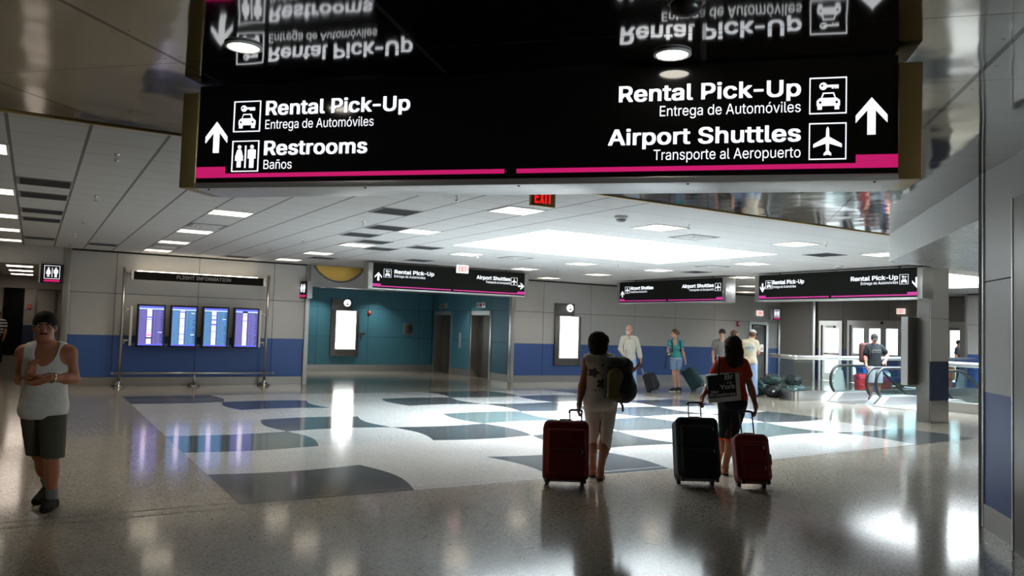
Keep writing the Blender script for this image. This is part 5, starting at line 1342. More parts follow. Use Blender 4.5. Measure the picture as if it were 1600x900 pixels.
# ------------------------------------------------------------------ smooth body surfaces
def V3(*a): return np.array(a, dtype=np.float64)
def unit(v):
    v = np.asarray(v, float); n = np.linalg.norm(v)
    return v / n if n > 1e-9 else v
class Field:
    """signed distance on a grid; primitives blend smoothly, surface nets turn it into one mesh"""
    def __init__(s, lo, hi, res):
        s.lo, s.res = np.array(lo, float), res
        s.n = np.ceil((np.array(hi, float) - s.lo) / res).astype(int) + 1
        s.F = np.full(s.n, 1.0, np.float32)
        s.ax = [(s.lo[i] + res * np.arange(s.n[i])).astype(np.float32) for i in range(3)]
    def sl(s, lo, hi):
        a = np.clip(np.floor((np.array(lo) - s.lo) / s.res).astype(int), 0, s.n)
        b = np.clip(np.ceil((np.array(hi) - s.lo) / s.res).astype(int) + 1, 0, s.n)
        if (b <= a).any(): return None
        return tuple(slice(a[i], b[i]) for i in range(3))
    def grid(s, q):
        return s.ax[0][q[0]][:, None, None], s.ax[1][q[1]][None, :, None], s.ax[2][q[2]][None, None, :]
    def dist(s, p, inf=0.0):
        """(slice, distance) of a primitive"""
        k = p[-1]
        mg = k + 3 * s.res + max(inf, 0)
        if p[0] == 'c':
            _, a, b, ra, rb, _ = p
            a, b = np.asarray(a, float), np.asarray(b, float)
            r = max(ra, rb) + mg
            q = s.sl(np.minimum(a, b) - r, np.maximum(a, b) + r)
            if q is None: return None, None
            X, Y, Z = s.grid(q)
            d = b - a; L2 = max(float(d @ d), 1e-9)
            t = np.clip(((X - a[0]) * d[0] + (Y - a[1]) * d[1] + (Z - a[2]) * d[2]) / L2, 0, 1)
            D = np.sqrt((X - a[0] - t * d[0]) ** 2 + (Y - a[1] - t * d[1]) ** 2 + (Z - a[2] - t * d[2]) ** 2) - (ra + (rb - ra) * t)
            return q, D - inf
        if p[0] == 'e':
            _, c, rad, R, _ = p
            c = np.asarray(c, float); rad = np.asarray(rad, float)
            if R is None: R = np.eye(3)
            ext = np.sqrt(((R * rad[:, None]) ** 2).sum(0)) + mg
            q = s.sl(c - ext, c + ext)
            if q is None: return None, None
            X, Y, Z = s.grid(q)
            u = [(X - c[0]) * R[i][0] + (Y - c[1]) * R[i][1] + (Z - c[2]) * R[i][2] for i in range(3)]
            k0 = np.sqrt(sum((u[i] / rad[i]) ** 2 for i in range(3)))
            k1 = np.sqrt(sum((u[i] / rad[i] ** 2) ** 2 for i in range(3))) + 1e-6
            return q, k0 * (k0 - 1) / k1 - inf
        if p[0] == 'b':
            _, c, half, rnd, R, _ = p
            c = np.asarray(c, float); half = np.asarray(half, float)
            if R is None: R = np.eye(3)
            ext = (np.abs(R) * half[:, None]).sum(0) + mg
            q = s.sl(c - ext, c + ext)
            if q is None: return None, None
            X, Y, Z = s.grid(q)
            w_ = [np.abs((X - c[0]) * R[i][0] + (Y - c[1]) * R[i][1] + (Z - c[2]) * R[i][2]) - (half[i] - rnd) for i in range(3)]
            o = np.sqrt(sum(np.maximum(x, 0) ** 2 for x in w_))
            i_ = np.minimum(np.maximum(np.maximum(w_[0], w_[1]), w_[2]), 0)
            return q, o + i_ - rnd - inf
    def add(s, p, inf=0.0):
        q, d = s.dist(p, inf)
        if q is None: return
        k = max(p[-1], 1e-4)
        A = s.F[q]
        h = np.clip(.5 + .5 * (A - d) / k, 0, 1)
        s.F[q] = (A * (1 - h) + d * h - k * h * (1 - h)).astype(np.float32)
    def sub(s, p, inf=0.0):
        q, d = s.dist(p, inf)
        if q is None: return
        k = max(p[-1], 1e-4)
        A = -s.F[q]
        h = np.clip(.5 + .5 * (A - d) / k, 0, 1)
        s.F[q] = -(A * (1 - h) + d * h - k * h * (1 - h)).astype(np.float32)
    def cut(s, p0, n):
        """remove the side the normal points to"""
        n = unit(n)
        X, Y, Z = s.grid((slice(None),) * 3)
        s.F = np.maximum(s.F, ((X - p0[0]) * n[0] + (Y - p0[1]) * n[1] + (Z - p0[2]) * n[2]).astype(np.float32))
    def ripple(s, amp, fr, seed=0):
        X, Y, Z = s.grid((slice(None),) * 3)
        r = np.random.RandomState(seed); o = 0
        for k in range(4):
            f = fr * (1 + .6 * k); a = r.rand(9) * 6.28
            o = o + np.sin(X * f + a[0] + 1.3 * np.sin(Y * f * .7 + a[1])) * np.sin(Y * f + a[2] + 1.1 * np.sin(Z * f * .6 + a[3])) * np.sin(Z * f + a[4] + np.sin(X * f * .8 + a[5])) / (1 + .5 * k)
        s.F = s.F + (amp * o).astype(np.float32)
    def mesh(s):
        F = s.F
        F[0], F[-1] = 1, 1; F[:, 0], F[:, -1] = 1, 1; F[:, :, 0], F[:, :, -1] = 1, 1
        I = F < 0
        n = s.n
        cnt = np.zeros(n - 1, np.int8)
        for i in (0, 1):
            for j in (0, 1):
                for k in (0, 1):
                    cnt += I[i:n[0] - 1 + i, j:n[1] - 1 + j, k:n[2] - 1 + k]
        act = np.argwhere((cnt > 0) & (cnt < 8))
        if len(act) == 0: return np.zeros((0, 3)), np.zeros((0, 4), int)
        idx = np.full(n - 1, -1, np.int64)
        idx[act[:, 0], act[:, 1], act[:, 2]] = np.arange(len(act))
        P = np.zeros((len(act), 3)); W = np.zeros(len(act))
        corners = [(i, j, k) for i in (0, 1) for j in (0, 1) for k in (0, 1)]
        for a in corners:
            for ax in range(3):
                if a[ax]: continue
                b = list(a); b[ax] = 1
                fa = F[act[:, 0] + a[0], act[:, 1] + a[1], act[:, 2] + a[2]]
                fb = F[act[:, 0] + b[0], act[:, 1] + b[1], act[:, 2] + b[2]]
                m_ = (fa < 0) != (fb < 0)
                t = np.where(m_, fa / np.where(fa == fb, 1, fa - fb), 0)
                p = np.repeat(np.array([a], float), len(act), 0); p[:, ax] += t
                P += p * m_[:, None]; W += m_
        P = P / W[:, None]
        verts = s.lo + (act + P) * s.res
        quads = []
        for ax in range(3):
            o1, o2 = [(1, 2), (2, 0), (0, 1)][ax]
            A = np.take(I, range(n[ax] - 1), ax); B = np.take(I, range(1, n[ax]), ax)
            e = np.argwhere(A != B)
            inside = A[e[:, 0], e[:, 1], e[:, 2]]
            ok = (e[:, o1] > 0) & (e[:, o2] > 0) & (e[:, o1] < n[o1] - 1) & (e[:, o2] < n[o2] - 1)
            e, inside = e[ok], inside[ok]
            def at_(d1, d2):
                c = e.copy(); c[:, o1] -= d1; c[:, o2] -= d2
                return idx[c[:, 0], c[:, 1], c[:, 2]]
            q = np.stack([at_(1, 1), at_(0, 1), at_(0, 0), at_(1, 0)], 1)
            q[~inside] = q[~inside][:, ::-1]
            quads.append(q)
        return verts, np.concatenate(quads)

def sdf_object(name, prims, res, mats, parent=None, inf=0.0, subs=(), cuts=(), post=(), ripple=None, pick=None):
    """prims unite, subs are carved, cuts are planes (point, normal), post prims are added after the cuts"""
    pts = []
    for p in list(prims) + list(post):
        if p[0] == 'c':
            r = max(p[3], p[4]); pts += [np.asarray(p[1]) - r, np.asarray(p[1]) + r, np.asarray(p[2]) - r, np.asarray(p[2]) + r]
        elif p[0] == 'e':
            r = max(p[2]); pts += [np.asarray(p[1]) - r, np.asarray(p[1]) + r]
        else:
            r = float(np.linalg.norm(p[2])); pts += [np.asarray(p[1]) - r, np.asarray(p[1]) + r]
    mg = inf + 4 * res + .03
    f = Field(np.min(pts, 0) - mg, np.max(pts, 0) + mg, res)
    for p in prims: f.add(p, inf)
    for p in subs: f.sub(p)
    for c in cuts: f.cut(*c)
    for p in post: f.add(p)
    if ripple: f.ripple(*ripple)
    v, q = f.mesh()
    me = bpy.data.meshes.new(name)
    me.vertices.add(len(v)); me.vertices.foreach_set('co', v.astype(np.float32).ravel())
    me.loops.add(len(q) * 4); me.loops.foreach_set('vertex_index', q.astype(np.int32).ravel())
    me.polygons.add(len(q)); me.polygons.foreach_set('loop_start', (np.arange(len(q)) * 4).astype(np.int32))
    me.polygons.foreach_set('use_smooth', np.ones(len(q), bool))
    if not isinstance(mats, (list, tuple)): mats = [mats]
    for m_ in mats: me.materials.append(m_)
    if pick is not None and len(q):
        me.polygons.foreach_set('material_index', pick(v[q].mean(1)).astype(np.int32))
    me.update(calc_edges=True)
    me.validate()
    o = bpy.data.objects.new(name, me)
    COL.objects.link(o)
    if parent is not None: o.parent = parent
    return o

def basis(front, up):
    f = unit(front); u = unit(np.asarray(up, float) - f * np.dot(up, f)); l = np.cross(f, u)
    return l, f, u, np.array([l, f, u])          # lateral (to the figure's right), front, up

def hand_prims(wr, d, palm, thumb, curl=.35, spread=.06, s=1.0, tcurl=.2):
    """palm and five separate fingers; d = wrist to knuckles, palm = where the palm faces, thumb = side of the thumb"""
    d = unit(d); n = unit(np.asarray(palm) - d * np.dot(palm, d)); t = np.cross(d, n)
    if np.dot(t, thumb) < 0: t = -t
    wr = np.asarray(wr, float)
    R = np.array([t, n, d])
    P = [('c', wr - d * .02 * s, wr + d * .025 * s, .025 * s, .026 * s, .015),
         ('b', wr + d * .052 * s, (.040 * s, .015 * s, .047 * s), .014 * s, R, .012)]
    for k, (off, ln, r) in enumerate(((.030, .070, .0088), (.010, .078, .0092), (-.010, .073, .0088), (-.029, .058, .0078))):
        b = wr + d * (.094 - .004 * (k == 3)) * s + t * off * s
        dirv = unit(d + t * spread * (1.5 - k))
        c = curl * (.85 + .1 * k)
        a = 0.35 * c
        for j, fr in enumerate((.44, .32, .24)):
            dd = dirv * math.cos(a) + n * math.sin(a)
            e = b + dd * ln * fr * s
            P.append(('c', b, e, r * s * (1 - .07 * j), r * s * (.93 - .08 * j), .004))
            b = e; a += c
    b = wr + d * .022 * s + t * .030 * s
    dd = unit(d * .62 + t * .75 + n * .25)
    for j, ln in enumerate((.036, .032, .026)):
        e = b + dd * ln * s
        P.append(('c', b, e, (.0125 - .0012 * j) * s, (.0112 - .0012 * j) * s, .006))
        b = e; dd = unit(dd + (d * .5 + n * tcurl) * (.6 + tcurl))
    return P

def head_prims(c, f, u, s=1.0, neckp=None, beard=False):
    l, f, u, R = basis(f, u)
    c = np.asarray(c, float)
    at_ = lambda x, y, z: c + (l * x + f * y + u * z) * s
    P = [('e', at_(0, -.012, .028), (.074 * s, .094 * s, .088 * s), R, .02),
         ('e', at_(0, .022, -.03), (.060 * s, .066 * s, .082 * s), R, .03),
         ('e', at_(0, .045, -.085), (.040 * s, .038 * s, .028 * s), R, .03),
         ('e', at_(0, .075, .030), (.050 * s, .016 * s, .012 * s), R, .015),
         ('c', at_(0, .084, .012), at_(0, .108, -.028), .009 * s, .0135 * s, .012),
         ('e', at_(.011, .094, -.030), (.008 * s, .010 * s, .007 * s), R, .006), ('e', at_(-.011, .094, -.030), (.008 * s, .010 * s, .007 * s), R, .006),
         ('e', at_(0, .083, -.056), (.024 * s, .010 * s, .0055 * s), R, .006), ('e', at_(0, .081, -.067), (.021 * s, .011 * s, .0065 * s), R, .006)]
    for q in (-1, 1):
        P.append(('e', at_(q * .038, .062, -.018), (.020 * s, .018 * s, .018 * s), R, .02))
        P.append(('e', at_(q * .074, -.005, -.008), (.009 * s, .018 * s, .031 * s), R, .008))
    S = [('e', at_(q * .031, .094, .008), (.017 * s, .013 * s, .011 * s), R, .012) for q in (-1, 1)]
    S += [('e', at_(0, .098, -.0615), (.020 * s, .008 * s, .0018 * s), R, .003)]
    return P, S, at_, R

def body(J, B):
    """J: joints; B: build numbers. returns primitive lists for body, torso, sleeves and legs"""
    j = {k: np.array(v, float) for k, v in J.items() if isinstance(v, (list, tuple))}
    mS, mH = (j['shl'] + j['shr']) / 2, (j['hipl'] + j['hipr']) / 2
    up = unit(mS - mH)
    front = B['front']
    l, f, u, R = basis(front, up)
    g = B.get('girth', 1.0)
    T = [('e', mH + u * .06, (B['hipw'], B['hipd'], .125), R, .05),
         ('e', mH + (mS - mH) * .42 + f * B.get('belly', 0), (B['waistw'], B['waistd'], .17), R, .07),
         ('e', mH + (mS - mH) * .76 + f * .005, (B['chestw'], B['chestd'], .17), R, .06),
         ('c', j['shl'] + (mS - j['shl']) * .12, j['shr'] + (mS - j['shr']) * .12, B.get('shr', .055), B.get('shr', .055), .05)]
    nk = j['neck']
    T += [('c', nk - u * .0, mS + (j['shl'] - mS) * .75 + u * .01, .045, .045, .05), ('c', nk - u * .0, mS + (j['shr'] - mS) * .75 + u * .01, .045, .045, .05)]
    if B.get('bust'):
        for q in (-1, 1): T.append(('e', mH + (mS - mH) * .70 + l * q * .075 + f * (B['chestd'] - .01), (.062, .06, .065), R, .04))
    for q in ('hipl', 'hipr'):
        T.append(('e', j[q] + (mH - j[q]) * .25 - f * B.get('butt', .05) + u * .02, (.085 * g, .085 * g, .10), R, .05))
    sc = B.get('scale', 1.0)
    nkr = B.get('neckr', .054)
    N = [('c', mS + u * .02, j['head'] - u * .03 * sc - B['face'] * .012, nkr * 1.08, nkr * .95, .03)]
    legs, arms, hands, feet = {}, {}, [], {}
    for q in ('l', 'r'):
        hp, kn, an = j['hip' + q], j['kn' + q], j['an' + q]
        th, ca = B.get('thigh', .083), B.get('calf', .05)
        back = -f
        legs[q] = [('c', hp + (mH - hp) * .12, kn, th, ca * 1.12, .04), ('c', kn, an, ca * 1.02, ca * .70, .02),
                   ('e', kn + (an - kn) * .30 + back * .018, (ca * 1.05, ca * 1.15, .12), R, .03)]
        tv = j['to' + q] - an; tv[2] = 0
        tv = unit(tv) if np.linalg.norm(tv) > .03 else f
        B.setdefault('toe' + q, tv)
        tv = B['toe' + q]
        fl_ = B.get('foot', .235)
        heel = np.array([an[0], an[1], max(an[2] - .055, .035)]) - tv * .035
        ball = heel + tv * fl_ * .62; toe = heel + tv * (fl_ - .05)
        ball[2] = toe[2] = .03
        pit = B.get('pitch' + q, 0.0)                  # heel lifted while walking
        heel[2] += pit
        feet[q] = [('c', an - np.array([0, 0, .01]), heel, ca * .72, .036, .02), ('c', heel, ball, .034, .036, .02), ('c', an, ball + np.array([0, 0, .005]), ca * .6, .03, .03), ('c', ball, toe, .036, .026, .015)]
        sh, el, wr = j['sh' + q], j['el' + q], j['wr' + q]
        ar = B.get('arm', .046)
        arms[q] = [('c', sh, el, ar * 1.12, ar * .88, .03), ('e', sh + (el - sh) * .08, (ar * 1.25, ar * 1.25, ar * 1.3), None, .04),
                   ('c', el, wr, ar * .88, ar * .60, .02), ('c', el + (wr - el) * .1, el + (wr - el) * .35, ar * .86, ar * .88, .03)]
        hd = B.get('hand' + q, {})
        d_ = hd.get('d', j['ha' + q] - wr)
        hands += hand_prims(wr, d_, hd.get('palm', mH - wr), hd.get('thumb', f), hd.get('curl', .35), hd.get('spread', .06), B.get('hs', 1.0), hd.get('tcurl', .2))
    return dict(T=T, N=N, legs=legs, arms=arms, hands=hands, feet=feet, f=f, u=u, l=l, R=R, mS=mS, mH=mH, j=j)
# ------------------------------------------------------------------ people
SK_DARK = plain('skin_tan', (.40, .155, .080), .5, spec=.3, var=.08, scale=20)
SK_MID = plain('skin_warm', (.34, .15, .09), .5, spec=.3, var=.08, scale=20)
SK_FAIR = plain('skin_fair', (.58, .33, .25), .5, spec=.3, var=.06, scale=20)
SK_RUDDY = plain('skin_ruddy', (.60, .29, .21), .5, spec=.3, var=.08, scale=20)
HAIR_BLACK = plain('hair_black', (.010, .008, .007), .75, spec=.12, var=.3, scale=60, bump=.4, bscale=140)
HAIR_DARK = plain('hair_dark_brown', (.026, .016, .011), .7, spec=.15, var=.4, scale=50, bump=.5, bscale=120)
HAIR_BROWN = plain('hair_brown', (.12, .06, .03), .5, var=.3, scale=50, bump=.5, bscale=120)
HAIR_WHITE = plain('hair_white', (.62, .58, .54), .6, var=.1, scale=50, bump=.3, bscale=120)
C = {}
def cloth(n, col, **k):
    C[n] = plain('cloth_' + n, col, k.get('rough', .85), spec=.15, var=k.get('var', .08), scale=k.get('scale', 25), bump=k.get('bump', .25), bscale=k.get('bscale', 18))
for n, c in (('white', (.66, .63, .57)), ('olive', (.085, .082, .055)), ('cream', (.60, .52, .44)), ('offwhite', (.66, .60, .53)), ('red', (.55, .06, .022)), ('black', (.014, .014, .017)),
             ('linen', (.56, .55, .49)), ('jeans', (.30, .42, .66)), ('palejeans', (.42, .55, .80)), ('teal', (.06, .34, .36)), ('denim', (.22, .34, .54)), ('tan', (.66, .58, .45)),
             ('blacktee', (.02, .024, .028)), ('plaid', (.34, .36, .40)), ('stripe', (.55, .55, .52)), ('dark', (.03, .03, .034)), ('grey', (.2, .2, .2)), ('print', (.085, .08, .08)),
             ('trim', (.62, .08, .03)), ('sole', (.55, .54, .5)), ('leather', (.02, .016, .014)), ('sandal', (.06, .045, .035)), ('capwhite', (.75, .76, .78)), ('sock', (.20, .20, .19))):
    cloth(n, c)
EYE_W, EYE_D = plain('eye_white', (.42, .38, .34), .25), plain('eye_iris', (.03, .018, .012), .2)
METAL = plain('watch_metal', (.7, .66, .5), .25, 1.0)
LENS = glass_mat('spectacle_lens', (.85, .85, .85), .6)
PRZ = -YAW

def eyes(parent, at_, R, s, brow=None):
    f = R[1]
    for q in (-1, 1):
        c = at_(q * .031, .0725, .006)
        m = MB()
        def ball(ctr, r, mat):
            bm = bmesh.new(); bmesh.ops.create_uvsphere(bm, u_segments=12, v_segments=8, radius=r)
            for v in bm.verts: v.co += Vector(ctr)
            m.frombm(bm, mat, True)
        ball(c, .0115 * s, EYE_W)
        ball(c + f * .0062 * s, .0075 * s, EYE_D)
        m.build('eye', parent)
        if brow is not None:
            m = MB()
            m.tube([at_(q * .014, .098, .026), at_(q * .032, .096, .032), at_(q * .050, .084, .026)], [.004 * s, .0055 * s, .003 * s], brow, 8)
            m.build('eyebrow', parent)

def person(label, loc, J, B, skin, res=.007, rz=PRZ):
    t = thing('person', label, 'person', (loc[0], loc[1], 0), rz)
    b = body(J, B)
    P, S, at_, HR = head_prims(b['j']['head'], B['face'], B.get('headup', (0, 0, 1)), B.get('hscale', 1.0))
    if B.get('nohead'): P, S = [], []
    prims = b['T'] + b['N'] + P
    for q in 'lr': prims = prims + b['legs'][q] + b['arms'][q] + (b['feet'][q] if B.get('barefoot') else b['feet'][q][:1])
    prims = prims + b['hands']
    sdf_object('body', prims, res, skin, t, subs=S)
    b.update(t=t, at=at_, HR=HR, headP=P)
    return b
def footwear(b, name, q, mat, inf=.010, res=.006, low=False, sole=None):
    """closed shoe over the foot"""
    an = b['j']['an' + q]
    ft_ = b['feet'][q]
    o = sdf_object(name, ft_[1:] + [('c', ft_[0][1], ft_[0][2], ft_[0][3] * .9, ft_[0][4], .02)], res, mat, b['t'], inf, cuts=[((0, 0, .002), (0, 0, -1)), ((0, 0, an[2] + (.0 if low else .015)), (0, 0, 1))])
    if sole is not None:
        sdf_object('sole', ft_[1:2] + ft_[3:], res, sole, o, inf + .003, cuts=[((0, 0, .001), (0, 0, -1)), ((0, 0, .024), (0, 0, 1))])
    return o
def flat_sandal(b, q, mat):
    tv = unit(b['feet'][q][3][2] - b['feet'][q][1][1]); tv[2] = 0; tv = unit(tv)
    heel, ball, toe = b['feet'][q][1][1], b['feet'][q][3][1], b['feet'][q][3][2]
    sd = np.array([-tv[1], tv[0], 0])
    o = sdf_object('sandal', [('c', (heel[0], heel[1], .012), (ball[0], ball[1], .012), .040, .046, .02), ('c', (ball[0], ball[1], .012), (toe[0], toe[1], .012), .046, .038, .02)], .006, mat, b['t'],
                   cuts=[((0, 0, .001), (0, 0, -1)), ((0, 0, .022), (0, 0, 1))])
    m = MB()
    m.tube([ball - sd * .044 + np.array([0, 0, -.01]), ball + np.array([0, 0, .038]), ball + sd * .044 + np.array([0, 0, -.01])], .009, mat, 8)
    m.build('strap', o)

def sleeve(b, q, t, r0, r1):
    sh, el = b['j']['sh' + q], b['j']['el' + q]
    return [('c', sh, sh + (el - sh) * t, r0, r1, .03)]
JN = {}
# joints of each figure (metres; x to the right, y away, z up, from the ground point between the feet)
JN['man'] = {'loc': [0.162, 7.927], 'head': [-0.071, -0.02, 1.55], 'chin': [-0.041, -0.06, 1.436], 'neck': [-0.073, 0.02, 1.379], 'shl': [-0.251, 0.02, 1.302], 'shr': [0.102, 0.02, 1.312], 'ell': [-0.26, -0.0, 1.105], 'elr': [0.147, -0.0, 1.112], 'wrl': [-0.036, -0.23, 1.147], 'wrr': [0.102, -0.22, 1.134], 'hal': [0.016, -0.25, 1.181], 'har': [0.048, -0.27, 1.12], 'hipl': [-0.145, 0.02, 0.751], 'hipr': [0.042, -0.0, 0.759], 'knl': [-0.086, -0.0, 0.429], 'knr': [0.091, -0.1, 0.445], 'anl': [-0.157, 0.2, 0.1], 'anr': [0.045, -0.05, 0.098], 'tol': [-0.149, 0.1, 0.039], 'tor': [0.147, -0.22, 0.053], 'hem': [-0.065, -0.0, 0.794], 'sht': [-0.044, 0.0, 0.452]}
JN['white'] = {'loc': [5.495, 7.186], 'head': [-0.038, -0.0, 1.529], 'chin': [-0.03, 0.05, 1.413], 'neck': [-0.025, 0.02, 1.379], 'shl': [-0.155, -0.0, 1.325], 'shr': [0.113, 0.02, 1.332], 'ell': [-0.197, 0.02, 1.043], 'elr': [0.218, 0.06, 1.068], 'wrl': [-0.238, -0.1, 0.839], 'wrr': [0.42, 0.22, 1.246], 'hal': [-0.251, -0.12, 0.763], 'har': [0.512, 0.25, 1.306], 'waist': [-0.026, -0.0, 1.021], 'hipl': [-0.084, -0.0, 0.777], 'hipr': [0.109, -0.0, 0.783], 'knl': [-0.042, 0.06, 0.5], 'knr': [0.064, -0.02, 0.5], 'anl': [-0.036, 0.16, 0.106], 'anr': [0.012, -0.06, 0.089], 'tol': [-0.02, 0.3, 0.038], 'tor': [0.057, 0.12, -0.014], 'hem': [-0.008, 0.0, 0.339]}
JN['red'] = {'loc': [7.135, 6.875], 'head': [0.066, 0.0, 1.533], 'chin': [0.093, 0.06, 1.402], 'neck': [0.074, 0.02, 1.364], 'shl': [-0.106, -0.0, 1.314], 'shr': [0.223, 0.0, 1.309], 'ell': [-0.234, -0.04, 1.077], 'elr': [0.274, -0.02, 1.03], 'wrl': [-0.319, -0.15, 0.924], 'wrr': [0.285, -0.12, 0.82], 'hal': [-0.345, -0.2, 0.861], 'har': [0.27, -0.2, 0.754], 'waist': [0.075, 0.0, 0.985], 'hipl': [-0.013, 0.0, 0.769], 'hipr': [0.162, 0.0, 0.775], 'knl': [-0.03, 0.06, 0.443], 'knr': [0.053, 0.0, 0.439], 'anl': [-0.03, 0.15, 0.071], 'anr': [-0.014, -0.02, 0.071], 'tol': [0.002, 0.3, -0.008], 'tor': [0.048, 0.15, -0.018], 'hem': [0.047, 0.0, 0.401], 'shem': [0.076, 0.0, 0.909]}
JN['oldman'] = {'loc': [14.444, 17.524], 'head': [-0.094, -0.0, 1.725], 'chin': [-0.117, -0.06, 1.59], 'neck': [-0.069, 0.02, 1.546], 'shl': [-0.249, 0.0, 1.459], 'shr': [0.128, 0.0, 1.453], 'ell': [-0.317, -0.02, 1.171], 'elr': [0.23, 0.03, 1.15], 'wrl': [-0.26, -0.15, 0.998], 'wrr': [0.265, -0.0, 0.955], 'hal': [-0.214, -0.2, 1.037], 'har': [0.286, -0.0, 0.848], 'hipl': [-0.126, 0.0, 0.782], 'hipr': [0.054, -0.0, 0.788], 'knl': [-0.16, -0.05, 0.391], 'knr': [0.106, 0.05, 0.429], 'anl': [-0.159, -0.1, 0.074], 'anr': [0.165, 0.15, 0.101], 'tol': [-0.215, -0.25, 0.031], 'tor': [0.15, 0.05, 0.036], 'hem': [-0.036, 0.0, 0.785]}
JN['teal'] = {'loc': [15.952, 17.27], 'head': [-0.116, -0.0, 1.656], 'chin': [-0.174, -0.02, 1.563], 'neck': [-0.082, 0.02, 1.519], 'shl': [-0.231, -0.0, 1.414], 'shr': [0.082, -0.0, 1.405], 'ell': [-0.273, -0.05, 1.184], 'elr': [0.15, 0.03, 1.121], 'wrl': [-0.3, -0.2, 1.06], 'wrr': [0.232, 0.05, 0.902], 'hal': [-0.329, -0.25, 1.079], 'har': [0.255, 0.06, 0.792], 'hipl': [-0.127, -0.0, 0.838], 'hipr': [0.038, -0.0, 0.843], 'knl': [-0.113, -0.05, 0.53], 'knr': [-0.0, 0.05, 0.528], 'anl': [-0.047, 0.05, 0.123], 'anr': [0.096, 0.12, 0.141], 'tol': [-0.152, -0.02, 0.043], 'tor': [0.003, 0.02, 0.072], 'hem': [-0.037, -0.0, 0.933], 'shem': [-0.031, -0.0, 0.64]}
JN['cap'] = {'loc': [17.108, 15.586], 'head': [0.045, -0.0, 1.714], 'chin': [0.115, 0.05, 1.61], 'neck': [-0.024, -0.0, 1.571], 'shl': [-0.217, 0.0, 1.458], 'shr': [0.102, -0.0, 1.486], 'ell': [-0.237, 0.1, 1.172], 'elr': [0.192, 0.05, 1.186], 'wrl': [0.048, 0.28, 1.175], 'wrr': [0.291, 0.2, 1.274], 'hal': [0.126, 0.3, 1.212], 'har': [0.346, 0.26, 1.292], 'hipl': [-0.156, 0.0, 0.912], 'hipr': [0.075, -0.0, 0.919], 'knl': [-0.167, -0.0, 0.47], 'knr': [0.087, 0.02, 0.477], 'anl': [-0.155, 0.02, 0.082], 'anr': [0.105, -0.0, 0.074], 'tol': [-0.08, 0.15, 0.003], 'tor': [0.214, 0.12, 0.014], 'hem': [-0.033, 0.0, 0.969]}
JN['tee'] = {'loc': [19.45, 13.45], 'head': [0.009, -0.0, 1.675], 'chin': [-0.044, -0.08, 1.537], 'neck': [0.036, 0.02, 1.503], 'shl': [-0.145, -0.0, 1.429], 'shr': [0.2, -0.0, 1.44], 'ell': [-0.173, 0.05, 1.203], 'elr': [0.414, 0.05, 1.273], 'wrl': [-0.211, -0.0, 1.015], 'wrr': [0.276, -0.1, 1.136], 'hal': [-0.219, -0.02, 0.93], 'har': [0.201, -0.15, 1.102], 'hipl': [-0.073, -0.0, 1.019], 'hipr': [0.134, -0.0, 1.025], 'knl': [-0.069, -0.0, 0.573], 'knr': [0.119, -0.04, 0.581], 'anl': [-0.044, 0.05, 0.245], 'anr': [0.139, -0.0, 0.237], 'tol': [-0.129, -0.1, 0.186], 'tor': [0.071, -0.15, 0.179], 'hem': [0.031, -0.0, 1.022]}
N3 = lambda *a: np.array(a, float)
# ---- man in a white tank top walking towards the viewer
J = JN['man']
J.update(hipl=[-.145, .02, .86], hipr=[.035, .0, .86], knl=[-.095, .06, .45], knr=[.070, -.05, .46], anl=[-.135, .30, .125], anr=[.055, .02, .085], tol=[-.15, .12, .03], tor=[.10, -.18, .03],
         shl=[-.225, -.04, 1.325], shr=[.090, .09, 1.33], ell=[-.275, .02, 1.085], elr=[.140, .11, 1.10], wrl=[-.085, -.15, 1.125], wrr=[.075, -.17, 1.120], neck=[-.072, .03, 1.385], head=[-.072, -.02, 1.545])
B = dict(front=N3(.38, -.92, 0), face=N3(.46, -.88, -.06), hipw=.165, hipd=.115, waistw=.160, waistd=.120, chestw=.168, chestd=.115, belly=.02, arm=.048, thigh=.085, calf=.056, hscale=1.10, neckr=.067, shr=.06, foot=.25,
         handl=dict(d=N3(.22, -.25, .85), palm=N3(.85, -.1, -.25), thumb=N3(-.3, -.9, 0), curl=.25, spread=.12),
         handr=dict(d=N3(-.85, -.16, -.36), palm=N3(-.2, .5, .8), thumb=N3(-.2, -.5, .8), curl=.22, spread=.10), hs=1.02, pitchl=.03)
b = person('man in white tank top and dark shorts walking, hands clasped in front', J['loc'], J, B, SK_DARK, .006)
t, j, at_, HR = b['t'], b['j'], b['at'], b['HR']
mS = b['mS']
sdf_object('tank_top', b['T'] + [('e', b['mH'] + N3(0, -.01, -.02), (.178, .150, .12), b['R'], .05)], .006, C['white'], t, .014, post=(),
           subs=[('e', mS + N3(.04, -.10, .055), (.085, .15, .17), None, .012), ('e', mS + N3(-.03, .10, .09), (.085, .10, .12), None, .012),
                 ('e', j['shl'] + N3(-.04, 0, .0), (.078, .2, .12), None, .012), ('e', j['shr'] + N3(.04, 0, .0), (.078, .2, .12), None, .012)],
           cuts=[((0, 0, .785), (0, .15, -1))], ripple=(.0018, 24, 3))
sdf_object('shorts', b['T'][:1] + b['T'][-2:] + [('c', j['hipl'] + N3(.01, 0, -.02), j['knl'] + N3(-.015, 0, -.02), .100, .074, .015), ('c', j['hipr'] + N3(-.01, 0, -.02), j['knr'] + N3(.012, 0, -.02), .100, .074, .015)],
           .006, C['olive'], t, .016, cuts=[((0, 0, .445), (0, 0, -1)), ((0, 0, .80), (0, 0, 1))], ripple=(.002, 20, 5))
for q in 'lr':
    footwear(b, 'shoe', q, C['leather'], .010, .006, low=True)
    an, kn = j['an' + q], j['kn' + q]
    sdf_object('sock', b['legs'][q][1:2] + b['feet'][q][:1], .006, C['sock'], t, .006, cuts=[(an + N3(0, 0, .085), (0, 0, 1)), (an - N3(0, 0, .03), (0, 0, -1))])
hp = b['headP']
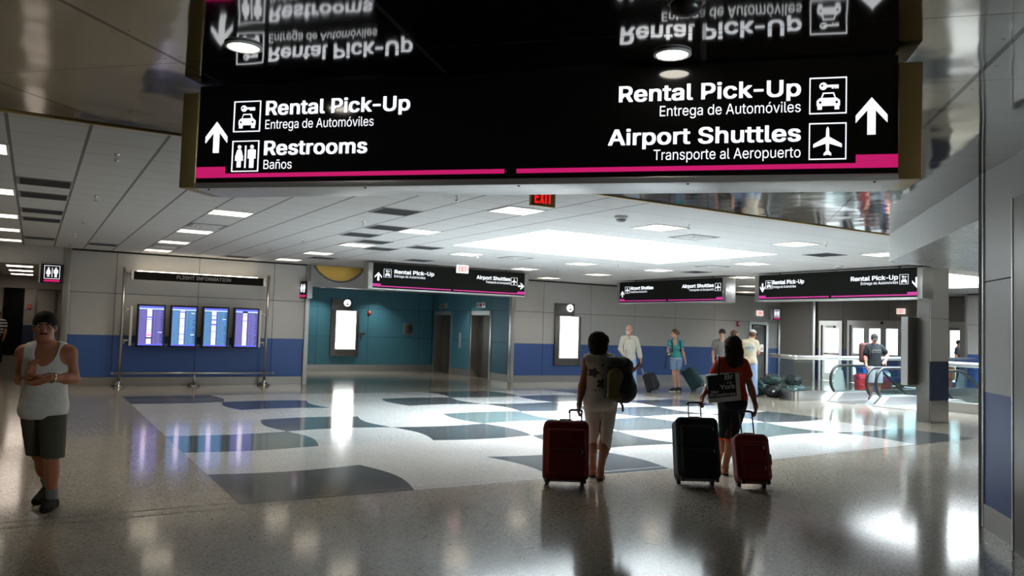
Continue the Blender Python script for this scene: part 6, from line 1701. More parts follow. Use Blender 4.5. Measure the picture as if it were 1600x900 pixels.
sdf_object('hair', [hp[0]], .005, HAIR_BLACK, t, .012, subs=[('e', at_(0, .085, -.035), (.068, .075, .085), HR, .012), ('e', at_(0, .03, -.12), (.1, .13, .09), HR, .015)],
           cuts=[(at_(0, .02, -.015), -HR[2] + HR[1] * .5)], ripple=(.0018, 60, 2))
sdf_object('moustache', [('c', at_(-.022, .094, -.049), at_(0, .102, -.044), .005, .0065, .004), ('c', at_(.022, .094, -.049), at_(0, .102, -.044), .005, .0065, .004)], .0025, HAIR_BLACK, t)
eyes(t, at_, HR, 1.1, HAIR_BLACK)
g_ = thing('spectacles', 'thin rimless spectacles worn by the man in the white tank top', 'glasses', tuple(t.matrix_basis @ Vector(at_(0, .1, .008))), PRZ)
inv = np.array(at_(0, .1, .008))
m = MB()
for q in (-1, 1):
    m.tube([tuple(at_(q * .033 + .024 * math.cos(a_), .108, .004 + .018 * math.sin(a_)) - inv) for a_ in [2 * PI * k / 18 for k in range(18)]], .0013, METAL, 6, True)
    m.tube([tuple(at_(q * .057, .104, .010) - inv), tuple(at_(q * .079, .05, .014) - inv), tuple(at_(q * .080, -.01, .008) - inv)], .0016, METAL, 6)
m.tube([tuple(at_(-.010, .110, .008) - inv), tuple(at_(0, .113, .011) - inv), tuple(at_(.010, .110, .008) - inv)], .0014, METAL, 6)
m.build('frame', g_)
for q in (-1, 1):
    m = MB()
    m.add([tuple(at_(q * .033 + .023 * math.cos(a_), .108, .004 + .017 * math.sin(a_)) - inv) for a_ in [2 * PI * k / 18 for k in range(18)]], [list(range(18))], LENS)
    m.build('lens', g_)
# wristwatch on the right-hand wrist in the picture
wr, el = j['wrr'], j['elr']
d_ = unit(wr - el); a1 = unit(np.cross(d_, (0, 0, 1))); a2 = np.cross(d_, a1)
wc = wr - d_ * .035
w_ = thing('wristwatch', 'metal wristwatch on the wrist of the man in the white tank top', 'watch', tuple(t.matrix_basis @ Vector(wc)), PRZ)
m = MB(); m.tube([tuple((a1 * math.cos(k * PI / 10) + a2 * math.sin(k * PI / 10)) * .037) for k in range(20)], .007, METAL, 8, True); m.build('band', w_)
fd = unit(N3(.1, -.9, .45) - d_ * np.dot(N3(.1, -.9, .45), d_))
m = MB(); m.tube([tuple(fd * .036), tuple(fd * .047)], .018, METAL, 18); m.build('dial', w_)

# ---- woman in white, walking away, red suitcase in her left hand, backpack on the right shoulder
J = JN['white']
J.update(hipl=[-.085, 0, .86], hipr=[.085, 0, .86], knl=[-.060, .10, .49], knr=[.070, .0, .48], anl=[-.045, .20, .10], anr=[.022, .02, .085], tol=[-.02, .4, .03], tor=[.05, .2, .03],
         elr=[.215, .10, 1.07], wrr=[.395, .25, 1.225], har=[.50, .29, 1.29], ell=[-.205, .0, 1.05], wrl=[-.242, -.08, .835], hal=[-.250, -.12, .76], head=[-.036, .01, 1.512], neck=[-.025, .0, 1.372])
B = dict(front=N3(0, 1, 0), face=N3(.15, 1, 0), hipw=.185, hipd=.135, waistw=.150, waistd=.115, chestw=.150, chestd=.11, arm=.045, thigh=.058, calf=.053, butt=.065, bust=True, barefoot=True, foot=.225, girth=1.08, hs=.95, hscale=.97,
         handl=dict(d=N3(-.08, -.25, -1), palm=N3(1, .1, 0), thumb=N3(0, 1, 0), curl=1.25, spread=.0), handr=dict(d=N3(.85, .3, .5), palm=N3(-.3, .2, .9), thumb=N3(-.2, -.3, .8), curl=.25, spread=.12))
b = person('woman in white blouse and white capri trousers walking away, seen from behind', J['loc'], J, B, SK_MID, .006)
t, j, at_, HR, mS = b['t'], b['j'], b['at'], b['HR'], b['mS']
def flowers(cen):
    r = np.zeros(len(cen), int)
    for (x, z, s_) in ((-.095, 1.195, .066), (.0, 1.075, .068), (.055, 1.31, .072), (-.04, 1.0, .05)):
        dx, dz = cen[:, 0] - x, (cen[:, 2] - z) * (1.15 if s_ > .055 else 3.0)
        rr = np.sqrt(dx * dx + dz * dz); th = np.arctan2(dz, dx)
        r |= ((rr < s_ * (.82 + .18 * np.cos(5 * th))) & (cen[:, 1] < .03)).astype(int)
    return r
sdf_object('blouse', b['T'] + sleeve(b, 'l', .06, .055, .055) + sleeve(b, 'r', .06, .055, .055), .006, [C['cream'], C['print']], t, .012,
           subs=[('e', mS + N3(0, .06, .10), (.09, .10, .085), None, .01), ('e', j['shl'] + N3(-.085, 0, -.03), (.06, .12, .12), None, .01), ('e', j['shr'] + N3(.085, 0, -.03), (.06, .12, .12), None, .01)],
           cuts=[((0, 0, .985), (0, 0, -1))], ripple=(.0015, 26, 4), pick=flowers)
def pant(b, q, kr, r0, r1, r2, zend):
    hp_, kn, an = b['j']['hip' + q], b['j']['kn' + q], b['j']['an' + q]
    return [('c', hp_ + (b['mH'] - hp_) * .05, kn, r0, r1, .018), ('c', kn, an, r1, r2, .012)]
sdf_object('trousers', b['T'][:1] + b['T'][-2:] + [('e', b['mH'] + N3(0, 0, .13), (.165, .12, .09), None, .05)] + pant(b, 'l', 1, .104, .060, .058, .34) + pant(b, 'r', 1, .108, .062, .062, .34), .006, C['offwhite'], t, .010, subs=[('b', (.006, -.14, .50), (.007, .17, .18), .005, None, .02)],
           cuts=[((0, 0, .335), (0, 0, -1)), ((0, 0, 1.03), (0, 0, 1))], ripple=(.002, 18, 7))
for q in 'lr': flat_sandal(b, q, C['sandal'])
hp = b['headP']
sdf_object('hair', [('e', at_(0, -.035, .035), (.108, .105, .10), HR, .03), ('e', at_(0, -.05, -.05), (.095, .08, .075), HR, .03)], .006, HAIR_DARK, t, .008,
           subs=[('e', at_(0, .11, -.04), (.07, .085, .10), HR, .01)], ripple=(.009, 62, 11))
m = MB(); wr, el = j['wrl'], j['ell']; d_ = unit(wr - el); a1 = unit(np.cross(d_, (0, 1, 0))); a2 = np.cross(d_, a1)
m.tube([tuple(wr - d_ * .01 + (a1 * math.cos(k * PI / 10) + a2 * math.sin(k * PI / 10)) * .036) for k in range(20)], .004, METAL, 8, True); m.build('bracelet', t)
root_white = t

# ---- woman in red tee, black capri trousers, pulling two suitcases
J = JN['red']
J.update(hipl=[-.005, 0, .85], hipr=[.150, 0, .85], knl=[.02, .13, .46], knr=[.075, .03, .455], anl=[-.02, .27, .10], anr=[.002, .02, .085], tol=[0, .5, .03], tor=[.03, .25, .03],
         shl=[-.078, 0, 1.314], shr=[.196, 0, 1.312], ell=[-.225, -.10, 1.075], wrl=[-.355, -.29, .935], hal=[-.385, -.35, .865], elr=[.262, -.10, 1.04], wrr=[.262, -.29, .845], har=[.238, -.36, .775], head=[.068, .0, 1.520], neck=[.062, .0, 1.362])
B = dict(front=N3(0, 1, 0), face=N3(.05, 1, -.02), hipw=.165, hipd=.125, waistw=.140, waistd=.105, chestw=.150, chestd=.11, arm=.042, thigh=.058, calf=.052, butt=.055, bust=True, barefoot=True, foot=.225, hs=.95, hscale=.97,
         handl=dict(d=N3(-.3, -.5, -.75), palm=N3(.5, .1, -.2), thumb=N3(.3, .6, 0), curl=1.25, spread=0), handr=dict(d=N3(-.15, -.5, -.8), palm=N3(-.8, .2, 0), thumb=N3(0, .7, 0), curl=1.25, spread=0))
b = person('woman in red tee with long dark hair walking away between two suitcases', J['loc'], J, B, SK_DARK, .006)
t, j, at_, HR, mS = b['t'], b['j'], b['at'], b['HR'], b['mS']
sdf_object('tee_shirt', b['T'] + sleeve(b, 'l', .42, .054, .058) + sleeve(b, 'r', .42, .054, .058), .006, C['red'], t, .013,
           subs=[('e', mS + N3(0, .05, .10), (.08, .10, .075), None, .01)], cuts=[((0, 0, .895), (0, 0, -1)), (j['shl'] + (j['ell'] - j['shl']) * .46, j['ell'] - j['shl']), (j['shr'] + (j['elr'] - j['shr']) * .46, j['elr'] - j['shr'])][:1], ripple=(.002, 22, 6))
sdf_object('trousers', b['T'][:1] + b['T'][-2:] + pant(b, 'l', 1, .092, .060, .057, .4) + pant(b, 'r', 1, .094, .062, .060, .4), .006, C['black'], t, .010, subs=[('b', (.05, -.12, .53), (.007, .17, .14), .005, None, .02)],
           cuts=[((0, 0, .415), (0, 0, -1)), ((0, 0, .95), (0, 0, 1))], ripple=(.002, 18, 8))
for q in 'lr':
    sdf_object('hem_trim', pant(b, q, 1, .092, .061, .059, .4)[1:], .006, C['trim'], t, .014, cuts=[((0, 0, .395), (0, 0, -1)), ((0, 0, .425), (0, 0, 1))])
    flat_sandal(b, q, C['sandal'])
sdf_object('hair', [('e', at_(0, -.02, .035), (.092, .105, .095), HR, .03), ('e', at_(-.0, -.065, -.06), (.105, .070, .10), HR, .04), ('e', at_(-.035, -.085, -.155), (.06, .045, .10), HR, .03), ('e', at_(.045, -.085, -.15), (.06, .045, .09), HR, .03), ('e', at_(.0, -.09, -.19), (.05, .04, .07), HR, .03)], .006, HAIR_DARK, t, .006,
           subs=[('e', at_(0, .12, -.03), (.065, .085, .11), HR, .01)], ripple=(.007, 48, 13))
def worn_marks(m, x0, x1, z, h, mat, seed):
    """pale illegible print on a garment: short upright and slanted strokes"""
    r = random.Random(seed); x = x0
    while x < x1:
        w_ = h * r.uniform(.12, .22); sl_ = r.choice((-.3, 0, 0, .3)) * h; hh = h * r.uniform(.75, 1)
        n_ = 5
        for k in range(n_):
            a_, b2 = k / n_, (k + 1) / n_
            m.add([(x + sl_ * a_, -.3, z + hh * a_), (x + w_ + sl_ * a_, -.3, z + hh * a_), (x + w_ + sl_ * b2, -.3, z + hh * b2), (x + sl_ * b2, -.3, z + hh * b2)], [(0, 1, 2, 3)], mat)
        x += h * r.uniform(.35, .6)
m = MB()
worn_marks(m, -.01, .20, 1.195, .034, C['sock'], 4)
lt = m.build('print', t)
# drape the back lettering onto the shirt
def drape(o, parent_name, dist=.004):
    tgt = next(c for c in o.parent.children if c.name.split('.')[0] == parent_name)
    bpy.context.view_layer.update()
    from mathutils.bvhtree import BVHTree
    bv = BVHTree.FromPolygons([v.co for v in tgt.data.vertices], [p.vertices for p in tgt.data.polygons])
    for v in o.data.vertices:
        h = bv.ray_cast(Vector((v.co.x, -.6, v.co.z)), Vector((0, 1, 0)))
        if h[0] is not None: v.co.y = h[0].y - dist
drape(lt, 'tee_shirt')
root_red = t

# ---- far group -------------------------------------------------------------
def simple_shoes(b, mat, sole=None, res=.008, inf=.010):
    for q in 'lr': footwear(b, 'shoe', q, mat, inf, res, sole=sole)
def long_pants(b, mat, r0=.10, r1=.075, r2=.068, top=None, z0=.06, res=.009, inf=.010, name='jeans'):
    top = top or b['mH'][2] + .16
    return sdf_object(name, b['T'][:1] + b['T'][-2:] + [('e', b['mH'] + N3(0, 0, .12), (.155, .11, .09), None, .05)] + pant(b, 'l', 1, r0, r1, r2, 0) + pant(b, 'r', 1, r0, r1, r2, 0), res, mat, b['t'], inf,
                      cuts=[((0, 0, z0), (0, 0, -1)), ((0, 0, top), (0, 0, 1))], ripple=(.003, 16, 3))
J = JN['oldman']
J.update(hipl=[-.135, 0, .90], hipr=[.035, 0, .90], knl=[-.14, -.06, .48], knr=[.085, .05, .48], anl=[-.17, -.02, .09], anr=[.15, .12, .10], tol=[-.30, -.2, .03], tor=[.05, -.05, .03], ell=[-.30, .03, 1.18], wrl=[-.235, -.17, 1.05],
         hal=[-.20, -.22, 1.12], elr=[.215, .06, 1.165], wrr=[.262, .0, .935], shl=[-.235, 0, 1.475], shr=[.115, 0, 1.475], neck=[-.068, .02, 1.555], head=[-.085, .0, 1.735])
B = dict(front=N3(-.25, -1, 0), face=N3(-.65, -.75, -.05), hipw=.165, hipd=.125, waistw=.165, waistd=.13, chestw=.175, chestd=.125, belly=.025, arm=.05, thigh=.088, calf=.055, hscale=1.04, foot=.26, neckr=.058,
         handr=dict(d=N3(.15, .0, -1), palm=N3(-1, 0, 0), thumb=N3(0, -1, 0), curl=1.2), handl=dict(d=N3(.2, -.3, .8), palm=N3(.9, 0, 0), thumb=N3(0, -.5, .6), curl=.9))
b = person('bald old man with white beard in pale linen shirt and jeans', J['loc'], J, B, SK_RUDDY, .008)
t, j, at_, HR, mS = b['t'], b['j'], b['at'], b['HR'], b['mS']
SHIRT = b['T'] + [('c', j['shl'], j['ell'], .066, .060, .03), ('c', j['ell'], j['wrl'], .056, .05, .02), ('c', j['shr'], j['elr'], .068, .062, .03), ('c', j['elr'], j['elr'] + (j['wrr'] - j['elr']) * .75, .058, .055, .02)]
sdf_object('shirt', SHIRT, .009, C['linen'], t, .016, subs=[('e', mS + N3(-.02, -.10, .09), (.05, .10, .10), None, .01)], cuts=[((0, 0, .80), (0, 0, -1))], ripple=(.003, 17, 9))
m = MB()
for q in (-1, 1): m.box(-.075 + q * .05 - .04, -.075 + q * .05 + .04, -.115, -.075, 1.49, 1.535, C['linen'], .01)
m.build('collar', t)
long_pants(b, C['jeans'], .102, .078, .070)
simple_shoes(b, C['sandal'])
sdf_object('hair', [('e', at_(0, -.035, -.005), (.082, .085, .06), HR, .02)], .006, HAIR_WHITE, t, .004, subs=[('e', at_(0, .08, 0), (.12, .09, .12), HR, .01)])
sdf_object('beard', [('e', at_(0, .058, -.088), (.046, .045, .042), HR, .02), ('c', at_(-.03, .084, -.052), at_(.03, .084, -.052), .009, .009, .01)], .005, HAIR_WHITE, t, .003, ripple=(.0015, 70, 3))
eyes(t, at_, HR, 1.04, HAIR_WHITE)
rd = thing('folded_paper', 'white folded paper held at his side by the bald old man', 'paper', tuple(t.matrix_basis @ Vector((-.235, -.24, 1.11))), PRZ)
m = MB(); m.box(-.012, .012, -.05, .05, -.02, .20, C['capwhite'], .004); m.build('sheet', rd)
m = MB(); m.box(-.016, -.012, -.05, .05, .0, .20, C['dark']); m.build('dark_cover', rd)

J = JN['teal']
J.update(hipl=[-.125, 0, .90], hipr=[.035, 0, .90], knl=[-.105, -.05, .51], knr=[.01, .05, .51], anl=[-.055, .05, .10], anr=[.085, .14, .11], tol=[-.25, -.02, .03], tor=[-.10, .05, .03], elr=[.15, .04, 1.13], wrr=[.225, .05, .90],
         ell=[-.285, .0, 1.17], wrl=[-.30, -.2, 1.07], head=[-.112, 0, 1.672], neck=[-.08, .0, 1.512])
B = dict(front=N3(-.35, -1, 0), face=N3(-1, -.25, 0), hipw=.160, hipd=.12, waistw=.130, waistd=.10, chestw=.145, chestd=.105, bust=True, arm=.043, thigh=.066, calf=.052, hscale=1.0, foot=.24, hs=.95,
         handr=dict(d=N3(.25, .0, -1), palm=N3(-1, 0, 0), thumb=N3(0, -1, 0), curl=1.2), handl=dict(d=N3(-.1, -.8, .2), palm=N3(.3, 0, -.8), thumb=N3(.6, 0, .3), curl=1.1))
b = person('young woman in teal top and denim shorts looking sideways, pulling a suitcase', J['loc'], J, B, SK_FAIR, .008)
t, j, at_, HR, mS = b['t'], b['j'], b['at'], b['HR'], b['mS']
sdf_object('teal_top', b['T'] + sleeve(b, 'l', .3, .058, .06) + sleeve(b, 'r', .3, .058, .06), .009, C['teal'], t, .010, subs=[('e', mS + N3(-.03, -.11, .04), (.065, .10, .13), None, .01)], cuts=[((0, 0, .965), (0, 0, -1))], ripple=(.002, 20, 2))
sdf_object('undershirt', b['T'][:2], .009, C['capwhite'], t, .008, cuts=[((0, 0, .915), (0, 0, -1)), ((0, 0, .985), (0, 0, 1))])
sdf_object('shorts', b['T'][:1] + b['T'][-2:] + pant(b, 'l', 1, .100, .086, .07, 0)[:1] + pant(b, 'r', 1, .100, .086, .07, 0)[:1], .009, C['denim'], t, .011, subs=[('b', (-.048, 0, .70), (.008, .25, .10), .006, None, .02)], cuts=[((0, 0, .635), (0, 0, -1)), ((0, 0, .945), (0, 0, 1))], ripple=(.002, 20, 2))
simple_shoes(b, C['dark'], C['capwhite'])
sdf_object('hair', [('e', at_(0, -.02, .030), (.082, .10, .092), HR, .03), ('e', at_(0, -.11, .01), (.045, .045, .05), HR, .03)], .006, HAIR_BROWN, t, .006, subs=[('e', at_(0, .10, -.035), (.08, .085, .10), HR, .01), ('e', at_(0, .0, -.12), (.1, .11, .06), HR, .01)], ripple=(.002, 60, 1))
eyes(t, at_, HR, 1.0, HAIR_BROWN)
root_teal, j_teal = t, j

J = JN['cap']
J.update(hipl=[-.125, 0, .93], hipr=[.06, 0, .93], knl=[-.15, 0, .48], knr=[.085, .02, .48], anl=[-.155, .02, .09], anr=[.10, .0, .09], head=[.045, .02, 1.705], neck=[-.01, .0, 1.555], shl=[-.215, 0, 1.47], shr=[.115, 0, 1.47])
B = dict(front=N3(.25, 1, 0), face=N3(.75, .65, -.25), hipw=.165, hipd=.125, waistw=.155, waistd=.12, chestw=.17, chestd=.12, arm=.05, thigh=.088, calf=.056, hscale=1.02, foot=.27,
         handr=dict(d=N3(.5, .5, .2), palm=N3(-.3, 0, .8), thumb=N3(0, 0, 1), curl=.8), handl=dict(d=N3(.9, .1, .3), palm=N3(0, 0, 1), thumb=N3(0, 1, 0), curl=.8))
b = person('man in white cap, tan tee and pale jeans reading, back turned', J['loc'], J, B, SK_RUDDY, .008)
t, j, at_, HR, mS = b['t'], b['j'], b['at'], b['HR'], b['mS']
def tee_print(cen):
    dx, dz = cen[:, 0] + .07, (cen[:, 2] - 1.32)
    return ((np.sqrt(dx * dx + dz * dz) < .105 + .02 * np.sin(cen[:, 2] * 90)) & (cen[:, 1] < -.03)).astype(int)
cloth('print_blue', (.46, .55, .56))
sdf_object('tee_shirt', b['T'] + sleeve(b, 'l', .6, .075, .078) + sleeve(b, 'r', .6, .075, .078), .009, [C['tan'], C['print_blue']], t, .018, cuts=[((0, 0, .90), (0, 0, -1))], ripple=(.003, 16, 4), pick=tee_print)
m = MB(); worn_marks(m, -.15, .03, 1.315, .05, C['grey'], 2); lt = m.build('print', t); drape(lt, 'tee_shirt')
long_pants(b, C['palejeans'], .108, .092, .090, z0=.03)
simple_shoes(b, C['sandal'])
sdf_object('hair', [('e', at_(0, -.02, -.005), (.082, .098, .075), HR, .02)], .007, HAIR_BROWN, t, .003, subs=[('e', at_(0, .11, -.04), (.09, .09, .1), HR, .01)])
cp = thing('baseball_cap', 'white baseball cap with dark brim on the man in tan tee', 'cap', tuple(t.matrix_basis @ Vector(at_(0, 0, 0))), PRZ)
z0_ = np.array(at_(0, 0, 0))
sh_ = lambda P: [tuple([p[0], np.asarray(p[1]) - z0_] + list(p[2:])) if p[0] == 'e' else (p[0], np.asarray(p[1]) - z0_, np.asarray(p[2]) - z0_) + tuple(p[3:]) for p in P]
sdf_object('crown', sh_([('e', at_(0, -.012, .035), (.082, .102, .095), HR, .02)]), .006, C['capwhite'], cp, .008, cuts=[(at_(0, 0, .038) - z0_, -HR[2] - HR[1] * .1)])
sdf_object('brim', sh_([('e', at_(0, .105, .030), (.072, .075, .008), HR, .01)]), .005, C['dark'], cp, .003)
pp = thing('paper_sheet', 'white sheet of paper held by the man in tan tee', 'paper', tuple(t.matrix_basis @ Vector((.37, .27, 1.33))), PRZ + .6)
m = MB(); m.box(-.07, .07, -.006, .006, -.10, .10, C['capwhite'], .003); m.build('sheet', pp)
m = MB()
for k in range(5): m.box(-.055, .05, -.0085, -.0055, -.07 + k * .03, -.064 + k * .03, C['grey'])
m.build('printed_lines', pp)

def standing(label, loc, rot, skin, top, bottom, h=1.75, hairm=HAIR_BROWN, hair=None, face=N3(0, -1, 0), long_sleeve=False, res=.009, shoes=None, women=False, stripes=None, hands=None):
    k = h / 1.75
    J = dict(head=[0, -.01, 1.635 * k], neck=[0, .02, 1.47 * k], shl=[-.175 * k, .02, 1.39 * k], shr=[.175 * k, .02, 1.39 * k], ell=[-.22 * k, .04, 1.11 * k], elr=[.22 * k, .04, 1.11 * k], wrl=[-.22 * k, -.08, .88 * k], wrr=[.22 * k, -.08, .88 * k],
             hal=[-.21 * k, -.11, .80 * k], har=[.21 * k, -.11, .80 * k], hipl=[-.085 * k, 0, .90 * k], hipr=[.085 * k, 0, .90 * k], knl=[-.09, -.02, .48 * k], knr=[.09, -.01, .48 * k], anl=[-.10, .02, .085], anr=[.10, .02, .085], tol=[-.12, -.2, .03], tor=[.12, -.2, .03])
    if hands: J.update(hands)
    B = dict(front=N3(0, -1, 0), face=face, hipw=.16, hipd=.12, waistw=.145, waistd=.115, chestw=.165, chestd=.115, arm=.047, thigh=.085, calf=.054, hscale=k)
    b = person(label, loc, J, B, skin, res, rot)
    t, j, at_, HR, mS = b['t'], b['j'], b['at'], b['HR'], b['mS']
    SL = .95 if long_sleeve else .5
    sdf_object('shirt', b['T'] + sleeve(b, 'l', SL, .066, .066) + sleeve(b, 'r', SL, .066, .066), .009, top, t, .014, subs=[('e', mS + N3(0, -.08, .10), (.06, .09, .08), None, .01)], cuts=[((0, 0, .86 * k), (0, 0, -1))], ripple=(.002, 18, 2), pick=stripes)
    long_pants(b, bottom, .10, .078, .07, z0=.05, name='trousers')
    simple_shoes(b, shoes or C['dark'])
    if hair == 'long':
        sdf_object('hair', [('e', at_(0, -.02, .03), (.088, .105, .095), HR, .03), ('e', at_(0, -.05, -.06), (.092, .07, .10), HR, .03)], .007, hairm, t, .006, subs=[('e', at_(0, .11, -.035), (.062, .085, .10), HR, .01)], ripple=(.004, 45, 3))
    elif hair == 'short':
        sdf_object('hair', [b['headP'][0]], .007, hairm, t, .010, subs=[('e', at_(0, .09, -.03), (.068, .075, .09), HR, .01), ('e', at_(0, .03, -.11), (.1, .13, .08), HR, .01)], ripple=(.002, 50, 3))
    eyes(t, at_, HR, k, hairm)
    return b
standing('person with wavy brown hair standing behind the man in white cap', (16.95, 16.05), PRZ + .25, SK_FAIR, C['dark'], C['jeans'], 1.80, HAIR_BROWN, 'long', N3(.5, -.85, 0))
b = standing('person in a dark cap half hidden behind the woman in red tee', (16.45, 16.05), PRZ - .2, SK_FAIR, C['grey'], C['dark'], 1.82, HAIR_DARK, 'short', N3(-.3, -.95, 0))
t, at_, HR = b['t'], b['at'], b['HR']
cp = thing('baseball_cap', 'dark cap on the person behind the red tee woman', 'cap', tuple(t.matrix_basis @ Vector(at_(0, 0, 0))), PRZ - .2)
z0_ = np.array(at_(0, 0, 0))
sdf_object('crown', sh_([('e', at_(0, -.012, .035), (.082, .102, .095), HR, .02)]), .007, C['dark'], cp, .010, cuts=[(at_(0, 0, .035) - z0_, -HR[2])])
sdf_object('brim', sh_([('e', at_(0, .105, .030), (.072, .075, .008), HR, .01)]), .006, C['dark'], cp, .003)

J = JN['tee']
for k_, v_ in J.items():
    if k_ not in ('loc',): J[k_] = [v_[0], v_[1], v_[2]]
J.update(hipl=[-.075, 0, .92], hipr=[.105, 0, .92], knl=[-.07, 0, .48], knr=[.11, -.04, .48], anl=[-.06, .05, .10], anr=[.12, 0, .10], tol=[-.1, -.2, .03], tor=[.12, -.2, .03], shl=[-.150, 0, 1.455], shr=[.190, 0, 1.455], neck=[.02, .02, 1.535], head=[.0, -.03, 1.69],
         ell=[-.20, .05, 1.19], wrl=[-.21, -.02, .97], hal=[-.21, -.04, .88], elr=[.375, .03, 1.27], wrr=[.27, -.10, 1.10], har=[.20, -.16, 1.06])
B = dict(front=N3(-.1, -1, 0), face=N3(-.1, -.9, -.35), hipw=.165, hipd=.12, waistw=.155, waistd=.12, chestw=.17, chestd=.12, arm=.05, thigh=.066, calf=.055, hscale=1.02, foot=.26,
         handr=dict(d=N3(-.6, -.4, -.4), palm=N3(-.3, .5, -.5), thumb=N3(0, -1, .3), curl=.9), handl=dict(d=N3(0, -.2, -1), palm=N3(1, 0, 0), thumb=N3(0, -1, 0), curl=.8))
b = person('man in black tee and dark cap stepping off the escalator', J['loc'], J, B, SK_RUDDY, .008)
t, j, at_, HR, mS = b['t'], b['j'], b['at'], b['HR'], b['mS']
sdf_object('tee_shirt', b['T'] + sleeve(b, 'l', .6, .062, .066) + sleeve(b, 'r', .6, .062, .066), .009, C['blacktee'], t, .017, cuts=[((0, 0, .90), (0, 0, -1))], ripple=(.002, 18, 2))
m = MB()
worn_marks(m, -.09, .13, 1.36, .05, C['grey'], 8); worn_marks(m, -.10, .13, 1.315, .03, C['grey'], 9)
lt = m.build('print', t); drape(lt, 'tee_shirt')
sdf_object('shorts', b['T'][:1] + b['T'][-2:] + pant(b, 'l', 1, .108, .10, .09, 0)[:1] + pant(b, 'r', 1, .108, .10, .09, 0)[:1], .009, C['plaid'], t, .013, subs=[('b', (.02, 0, .62), (.010, .25, .14), .008, None, .02)], cuts=[((0, 0, .50), (0, 0, -1)), ((0, 0, .95), (0, 0, 1))], ripple=(.002, 20, 2))
simple_shoes(b, C['dark'], C['capwhite'])
sdf_object('hair', [('e', at_(0, -.02, -.005), (.082, .098, .075), HR, .02)], .007, HAIR_DARK, t, .003, subs=[('e', at_(0, .11, -.04), (.09, .09, .1), HR, .01)])
eyes(t, at_, HR, 1.02, HAIR_DARK)
cp = thing('baseball_cap', 'dark baseball cap on the man in black tee by the escalator', 'cap', tuple(t.matrix_basis @ Vector(at_(0, 0, 0))), PRZ)
z0_ = np.array(at_(0, 0, 0))
sdf_object('crown', sh_([('e', at_(0, -.012, .035), (.082, .102, .092), HR, .02)]), .006, C['dark'], cp, .010, cuts=[(at_(0, 0, .035) - z0_, -HR[2])])
sdf_object('brim', sh_([('e', at_(0, .105, .030), (.070, .07, .008), HR, .01)]), .006, C['dark'], cp, .003)
bk = thing('backpack', 'dark red backpack on the shoulder of the man in black tee', 'backpack', tuple(t.matrix_basis @ Vector((-.13, .20, 1.30))), PRZ)
sdf_object('bag_body', [('b', (0, 0, 0), (.17, .10, .27), .08, None, .02), ('b', (0, .08, -.06), (.12, .06, .16), .05, None, .03)], .009, plain('dark_red_canvas', (.10, .035, .03), .8), bk)
m = MB(); m.tube([(-.02, -.08, .22), (-.03, -.20, .20), (-.04, -.36, .05), (-.05, -.30, -.15)], .016, C['dark'], 8); m.build('shoulder_strap', bk)

def stripes(cen): return ((cen[:, 2] * 9.5) % 1 > .5).astype(int)
standing('person in a striped shirt standing in the corridor at the picture edge', (-.98, 31.2), PRZ + .4, SK_DARK, [C['dark'], C['stripe']], C['black'], 1.72, HAIR_BLACK, 'short', N3(.3, -1, 0), stripes=stripes)
standing('person standing outside the glass entrance door in daylight', (31.4, 18.0), PRZ + .8, SK_DARK, C['dark'], C['black'], 1.75, HAIR_BLACK, 'short', N3(.3, -1, 0), res=.012)
